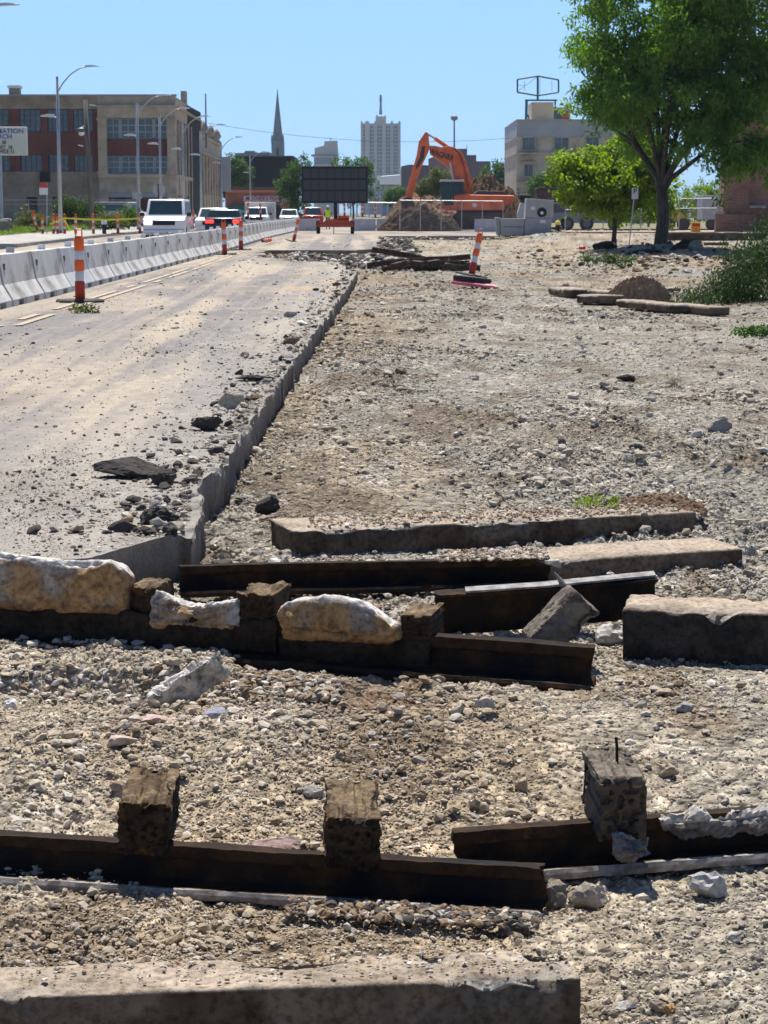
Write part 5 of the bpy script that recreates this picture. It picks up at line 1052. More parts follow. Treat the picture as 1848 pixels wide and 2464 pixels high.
def make_barrier(L=3.02, name='concrete_barrier', m=m_conc):
    t = thing(name, 'grey concrete barrier segment in the long row beside the traffic lane', 'barrier', (0, 0, 0), 0, 'concrete barriers along the traffic lane')
    b = MB(); prof = [(-.155, .34), (-.08, .80), (-.06, .81), (.06, .81), (.08, .80), (.155, .34)]
    b.prism([(x, -L/2+.007, z) for x, z in prof], (0, L-.014, 0)); b.build('wall', m, t, bevel=0.006)
    n = 6; w = L/n
    for k in range(n):
        y0 = -L/2+k*w+.006; zb = 0.085 if k in (1, 4) else 0.0; f = MB()
        p = [(-.30, zb), (-.30, .10), (-.157, .339), (.157, .339), (.30, .10), (.30, zb)]
        f.prism([(x, y0, z) for x, z in p], (0, w-.012, 0)); f.build('foot', m_conc2 if m is m_conc2 else m, t, bevel=0.004)
    s = MB(); s.span(.085, .125, -L/2+.22, -L/2+.34, .56, .66); s.build('lifting_loop', m_stain, t)
    return t
bar0 = make_barrier(); barw = None
bx = lambda Y: np.interp(Y, [20, 33, 60, 69, 150], [-6.12, -6.12, -6.06, -5.88, -6.35])
y = 26.0; k = 0; nb = 0
while y < 149:
    yc = y+1.51; a = math.atan2(float(bx(y)-bx(y+3.02)), 3.02); zz = float(pav(0, yc)); lo = (float(bx(yc)), yc, zz)
    if k == 4:
        t = make_barrier(m=m_conc2); t.location = lo; t.rotation_euler = (0, 0, a); t['label'] = 'paler bluish barrier segment, second from the left end of the row in view'
    elif nb == 0:
        t = bar0; t.location = lo; t.rotation_euler = (0, 0, a); XF[t.name] = Matrix.Translation(Vector(lo)); nb = 1
    else: t = copy_tree(bar0, lo, a+(_h(np.array([k]), np.array([3]), 1)[0]-.5)*.02)
    if k % 3 == 1 or k < 9 and k % 2 == 0:
        w = MB(); w.span(-.06, .06, -.05, .05, .812, .90)
        o = w.build('reflector', m_white, t)
    y += 3.04; k += 1
# transverse barriers behind the message sign
for (u0, u1, v, m, lab) in [(703, 770, 553, m_conc, 'brownish barrier end on behind the left wheel of the message sign'), (846, 904, 553, m_conc2, 'pale sandy barrier between the message sign trailer and the grey block barrier'), (906, 967, 553, m_conc, 'dark grey barrier lying across the street at the left end of the wire fence'), (1142, 1206, 557, m_conc2, 'pale barrier behind the wire fence left of the precast stack')]:
    Yb = 139 if v == 557 else 146; a = at(u0, v, Yb); c = at(u1, v, Yb); a.z = c.z = 0.2
    t = thing('concrete_barrier', lab, 'barrier', (a+c)/2); L = (c-a).length; hh = 0.85
    b = MB(); b.prism([(-L/2, -.08, hh), (-L/2, .08, hh), (-L/2, .15, .34), (-L/2, -.15, .34)], (L, 0, 0)); b.build('wall', m, t, bevel=.01)
    b = MB(); b.prism([(-L/2, -.152, .338), (-L/2, .152, .338), (-L/2, .3, .1), (-L/2, .3, 0), (-L/2, -.3, 0), (-L/2, -.3, .1)], (L, 0, 0)); b.build('foot', m, t, bevel=.01)
m_or = mat('orange_plastic', (0.86, 0.13, 0.015), rough=.45, spec=.5); m_ord = mat('red_orange_plastic', (0.55, 0.05, 0.02), col2=(.42, .04, .02), scale=8, rough=.5)
m_band = mat('white_reflective_band', (0.62, 0.63, 0.68), rough=.35, spec=.6); m_rub = mat('black_rubber', (0.022, 0.021, 0.02), rough=.75, col2=(.04, .037, .033), scale=10)
def make_channelizer(name, label, base_w=0.8, group=None, h=1.05):
    t = thing(name, label, 'channelizer', (0, 0, 0), 0, group)
    b = MB(); b.lathe([(base_w/2, 0), (base_w/2, .03), (base_w/2-.03, .05), (.10, .055)], n=8); b.build('base', m_rub, t)
    zs = [(.05, .345, m_ord, 'lower_tube'), (.345, .51, m_band, 'white_band'), (.51, .69, m_or, 'middle_tube'), (.69, .84, m_band, 'white_band'), (.84, 1.05, m_or, 'upper_tube')]
    for z0, z1, m, nm in zs:
        b = MB(); r = 0.082 if m is not m_band else 0.072; s_ = h/1.05
        b.lathe([(r-.008, z0*s_), (r, z0*s_+.012), (r, z1*s_-.012), (r-.008, z1*s_)], n=18); b.build(nm, m, t, smooth=True, auto=.6)
    b = MB(); b.lathe([(.05, h), (.075, h-.005), (.05, h+.03), (.045, h+.03)], n=14)
    b.tube([(-.05, 0, h), (-.052, 0, h+.09), (-.04, 0, h+.135), (.04, 0, h+.135), (.052, 0, h+.09), (.05, 0, h)], .012, n=6); b.build('handle', m_or, t)
    return t
ch0 = make_channelizer('channelizer', 'tall orange channelizer with white bands standing alone on the road, nearest on the left')
p = gpav(193, 727); ch0.location = p; XF[ch0.name] = Matrix.Translation(p)
def chan(u, v, label, lean=0.0, leany=0.0, s=1.0, group=None, z=None, Y=None):
    p = gpav(u, v) if z is None and Y is None else (gp(u, v, z) if Y is None else at(u, v, Y))
    c = copy_tree(ch0, p, label=label, scale=(s, s, s), rot=(leany, lean, 0))
    if group: c['group'] = group
    return c
chan(541, 613, 'orange channelizer at the barrier foot, left one of the middle pair', -.03)
chan(580, 602, 'orange channelizer at the barrier foot, right one of the middle pair')
chan(706, 582, 'orange channelizer leaning right near the far end of the barrier', .24, 0, .95)
chan(1134, 664, 'orange channelizer leaning right on the gravel bed with a black base', .20, 0, 1.0, z=-.10)
cl = copy_tree(ch0, gpav(634, 583)+Vector((0, 0, .08)), label='orange channelizer fallen over at the barrier foot, seen end on', rot=(math.radians(88), 0, .35))
for c_ in children(cl):
    if c_.name.startswith('base'): c_.scale = (.3, .3, 1)
gl = 'small orange channelizers on the far left pavement'
for (u, v, lab, ln) in [(90, 556, 'orange channelizer leaning left in the grass corner at the far left', -.22), (103, 580, 'orange channelizer at the pavement edge, nearest of the far left group', 0), (129, 566, 'left one of two orange channelizers left of the first lamp post', .02), (139, 566, 'right one of two orange channelizers left of the first lamp post', -.02), (156, 566, 'orange channelizer just right of the first lamp post with the yellow tape tied on', 0), (182, 566, 'orange channelizer in the taped row, between lamp post and leaning wood pole', .02), (225, 566, 'orange channelizer at the foot of the leaning wood pole', 0), (284, 562, 'orange channelizer in the taped row, between the wood pole and the black hydrant', 0), (337, 562, 'orange channelizer at the right end of the yellow tape', 0), (463, 556, 'orange channelizer between the white van and the white car', 0.05)]:
    c = chan(u, v, lab, ln, s=.95, group=gl, Y=111 if v > 560 else 113); c.location.z = max(c.location.z, .25)
for (u, v, Yc, lab) in [(829, 522, 165, 'far channelizer right of the message sign post'), (872, 522, 165, 'far channelizer behind the right part of the message sign'), (903, 524, 165, 'far channelizer above the gap between the two transverse barriers'), (951, 524, 165, 'far channelizer beside the left end of the dirt heap'), (597, 522, 160, 'far channelizer left of the box truck'), (627, 523, 160, 'far channelizer in front of the box truck grille')]:
    chan(u, v, lab, Y=Yc, s=1.0, group='far channelizers beyond the cross street')
# pink and white rubber feet under the leaning channelizer
pk = thing('traffic_cone_base', 'pink and white dusty rubber foot under the leaning channelizer', 'base', gp(1142, 690, -.17)); b = MB()
b.lathe([(.55, 0), (.56, .06), (.42, .10), (.1, .11)], n=10); o = b.build('rubber_foot', mat('pink_dusty_plastic', (.62, .13, .20), col2=(.60, .50, .46), scale=3.0, mixlo=.5, mixhi=.6, rough=.7), pk); pk.rotation_euler = (.0, .12, .3)
b = MB(); b.lathe([(.42, .10), (.45, .14), (.44, .2), (.2, .22)], c=(-.08, 0, 0), n=10); b.build('upper_foot', m_rub, pk)
# lamp posts
m_galv = mat('galvanised_steel', (0.42, 0.44, 0.46), rough=.45, metal=.35, col2=(.34, .36, .38), scale=2); m_head = mat('lamp_head_grey', (.62, .65, .66), rough=.4)
lamp = thing('street_lamp', 'grey lamp post nearest in full view, with a curved arm over the street', 'street lamp', (0, 0, 0), 0, 'lamp posts along the left pavement')
b = MB(); b.tube([(0, 0, 0), (0, 0, 4.5), (0, 0, 8.85)], [.135, .105, .075], n=14); b.build('pole', m_galv, lamp, smooth=True)
b = MB(); b.tube([(0, 0, 7.95), (.30, 0, 8.45), (.75, 0, 8.95), (1.25, 0, 9.28), (1.75, 0, 9.40)], [.045, .042, .04, .036, .034], n=8); b.build('arm', m_galv, lamp, smooth=True)
b = MB(); b.prism([(1.6, -.16, 9.36), (2.42, -.14, 9.40), (2.45, -.1, 9.44), (1.95, -.12, 9.50), (1.6, -.1, 9.48)], (0, .3, 0)); b.build('lamp_head', m_head, lamp, bevel=.02)
b = MB(); b.tube([(0, 0, 6.55), (-.45, 0, 6.62)], .03, n=8); b.build('side_arm', m_galv, lamp)
b = MB(); b.prism([(-.2, -.12, 6.56), (-1.0, -.1, 6.60), (-1.0, -.1, 6.66), (-.6, -.1, 6.75), (-.2, -.1, 6.72)], (0, .22, 0)); b.build('side_lamp_head', m_head, lamp, bevel=.015)
b = MB(); b.span(-.17, .17, -.17, .17, 0, .06); b.build('base_plate', m_galv, lamp)
LP = [(146, 115, 'grey lamp post nearest in full view, standing left of the white van'), (-84, 84, 'lamp post outside the left edge, only its lamp head shows'), (335, 143, 'second lamp post, directly left of the white van'), (388, 161, 'third lamp post, behind the white van roof'), (443, 174, 'fourth lamp post, at the corner of the brick building'), (485, 191, 'fifth lamp post, behind the white car'), (534, 222, 'sixth lamp post, where the brick building ends'), (603, 275, 'seventh lamp post, in front of the orange restaurant')]
for i, (u, Yl, lab) in enumerate(LP):
    q = at(u, 560, Yl); zt = {0: 183, 1: 0, 2: 248, 3: 277, 4: 295, 5: 314, 6: 342, 7: 375}[i]; top = at(u, zt, Yl).z if i != 1 else 9.2
    s = (top-.35)/8.85; o = lamp if i == 0 else copy_tree(lamp); o.location = (q.x, Yl, .33); o.scale = (s, s, s); o['label'] = lab
# leaning wooden utility pole
u0 = at(222, 548, 135); u1 = at(205, 240, 135); t = thing('utility_pole', 'leaning grey wooden utility pole with a round floodlight, left of the brick corner', 'utility pole', u0)
m_pole = mat('weathered_pole_wood', (.17, .15, .135), col2=(.10, .085, .075), scale=3, stretch=(3, 3, .3), rough=.95)
b = MB(); b.tube([u0, u1], [.19, .13], n=12); b.build('pole', m_pole, t, smooth=True, world=True)
b = MB(); q = at(196, 318, 134.5); b.lathe([(.05, .32), (.28, .22), (.26, .1), (.22, 0)], c=q, n=14); b.tube([q+Vector((0, 0, .3)), q+Vector((.3, .3, .45))], .03, n=6); b.build('floodlight', mat('dark_green_enamel', (.05, .08, .075), rough=.5), t, world=True)
b = MB(); b.lathe([(.2, .02), (.18, -.16), (.1, -.22)], c=q, n=14); b.build('glass_bowl', mat('frosted_glass', (.75, .76, .74), rough=.3), t, world=True)
b = MB(); q = at(200, 352, 134.8); b.cyl(q, q+Vector((-.3, -.1, .08)), .035, n=6); q = at(219, 252, 134.8); b.cyl(q+Vector((-.1, 0, 0)), q+Vector((.3, -.1, -.05)), .035, n=6); b.build('insulator', m_white, t, world=True)
# signs on the left pavement
m_sgn = mat('sign_white', (.72, .72, .72), rough=.5); m_sred = mat('sign_red', (.55, .06, .05), rough=.5); m_sgrey = mat('sign_back_grey', (.44, .44, .43), rough=.5, col2=(.36, .36, .36), scale=3)
q = at(113, 566, 112); q.z = .3; t = thing('bus_stop_sign', 'white sign with a red arched top on a thin post, far left pavement', 'sign', q)
b = MB(); b.tube([q, at(113, 440, 112)], .03, n=8); b.build('post', m_galv, t, world=True)
a = at(95, 469, 111.9); c = at(115, 452, 111.9); b = MB(); b.span(a.x, c.x, 111.88, 111.92, a.z, c.z); b.build('sign_panel', m_sgn, t, world=True)
c2 = at(115, 438, 111.9); mx = (a.x+c.x)/2; rr = (c.x-a.x)/2; b = MB(); b.prism([(mx+rr*math.cos(th), 111.88, c.z+(c2.z-c.z)*math.sin(th)) for th in np.linspace(0, math.pi, 12)], (0, .04, 0)); b.build('sign_top', m_sred, t, world=True)
q = at(383, 562, 120); q.z = .3; t = thing('stop_sign', 'grey back of an octagonal stop sign above the white van', 'sign', q)
b = MB(); b.tube([at(386, 480, 120)-Vector((0, 0, 2)), at(380, 442, 119.9)], .035, n=8); b.build('post', m_dark, t, world=True)
cc = at(383, 457, 120.05); b = MB(); b.prism([(cc.x+.385*math.cos(math.pi/8+k*math.pi/4), 120.03, cc.z+.385*math.sin(math.pi/8+k*math.pi/4)) for k in range(8)], (0, .02, 0)); b.build('sign_panel', m_sgrey, t, world=True)
q = at(330, 562, 140); q.z = .3; t = thing('street_sign', 'small pale square sign on the second lamp post side, left of the stop sign', 'sign', q); a = at(319, 479, 139.8); c = at(342, 464, 139.8)
b = MB(); b.span(a.x, c.x, 139.6, 139.63, a.z, c.z); b.build('sign_panel', m_sgrey, t, world=True, bevel=.01); b = MB(); b.tube([(a.x+.3, 139.7, .3), (a.x+.3, 139.7, c.z)], .025, n=8); b.build('post', m_galv, t, world=True)
# yellow tape
m_tape = mat('yellow_tape', (.85, .78, .03), rough=.4)
b = MB(); tp = [(120, 541), (156, 527), (182, 528), (205, 530), (225, 530), (255, 531), (284, 530), (312, 529), (337, 527)]
for i in range(len(tp)-1):
    a, c = at(*tp[i], 110.9), at(*tp[i+1], 110.9); h = .085; b.add([a, c, c+Vector((0, .01, h)), a+Vector((0, .01, h)), a+Vector((0, .012, 0)), c+Vector((0, .012, 0)), c+Vector((0, .022, h)), a+Vector((0, .022, h))], [(0, 1, 2, 3), (7, 6, 5, 4), (3, 2, 6, 7), (0, 4, 5, 1)])
a = at(157, 528, 110.9); b.prism([a, a+Vector((.3, 0, -.6)), a+Vector((.2, 0, -.65)), a+Vector((-.04, 0, -.05))], (0, .01, 0))
o = b.build('barrier_tape', m_tape); tag(o, 'yellow barrier tape strung between the orange channelizers on the left pavement', 'tape')
# hydrants
def hydrant(loc, label, cap, body=(.02, .02, .02), s=1.0):
    t = thing('fire_hydrant', label, 'hydrant', loc); b = MB(); mb_ = mat('hydrant_black', (.022, .022, .024), rough=.5); mc = mat('hydrant_cap_'+cap, {'yellow': (.80, .66, .10), 'white': (.75, .76, .78)}[cap], rough=.45)
    b.lathe([(.17, 0), (.17, .04), (.115, .05), (.11, .45), (.15, .46), (.15, .50), (.12, .51), (.12, .6)], n=16); b.build('barrel', mb_, t, smooth=True, auto=.6)
    b = MB(); b.lathe([(.165, .58), (.165, .63), (.15, .70), (.10, .78), (.04, .82), (.035, .88)], n=16); b.build('bonnet', mc, t, smooth=True, auto=.6)
    for d in ((-1, 0), (1, 0), (0, -1)):
        b = MB(); b.cyl((d[0]*.1, d[1]*.1, .42), (d[0]*.22, d[1]*.22, .42), .07, n=10); b.cyl((d[0]*.22, d[1]*.22, .42), (d[0]*.25, d[1]*.25, .42), .045, n=6); b.build('nozzle', mb_, t)
    return t
p = at(1342, 566, 111.5); hydrant((p.x, p.y, p.z-.02), 'black fire hydrant with a yellow top beside the precast stack', 'yellow')
p = at(251, 565, 111); hydrant((p.x, p.y, p.z-.02), 'black fire hydrant with a white top on the left pavement beside the van', 'white')
# far-left stone wall and pale boards
p = at(-5, 566, 109.5); o = worn_block('stone_wall', Matrix.Translation((p.x-2.2, 109.5, 1.12)), 2.9, .5, .95, m_block, seed=131, res=.06, amp=.09, rad=.06, chip=.2, freq=3, col=crust_col((.30, .28, .25), .35)); tag(o, 'low rough stone wall at the left edge in front of the grass', 'wall')
# ================================================================== CHURCH SIGN
Ys = 119.0; a = at(-150, 374, Ys); c = at(64, 305, Ys); t = thing('church_sign', 'cream letter board sign with blue heading cut by the left edge', 'sign', ((a.x+c.x)/2, Ys, .35))
b = MB(); b.span(a.x, c.x, Ys, Ys+.3, a.z, c.z); b.build('sign_box', mat('sign_cream', (.66, .65, .58), rough=.5, col2=(.58, .57, .51), scale=.8), t, world=True, bevel=.06)
b = MB(); b.span(a.x+.6, a.x+.8, Ys+.1, Ys+.25, .3, a.z); q = at(0, 374, Ys); b.span(q.x-.12, q.x+.05, Ys+.1, Ys+.25, .3, a.z); b.build('sign_post', m_galv, t, world=True)
m_blue = mat('blue_letters', (.03, .10, .38), rough=.5); m_blk = mat('black_letters', (.03, .03, .03), rough=.5)
for s, u, v, h, m in [('FORMATION', 57, 316, 11, m_blue), ('CHURCH', 29, 329, 11, m_blue), ('30', 15, 343, 9, m_blk), ('RT  10', 30, 355, 9, m_blk), ('SERVICE 11', 35, 365, 9, m_blk)]:
    q = at(u, v, Ys-.015); text_part('lettering', s, h*Ys/FPX*1.38, Matrix.Translation(q) @ FACE, m, t, ext=.006, align='RIGHT', bold=.004, sx=1.08 if m is m_blue else .85)
# ================================================================== MESSAGE SIGN TRAILER
YS = 126.0; gz0 = .2; c0 = at(807, 560, YS); t = thing('message_sign', 'big black message board on an orange trailer parked across the road', 'message sign', (c0.x, YS, gz0))
a = at(726, 489, YS); c = at(885, 400, YS); m_blkp = mat('matt_black_panel', (.012, .012, .014), rough=.6); m_mod = mat('dark_led_module', (.020, .019, .024), rough=.35, spec=.6)
b = MB(); b.span(a.x, c.x, YS-.02, YS+.28, a.z, c.z); b.build('cabinet', m_blkp, t, world=True, bevel=.02)
W8 = (c.x-a.x-.16)/8; H3 = (c.z-a.z-.16)/3
for i in range(8):
    for j in range(3):
        b = MB(); x0 = a.x+.08+i*W8; z0 = a.z+.08+j*H3; b.span(x0+.03, x0+W8-.03, YS-.035, YS-.021, z0+.06, z0+H3-.06); b.build('display_module', m_mod, t, world=True)
b = MB(); b.span(c0.x-.10, c0.x+.12, YS+.05, YS+.25, .75, a.z); b.build('mast', m_blkp, t, world=True)
m_trl = mat('orange_trailer_paint', (.70, .10, .03), rough=.5, col2=(.55, .08, .03), scale=3)
a2 = at(766, 548, YS); c2 = at(850, 526, YS); b = MB(); b.span(a2.x, c2.x, YS-1.2, YS-1.08, a2.z+.05, a2.z+.22); b.span(a2.x, c2.x, YS+1.0, YS+1.1, a2.z+.05, a2.z+.22); b.span(a2.x+.2, a2.x+.3, YS-1.08, YS+1.0, a2.z+.05, a2.z+.2); b.span(c2.x-.3, c2.x-.2, YS-1.08, YS+1.0, a2.z+.05, a2.z+.2); b.prism([(a2.x+.2, YS-1.0, a2.z+.22), (c2.x-.1, YS-1.0, a2.z+.22), (c2.x-.35, YS-1.0, a2.z+.6), (a2.x+.5, YS-1.0, a2.z+.5)], (0, 1.6, 0)); b.build('chassis', m_trl, t, world=True, bevel=.02)
a3 = at(812, 530, YS-1.1); c3 = at(840, 519, YS-1.1); b = MB(); b.span(a3.x, c3.x, YS-1.0, YS-.2, a3.z, c3.z); b.build('control_box', m_trl, t, world=True, bevel=.02)
for u in (766, 848):
    q = at(u, 550, YS-.3); b = MB(); b.cyl((q.x-.11, YS-.3, gz0+.34), (q.x+.11, YS-.3, gz0+.34), .34, n=18); w = b.build('wheel', m_rub, t, world=True, bevel=.03)
    b = MB(); b.cyl((q.x-.13, YS-.3, gz0+.34), (q.x+.13, YS-.3, gz0+.34), .16, n=12); b.build('rim', m_sgrey, w, world=True) if False else None
    b2 = MB(); b2.prism([(q.x-.14, YS-.3+.42*math.cos(th), gz0+.40+.42*math.sin(th)) for th in np.linspace(.2, math.pi-.2, 10)]+[(q.x-.14, YS-.3+.38*math.cos(th), gz0+.40+.38*math.sin(th)) for th in np.linspace(math.pi-.2, .2, 10)], (.28, 0, 0)); b2.build('mudguard', m_trl, t, world=True)
b = MB(); q = at(803, 552, YS-1.3); b.tube([(q.x, YS-1.15, gz0+.5), (q.x, YS-1.15, gz0)], .03, n=8); b.build('jack_stand', m_sgrey, t, world=True)
# ================================================================== VEHICLES
m_glass = mat('vehicle_glass', (.02, .045, .055), rough=.12, spec=.45); m_chrome = mat('chrome_grey', (.55, .56, .58), rough=.25, metal=.6); m_tail = mat('lit_tail_lamp', (.6, .01, .01), rough=.3, emit=(1, .03, .02), estr=2.2)
m_lens = mat('headlamp_lens', (.75, .76, .74), rough=.15, spec=.8); m_hl = mat('lit_headlamp', (.9, .9, .85), rough=.2, emit=(1, .95, .85), estr=2.0)
def vehicle(name, label, cat, paint, L, Wd, H, belt, nose, hood0, hood1, ws0, ws1, rr1, rr0, loc, rz, tail=None, deck=None, head=m_lens, tails=mat('tail_lamp_red', (.35, .02, .02), rough=.3), taper=.80, plate=True, fw=.75):
    """front at -y. nose: front height, hood0/1 heights at nose and windscreen foot, ws0/ws1 y of screen foot/top, rr1/rr0 y of rear glass top/foot"""
    t = thing(name, label, cat, loc, rz); w = Wd/2; y0, y1 = -L/2, L/2; dk = deck or belt
    prof = [(y0+.06, .26), (y0, .42), (y0+.02, nose), (y0+.14, hood0), (ws0, hood1), (rr0, dk), (y1-.10, dk-.04), (y1, dk-.22), (y1-.02, .40), (y1-.10, .27)]
    b = MB(); b.prism([(-w, y, z) for y, z in prof], (Wd, 0, 0)); b.build('body', paint, t, smooth=True, bevel=.07, auto=.7)
    cb = MB(); wb, wt = w*.95, w*taper; zb, zt = min(hood1, dk)-.04, H
    lo = [(-wb, ws0, zb), (wb, ws0, zb), (wb, rr0, zb), (-wb, rr0, zb)]; hi = [(-wt, ws1, zt), (wt, ws1, zt), (wt, rr1, zt), (-wt, rr1, zt)]
    cb.add(lo+hi, [(3, 2, 1, 0), (4, 5, 6, 7), (0, 1, 5, 4), (1, 2, 6, 5), (2, 3, 7, 6), (3, 0, 4, 7)]); cb.build('cabin', paint, t, smooth=True, bevel=.06, auto=.7)
    def pane(nm, A, B, C, D, ins=(.07, .07, .12, .10), off=.012):
        A, B, C, D = map(Vector, (A, B, C, D)); n = (B-A).cross(D-A).normalized(); f = lambda s, q: (A*(1-s)+B*s)*(1-q)+(D*(1-s)+C*s)*q
        P = [f(ins[0], ins[2]), f(1-ins[1], ins[2]), f(1-ins[1], 1-ins[3]), f(ins[0], 1-ins[3])]; g_ = MB(); g_.prism([p-n*.02 for p in P], n*(.02+off)); g_.build(nm, m_glass, t, bevel=.0)
    pane('windscreen', lo[0], lo[1], hi[1], hi[0]); pane('rear_window', lo[2], lo[3], hi[3], hi[2])
    pane('side_window', lo[1], lo[2], hi[2], hi[1], (.10, .08, .16, .12)); pane('side_window', lo[3], lo[0], hi[0], hi[3], (.08, .10, .16, .12))
    for sx in (-1, 1):
        for yy in (y0+L*.19, y1-L*.19):
            b = MB(); b.cyl((sx*(w-.20), yy, .33), (sx*(w+.015), yy, .33), .33, n=18); wh = b.build('wheel', m_rub, t, bevel=.03); b = MB(); b.cyl((sx*(w+.0), yy, .33), (sx*(w+.025), yy, .33), .20, n=14); b.build('rim', m_chrome, wh)
        b = MB(); b.span(sx*(w-.42), sx*(w-.06), y0-.02, y0+.12, nose-.20, nose-.02); b.build('headlight', head if sx < 0 else m_lens, t, bevel=.02)
        b = MB(); b.span(sx*(w-.45), sx*(w-.03), y1-.10, y1+.012, dk-.30, dk-.14); b.build('tail_light', tails, t, bevel=.02)
        b = MB(); b.span(sx*(w+.01), sx*(w+.22), ws0+.15, ws0+.25, hood1-.02, hood1+.15); b.build('mirror', m_blkp if paint is not M_WHITE2 else paint, t, bevel=.02)
    b = MB(); b.span(-w*.52, w*.52, y0-.025, y0+.1, nose-.24, nose-.04); b.build('grille', m_blkp, t, bevel=.01)
    b = MB(); b.span(-w*.98, w*.98, y0-.08, y0+.1, .36, .52); b.build('bumper', paint if fw > .8 else m_chrome, t, bevel=.03); b = MB(); b.span(-w*.96, w*.96, y1-.1, y1+.06, .36, .54); b.build('bumper', paint, t, bevel=.03)
    b = MB(); b.span(-.16, .16, y1+.062, y1+.07, .42, .5) if False else b.span(-.16, .16, y0-.09, y0-.082, .38, .48); b.build('plate', m_sgn, t)
    return t
M_WHITE = mat('white_car_paint', (.74, .75, .76), rough=.25, spec=.6); M_WHITE2 = mat('white_suv_paint', (.72, .74, .76), rough=.25, spec=.6); M_NAVY = mat('dark_blue_car_paint', (.010, .014, .040), rough=.3, spec=.35); M_GREYV = mat('dull_grey_van_paint', (.42, .42, .43), rough=.6); M_RED = mat('red_car_paint', (.45, .02, .03), rough=.25, spec=.6)
p = at(393, 560, 96); v_ = vehicle('van', 'white passenger van with a black grille and one lit headlight, coming towards us', 'van', M_WHITE, 4.8, 1.96, 1.93, 1.15, .96, 1.02, 1.16, -1.55, -.95, 2.25, 2.35, (p.x, 98.3, .17), RD, head=m_hl, deck=1.2, taper=.86, fw=.7)
p = at(508, 560, 118); vehicle('car', 'white car half hidden behind the dark blue one', 'car', M_WHITE2, 4.7, 1.9, 1.55, 1.0, .82, .9, 1.02, -.95, -.25, 1.5, 2.1, (p.x, 120, .2), RD, fw=.9)
p = at(537, 560, 104); vehicle('car', 'dark blue sedan seen from behind with red tail lights on', 'car', M_NAVY, 4.8, 1.86, 1.44, .98, .7, .8, .95, -.9, -.2, 1.5, 1.9, (p.x, 106, .19), RD+math.pi*0, tails=m_tail, deck=1.06, fw=.9)
bpy.data.objects[[o.name for o in bpy.data.objects if o.get('label', '').startswith('dark blue sedan')][0]].rotation_euler = (0, 0, RD+math.pi)
p = at(694, 540, 200); vehicle('car', 'small white car in the distance, left of the message board', 'car', M_WHITE, 4.5, 1.85, 1.6, 1.0, .82, .9, 1.02, -.95, -.3, 1.4, 2.0, (p.x, 202, .22), RD, fw=.9)
p = at(752, 540, 185); vehicle('car', 'red car in the distance under the left corner of the message board', 'car', M_RED, 4.5, 1.85, 1.75, 1.05, .82, .9, 1.02, -.9, -.3, 1.3, 2.0, (p.x, 187, .22), RD+math.pi, fw=.9)
p = at(292, 545, 168); vehicle('van', 'dull grey van parked behind the chain link fence on the left', 'van', M_GREYV, 4.9, 2.0, 2.0, 1.2, .96, 1.05, 1.2, -1.6, -1.0, 2.2, 2.35, (p.x, 168, .35), math.pi/2-.3, taper=.86)
p = at(620, 540, 165); t = vehicle('truck', 'white truck with a pale box body, in the distance behind the barrier row', 'truck', M_WHITE, 5.4, 1.95, 1.72, 1.05, .95, 1.0, 1.12, -1.5, -.85, .2, .3, (p.x, 165, .2), RD, deck=1.0)
b = MB(); b.span(-1.05, 1.35, .35, 3.6, .6, 2.12); b.build('box_body', mat('box_body_white', (.60, .59, .56), rough=.5), t, bevel=.06)
# ================================================================== worker in the distance
def skin_person(name, label, loc, rz, joints, bones, radii, m):
    me = bpy.data.meshes.new(name); me.from_pydata(joints, bones, []); o = bpy.data.objects.new(name, me); link(o); o.location = loc; o.rotation_euler = (0, 0, rz); XF[o.name] = Matrix.Translation(Vector(loc)) @ Matrix.Rotation(rz, 4, 'Z')
    md = o.modifiers.new('skin', 'SKIN'); sub = o.modifiers.new('sub', 'SUBSURF'); sub.levels = 1; sub.render_levels = 1
    for i, r in enumerate(radii): me.skin_vertices[0].data[i].radius = (r, r*.8) if not isinstance(r, tuple) else r
    me.skin_vertices[0].data[0].use_root = True; me.materials.append(m); return tag(o, label, 'person')
p = at(789, 540, 160); J = [(0, 0, .95), (0, 0, 1.15), (0, 0, 1.38), (0, 0, 1.52), (0, 0, 1.66), (-.19, 0, 1.42), (-.26, -.02, 1.16), (-.22, -.12, .94), (.19, 0, 1.42), (.26, -.02, 1.16), (.22, -.12, .94), (-.1, 0, .9), (-.11, -.02, .5), (-.12, .02, .08), (-.12, -.14, .04), (.1, 0, .9), (.11, .02, .5), (.12, .06, .08), (.12, -.10, .04)]
Bn = [(0, 1), (1, 2), (2, 3), (3, 4), (2, 5), (5, 6), (6, 7), (2, 8), (8, 9), (9, 10), (0, 11), (11, 12), (12, 13), (13, 14), (0, 15), (15, 16), (16, 17), (17, 18)]
pr = skin_person('person', 'worker in a bright yellow vest standing far off under the message board', (p.x, 160, .2), 0, J, Bn, [.15, .15, .17, .06, .10, .07, .05, .04, .07, .05, .04, .10, .075, .055, .05, .10, .075, .055, .05], mat('dark_work_clothes', (.05, .06, .09), rough=.9))
b = MB(); b.lathe([(.20, .92), (.215, 1.1), (.235, 1.3), (.22, 1.45), (.09, 1.53)], n=16); o = b.build('vest', mat('hi_vis_yellow', (.62, .80, .03), rough=.6), pr, smooth=True)
b = MB(); b.lathe([(.15, 1.70), (.125, 1.74), (.11, 1.80), (.05, 1.84)], n=14); b.build('hard_hat', m_sgn, pr, smooth=True)
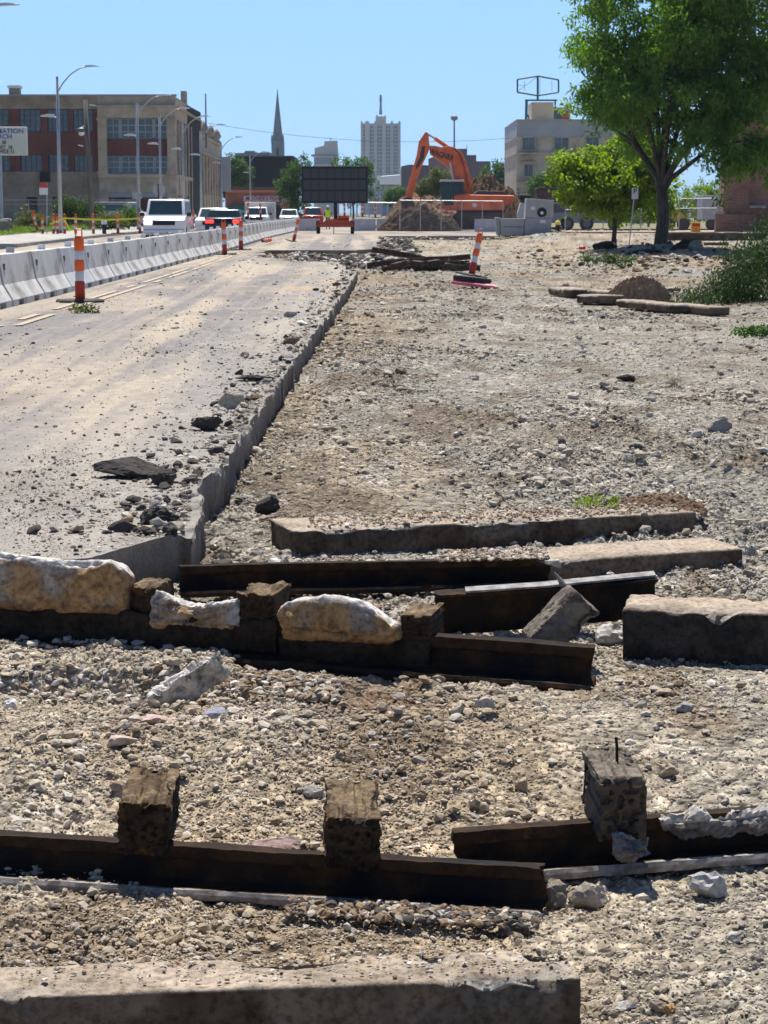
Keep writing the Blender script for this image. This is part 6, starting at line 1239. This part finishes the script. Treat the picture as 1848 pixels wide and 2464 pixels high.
# ================================================================== EXCAVATOR (outline measured at its own distance, real thickness)
YE = 148.0; m_exo = mat('excavator_orange', (.80, .17, .05), rough=.45, col2=(.58, .11, .04), scale=1.2, mixlo=.45, mixhi=.65); m_exd = mat('excavator_dark_grey', (.055, .055, .06), rough=.6); m_steel = mat('cylinder_rod', (.5, .52, .55), rough=.3, metal=.6); m_mudst = mat('muddy_steel', (.10, .065, .04), col2=(.05, .035, .025), scale=3, rough=.8)
c0 = at(1140, 550, YE); ex = thing('excavator', 'big orange excavator with its arm raised over the dirt heap', 'excavator', (c0.x, YE, .2))
def poly(uv, Y, th, name, m, parent=ex, bevel=.03):
    b = MB(); b.prism([at(u, v, Y-th/2) if True else 0 for u, v in uv], (0, th, 0)); return b.build(name, m, parent, world=True, bevel=bevel)
poly([(1092, 470), (1100, 468), (1237, 470), (1242, 476), (1240, 498), (1234, 506), (1090, 506), (1060, 504), (1057, 496), (1091, 493)], YE, 3.0, 'house', m_exo, bevel=.12)
poly([(1136, 469), (1150, 459), (1212, 460), (1216, 469)], YE, 2.2, 'engine_deck', m_exd, bevel=.05)
poly([(1062, 434), (1113, 434), (1116, 440), (1116, 466), (1092, 471), (1092, 494), (1070, 494), (1062, 478)], YE-.9, 1.15, 'cab', m_exd, bevel=.08)
poly([(1060, 431), (1115, 432), (1118, 437), (1058, 437)], YE-.9, 1.25, 'cab_roof', mat('cab_roof_pale', (.6, .57, .52), rough=.5), bevel=.03)
for q in ([(1066, 443), (1070, 443), (1086, 443), (1086, 478), (1072, 482), (1066, 470)], [(1090, 443), (1113, 443), (1113, 463), (1090, 466)]): poly(q, YE-1.5, .06, 'cab_window', m_glass, bevel=0)
poly([(1100, 506), (1215, 506), (1215, 514), (1100, 514)], YE, 1.6, 'slew_ring', m_exd, bevel=0)
poly([(1090, 517), (1100, 512), (1222, 512), (1232, 520), (1234, 540), (1224, 553), (1098, 553), (1086, 540)], YE-1.15, .6, 'track', m_mudst, bevel=.05); poly([(1090, 517), (1100, 512), (1222, 512), (1232, 520), (1234, 540), (1224, 553), (1098, 553), (1086, 540)], YE+1.15, .6, 'track', m_mudst, bevel=.05)
poly([(1032, 350), (1036, 372), (1062, 390), (1078, 402), (1090, 428), (1101, 466), (1141, 466), (1134, 430), (1122, 388), (1111, 366), (1100, 358), (1092, 354), (1080, 351), (1062, 354), (1048, 351)], YE, .75, 'boom', m_exo, bevel=.05)
poly([(1024, 317), (1031, 320), (1034, 356), (1030, 368), (1014, 402), (1000, 445), (992, 478), (974, 478), (984, 440), (996, 396), (1003, 372), (1008, 340)], YE, .6, 'stick', m_exo, bevel=.05)
b = MB(); b.tube([at(1031, 324, YE), at(1046, 333, YE)], .07, n=10); b.build('cylinder_rod', m_steel, ex, world=True)
b = MB(); b.tube([at(1046, 333, YE), at(1078, 355, YE)], .14, n=12); b.build('stick_cylinder', m_exo, ex, world=True)
for dy in (-.5, .5): b = MB(); b.tube([at(1083, 392, YE+dy), at(1092, 440, YE+dy)], .07, n=10); b.build('boom_cylinder', m_steel, ex, world=True)
for k in range(3): b = MB(); b.tube([at(1092, 357-k, YE-.42), at(1108, 372, YE-.45), at(1118, 405, YE-.45), at(1126, 450, YE-.45)], .035, n=6) if k == 0 else b.tube([at(1096+4*k, 362, YE-.42), at(1112+3*k, 400, YE-.45), at(1122+4*k, 450, YE-.45)], .03, n=6); b.build('hydraulic_hose', m_exo if k else m_exd, ex, world=True)
poly([(1016, 352), (1023, 352), (1020, 380), (1008, 400), (1001, 408), (1000, 400), (1010, 380)], YE-.3, .12, 'stick_hose_guard', m_exd, bevel=.02)
poly([(974, 476), (992, 476), (1000, 498), (988, 512), (968, 508), (964, 484)], YE, 1.3, 'bucket', m_mudst, bevel=.04)
q = at(1062, 373, YE-.395); text_part('lettering', 'WAGNER', .58, Matrix.Translation(q) @ FACE @ Matrix.Rotation(-.30, 4, 'Z'), m_blk, ex, ext=.01, bold=.012, sx=.72)
b = MB(); a, c = at(1137, 498, YE-1.53), at(1147, 489, YE-1.53); b.span(a.x, c.x, YE-1.53, YE-1.515, a.z, c.z); b.build('plate', m_sgn, ex, world=True)
# ---- dirt heaps
def mound(name, label, loc, rx, ry, h, seed, c1=(.16, .095, .055), c2=(.26, .17, .10), n=110, rough=.22, cat='heap'):
    t_ = np.linspace(-1, 1, n); Xm, Ym = np.meshgrid(t_, t_, indexing='ij'); r = np.sqrt(Xm**2+Ym**2); z = h*np.clip(1-r**2.6, -.15, 1)*(0.5+fbm(Xm*2.2+seed, Ym*2.2, seed, 3))
    f = fbm(Xm*9+seed, Ym*9, seed+3, 4); w = worley(Xm*11+seed, Ym*11, seed)[0]; z = z+h*rough*(f-.5)-h*rough*.5*(w-.5)
    C = np.array(c1)*(1-f[..., None])+np.array(c2)*f[..., None]; C = C*(.6+.8*fbm(Xm*20, Ym*20, seed+8, 2))[..., None]
    I = np.arange(n*n).reshape(n, n); F = np.stack([I[:-1, :-1], I[1:, :-1], I[1:, 1:], I[:-1, 1:]], -1).reshape(-1, 4)
    o = np_mesh(name, np.stack([Xm*rx, Ym*ry, z], -1).reshape(-1, 3), F, m_rock, attrs={'Col': ('FLOAT_COLOR', 'POINT', np.concatenate([C.reshape(-1, 3), np.ones((n*n, 1))], 1))}); o.location = loc; return tag(o, label, cat)
p = at(1010, 553, 143); mound('dirt_heap', 'dark dirt heap behind the wire fence under the excavator arm', (p.x, 144.3, .2), 3.0, 1.6, 1.35, 3, (.09, .058, .036), (.17, .115, .075))
p = at(1040, 553, 160); mound('dirt_heap', 'reddish brown dirt heap behind the excavator cab', (p.x, 164, .2), 4.6, 4, 2.3, 4, (.2, .105, .05), (.30, .18, .1))
p = at(1185, 553, 166); mound('dirt_heap', 'brown dirt heap rising above the excavator engine deck', (p.x, 170, .2), 3.4, 4, 3.6, 5, (.13, .075, .04), (.24, .15, .08))
p = at(1244, 553, 143); mound('dirt_heap', 'small brown dirt heap beside the excavator tail', (p.x, 146, .2), 1.1, 1.2, 1.7, 6, (.2, .12, .07), (.30, .2, .12))
# ---- chain link fences
m_link = bpy.data.materials.new('chain_link_mesh'); m_link.use_nodes = True
_n = m_link.node_tree.nodes; _l = m_link.node_tree.links; _t = _n.new('ShaderNodeBsdfTransparent'); _m = _n.new('ShaderNodeMixShader'); _m.inputs[0].default_value = .09; _n['Principled BSDF'].inputs['Base Color'].default_value = (.42, .44, .46, 1)
_l.new(_t.outputs[0], _m.inputs[1]); _l.new(_n['Principled BSDF'].outputs[0], _m.inputs[2]); _l.new(_m.outputs[0], _n['Material Output'].inputs[0])
def fence(label, P, h, posts, pr=.03, second=None):
    t = thing('chain_link_fence', label, 'fence', P[0])
    for i in range(len(P)-1):
        a, c = Vector(P[i]), Vector(P[i+1]); b = MB(); b.tube([a+Vector((0, 0, h)), c+Vector((0, 0, h))], pr*.8, n=6)
        if second: b.tube([a+Vector((0, 0, second)), c+Vector((0, 0, second))], pr*.7, n=6)
        b.build('rail', m_galv, t, world=True); b = MB(); b.add([a+Vector((0, .02, .05)), c+Vector((0, .02, .05)), c+Vector((0, .02, h-.02)), a+Vector((0, .02, h-.02))], [(0, 1, 2, 3)]); b.build('wire_mesh', m_link, t, world=True)
        d = (c-a).length; n = max(1, round(d/posts))
        for k in range(n+(1 if i == len(P)-2 else 0)): q = a+(c-a)*(k/n); b = MB(); b.tube([q, q+Vector((0, 0, h+.04))], pr, n=8); b.build('post', m_galv, t, world=True)
    return t
fence('wire fence panels standing in front of the excavator', [at(962, 554, 139), at(1210, 556, 139)], 2.0, 1.45)
fence('wire fence on the right behind the trees and the orange box', [at(1360, 556, 117), at(1724, 552, 117)], 1.75, 2.4, second=1.2)
fence('wire fence along the weeds in front of the brick building', [(at(-60, 545, 150).x, 150, .35), (at(330, 545, 150).x, 150, .35)], 2.05, 3.6, second=1.75)
fence('far wire fence with white posts behind the message board', [at(800, 522, 205), at(962, 524, 205)], 1.45, .62, pr=.07)
# ---- precast concrete stack
m_pre = mat('precast_concrete', (.40, .41, .42), col2=(.33, .34, .35), scale=1.5, rough=.85, bump=.003, bscale=25)
YP = 109.0
def precast(label, uv, Y, th, ring=False, lid=False):
    q = at(uv[0][0], uv[0][1], Y); t = thing('precast_block', label, 'concrete block', (q.x, Y, q.z)); poly(uv, Y+th/2, th, 'block', m_pre, t, bevel=.03)
    if ring:
        c = at(1304, 511, Y-.012); b = MB(); b.cyl(c, c+Vector((0, .02, 0)), .19, n=20); b.build('pipe_opening', mat('pipe_tan', (.50, .36, .16), rough=.6), t, world=True); b = MB(); b.cyl(c+Vector((0, -.004, 0)), c+Vector((0, .008, 0)), .26, n=20); b.build('pipe_seal', m_blkp, t, world=True)
        b = MB(); b.cyl(c+Vector((0, -.03, -.03)), c+Vector((0, .01, -.03)), .09, n=16); b.build('pipe_plug', m_sgn, t, world=True)
        a = at(1277, 505, Y-.006); b = MB(); b.span(a.x, a.x+.24, Y-.006, Y, a.z, a.z+.17); b.build('label_sticker', mat('pale_blue_sticker', (.6, .68, .78), rough=.5), t, world=True)
    if lid: a = at(1299, 537, Y-.006); b = MB(); b.span(a.x, a.x+.32, Y-.006, Y, a.z, a.z+.18); b.build('label_sticker', m_sgn, t, world=True)
precast('lower big precast box of the grey stack', [(1262, 525), (1328, 526), (1325, 570), (1262, 568)], YP, 1.3, lid=True)
precast('upper big precast box of the grey stack, tilted, with a round pipe opening', [(1267, 477), (1333, 482), (1331, 525), (1264, 524)], YP, 1.3, ring=True)
precast('lower flat slab left of the grey precast stack', [(1205, 546), (1261, 547), (1260, 568), (1206, 566)], YP, 1.2)
precast('upper flat slab left of the grey precast stack', [(1204, 526), (1262, 526), (1261, 545), (1206, 544)], YP-.02, 1.2)
precast('narrow grey block on edge at the left end of the flat slabs', [(1192, 523), (1203, 523), (1204, 566), (1196, 566)], YP+.3, .9)
precast('small stepped precast piece behind the tilted box', [(1246, 525), (1246, 512), (1253, 488), (1268, 490), (1266, 525)], YP+1.6, .9)
# ---- dump truck behind the stack
t = thing('dump_truck', 'dark dump truck standing behind the precast stack and the small tree', 'dump truck', (at(1380, 552, 150).x, 150, .2)); m_tr = mat('dump_bed_dark', (.05, .04, .035), col2=(.09, .06, .045), scale=1.5, rough=.8)
poly([(1291, 453), (1300, 451), (1450, 453), (1452, 486), (1300, 486), (1292, 478)], 150, 2.4, 'dump_bed', m_tr, t); poly([(1322, 490), (1470, 490), (1470, 512), (1322, 512)], 150, 1.6, 'frame', mat('truck_frame_grey', (.10, .105, .12), rough=.6), t); poly([(1455, 455), (1490, 458), (1496, 515), (1455, 515)], 150, 2.3, 'cab', m_exd, t)
for u in (1365, 1412, 1480):
    c = at(u, 540, 148.9); c.z = .7; b = MB(); b.cyl(c, c+Vector((0, .45, 0)), .5, n=20); w = b.build('wheel', m_rub, t, world=True, bevel=.04); b = MB(); b.cyl(c+Vector((0, -.02, 0)), c+Vector((0, .1, 0)), .27, n=14); b.build('rim', m_sgrey, w, world=False) if False else b.build('rim', mat('dusty_dark_rim', (.16, .155, .15), rough=.8), t, world=True)
# ---- yellow machine and orange sign box by the right fence
c = at(1675, 548, 107); t = thing('barricade_box', 'orange yellow sign box standing before the right wire fence', 'sign box', (c.x, 107, .5)); a, e = at(1664, 556, 106.6), at(1686, 535, 106.6)
b = MB(); b.span(a.x, e.x, 106.6, 107, .5, e.z); b.build('box', mat('orange_yellow_board', (.72, .33, .04), rough=.55), t, world=True, bevel=.02); b = MB(); b.span(a.x+.06, e.x-.04, 106.585, 106.597, e.z-.2, e.z-.08); b.build('stripe', m_ord, t, world=True)
t = thing('loader', 'yellow machine partly visible behind the right wire fence', 'loader', (at(1620, 550, 128).x, 128, .4)); m_yl = mat('loader_yellow', (.62, .36, .04), rough=.5)
poly([(1605, 520), (1615, 508), (1640, 512), (1650, 526), (1640, 536), (1605, 536)], 128, 1.8, 'body', m_yl, t); poly([(1616, 494), (1628, 494), (1630, 510), (1614, 510)], 128, 1.3, 'cab', m_sgn, t)
for u in (1611, 1645): c = at(u, 540, 127); b = MB(); b.cyl(c, c+Vector((0, .4, 0)), .38, n=18); b.build('wheel', m_rub, t, world=True)
t = thing('box_trailer', 'white trailer behind the right wire fence near the brick pier', 'trailer', (at(1720, 548, 133).x, 133, .4)); poly([(1690, 470), (1770, 470), (1770, 528), (1690, 528)], 133, 2.2, 'box', mat('trailer_white', (.36, .38, .40), rough=.5), t); c = at(1712, 540, 132); b = MB(); b.cyl(c, c+Vector((0, .3, 0)), .35, n=16); b.build('wheel', m_rub, t, world=True)
# ---- brick pier building on the right
m_brk = brick_mat('red_brown_brick', (.42, .18, .115), (.28, .115, .08), (.42, .36, .31), scale=1.0); m_cap = mat('stone_cap', (.40, .385, .36), col2=(.30, .29, .27), scale=3, rough=.9)
YB = 101.0; x0 = at(1739, 540, YB).x; x1 = at(1800, 540, YB).x; t = thing('brick_building', 'red brick building with a buttress pier on a stepped plinth at the right edge', 'building', (x0, YB, .6))
b = MB(); b.span(x0, x1, YB, YB+1.2, .6, 7.5); b.build('pier', m_brk, t, world=True)
b = MB(); b.span(x1+.0, x1+14, YB+.55, YB+9, .6, 7.2); b.build('wall', m_brk, t, world=True)
b = MB(); xp0 = at(1722, 540, YB-.4).x; xp1 = at(1820, 540, YB-.4).x; b.span(xp0, xp1, YB-.4, YB-.003, .55, 1.40); b.build('plinth', m_brk, t, world=True)
b = MB(); b.span(xp0-.03, x0-.003, YB-.43, YB+.2, 1.403, 1.52); b.span(x1+.003, xp1+.45, YB-.43, YB+.5, 1.70, 1.82); b.build('coping', m_cap, t, world=True)
b = MB(); b.span(x1+.003, xp1+.4, YB-.003, YB+.5, .55, 1.70); b.build('side_plinth', m_brk, t, world=True)
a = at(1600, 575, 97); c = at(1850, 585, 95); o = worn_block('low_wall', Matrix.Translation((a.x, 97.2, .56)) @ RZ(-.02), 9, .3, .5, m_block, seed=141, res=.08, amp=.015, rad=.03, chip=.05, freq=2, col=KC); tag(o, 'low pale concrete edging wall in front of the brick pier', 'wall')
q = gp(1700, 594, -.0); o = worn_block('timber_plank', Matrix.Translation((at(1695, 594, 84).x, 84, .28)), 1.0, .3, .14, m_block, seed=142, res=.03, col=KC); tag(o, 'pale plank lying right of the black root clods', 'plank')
# ---- pale fallen kerbs near the right middle, with soil clump
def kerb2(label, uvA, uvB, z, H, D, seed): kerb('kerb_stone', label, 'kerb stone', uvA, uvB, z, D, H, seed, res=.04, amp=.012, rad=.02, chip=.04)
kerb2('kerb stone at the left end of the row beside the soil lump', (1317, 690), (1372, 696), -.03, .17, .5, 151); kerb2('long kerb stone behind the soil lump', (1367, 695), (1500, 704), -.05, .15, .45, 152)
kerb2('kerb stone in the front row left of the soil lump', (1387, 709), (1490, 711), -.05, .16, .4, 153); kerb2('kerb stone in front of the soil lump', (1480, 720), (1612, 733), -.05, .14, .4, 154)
kerb2('pale kerb stone right of the soil lump', (1610, 729), (1709, 739), -.06, .14, .35, 155); kerb2('thin kerb stone lying at the back of the row', (1520, 688), (1616, 692), -.1, .08, .3, 156)
p = gp(1537, 722, -.15); o = mound('soil_lump', 'brown torn soil lump lying on the row of kerb stones', (p.x, p.y+.1, -.14), .62, .3, .36, 12, (.21, .14, .085), (.33, .23, .145), n=80, rough=.45, cat='soil lump')
p = gp(1590, 1222, -.09); mound('soil_heap', 'low brown soil heap on the back of the dark fronted kerb stone', (p.x, p.y+.15, -.10), .25, .16, .05, 14, (.14, .085, .05), (.26, .17, .11), n=50, rough=.6, cat='soil heap')
# ---- black root clods and rubble round the tree
def clod(label, u0, u1, v0, v1, Y, c, seed):
    a, e = at(u0, v1, Y), at(u1, v0, Y); w = (e.x-a.x)/2; h = (e.z-a.z); V, F = rock_shape(ICO3, seed, .3, 6); V = V/np.abs(V).max(0)*np.array([w, w*.7, h*.6]); V = V*(1+.5*(fbm3(V/w*2.5, seed, 4)[:, None]-.5)); C = np.array(c)*(.6+.8*fbm3(V/w*4, seed+1, 3)[:, None])
    o = np_mesh('root_clod', V, F, m_rock, attrs={'Col': ('FLOAT_COLOR', 'POINT', np.concatenate([C, np.ones((len(C), 1))], 1))}); o.location = ((a.x+e.x)/2, Y, a.z+h*.45); return tag(o, label, 'clod')
clod('black tilted clod at the foot of the small tree', 1420, 1488, 582, 614, 79, (.03, .026, .022), 161); clod('black clod on the right side of the big trunk', 1600, 1690, 580, 624, 78, (.035, .03, .024), 162)
clod('grey broken concrete chunk on the black clod right of the trunk', 1652, 1692, 578, 606, 77.2, (.30, .26, .19), 163); clod('black low clod in front of the big trunk', 1500, 1600, 598, 632, 76, (.035, .032, .028), 164); clod('pale upright concrete piece below the big trunk', 1532, 1548, 612, 642, 74, (.42, .43, .46), 165)
b = MB(); q = at(1401, 600, 80); b.lathe([(.05, -.1), (.13, -.08), (.13, .1), (.04, .16)], c=q, n=10); o = b.build('cup', mat('red_plastic_cup', (.55, .03, .06), rough=.4)); tag(o, 'small red plastic cup lying on the rubble left of the black tilted clod', 'cup')
# ---- parking sign post by the trees
q = at(1513, 598, 83); t = thing('street_sign', 'small white sign on a thin leaning post between the two trees', 'sign', q); b = MB(); b.tube([q, at(1528, 452, 83)], .025, n=8); b.build('post', m_galv, t, world=True)
a, e = at(1520, 479, 82.9), at(1536, 452, 82.9); b = MB(); b.span(a.x, e.x, 82.9, 82.92, a.z, e.z); b.build('sign_panel', m_sgn, t, world=True); text_part('lettering', 'P', .26, Matrix.Translation(((a.x+e.x)/2, 82.89, (a.z+e.z)/2+.08)) @ FACE, m_blk, t, ext=.003, bold=.004)
# ---- stacked rusty rails in the middle distance
def old_rail(label, pts, Y, w=.12, h=.16, seed=0):
    P = [at(u, v, Y) for u, v in pts]; o = MB(); n = len(P)
    for i in range(n-1):
        a, c = P[i], P[i+1]; M, L = frame(a, c); o.add([M @ Vector(q) for q in [(0, 0, 0), (L, 0, 0), (L, w, 0), (0, w, 0), (0, 0, -h*.2), (L, 0, -h*.2), (L, w, -h*.2), (0, w, -h*.2)]], [(0, 1, 2, 3), (4, 7, 6, 5), (0, 4, 5, 1), (1, 5, 6, 2), (2, 6, 7, 3), (3, 7, 4, 0)])
        o.add([M @ Vector(q) for q in [(0, w*.4, -h*.2), (L, w*.4, -h*.2), (L, w*.55, -h*.2), (0, w*.55, -h*.2), (0, w*.4, -h), (L, w*.4, -h), (L, w*.55, -h), (0, w*.55, -h)]], [(4, 7, 6, 5), (0, 4, 5, 1), (1, 5, 6, 2), (2, 6, 7, 3), (3, 7, 4, 0)])
    ob = o.build('scrap_rail', mat('brown_scrap_rail', (.10, .055, .03), col2=(.05, .03, .02), scale=4, rough=.8)); return tag(ob, label, 'rail')
old_rail('bent rusty rail on top of the scrap pile, sloping down to the right', [(896, 594), (960, 604), (1024, 617)], 60); old_rail('rusty rail on the scrap pile rising towards the leaning channelizer', [(1018, 618), (1080, 616), (1132, 611)], 60.2)
old_rail('rusty rail crossing the scrap pile at mid height', [(882, 633), (940, 624), (1024, 620)], 59.3); old_rail('lowest rusty rail of the scrap pile', [(918, 641), (1040, 638), (1156, 638)], 57.6, h=.26); old_rail('rusty rail lying behind the scrap pile', [(930, 629), (1130, 627)], 58.6, h=.22)
for k, (u, v, s) in enumerate([(958, 644, 44), (1005, 648, 26), (1045, 646, 30), (1092, 644, 26), (1130, 640, 24)]):
    p = at(u, v, 57.2); w = s*57.2/FPX; o = worn_block('timber_tie', Matrix.Translation((p.x-w/2, 57.1+.12*(k % 3), p.z+.10+.05*((k*7) % 4))) @ RZ(.25*((k*5) % 4-1.5)) @ Matrix.Rotation(.12*((k*3) % 5-2), 4, 'Y'), w, .3, .16+.04*((k*5) % 4), m_tie, seed=170+k, res=.05, amp=.02, rad=.02, chip=.05, freq=4); tag(o, 'dark timber tie under the scrap rails', 'tie', 'dark ties under the scrap rails')
one_rock('stone', 'pale stone resting on the scrap rail pile', 'stone', 939, 631, 34, 16, PALE, 181, z=-.05)
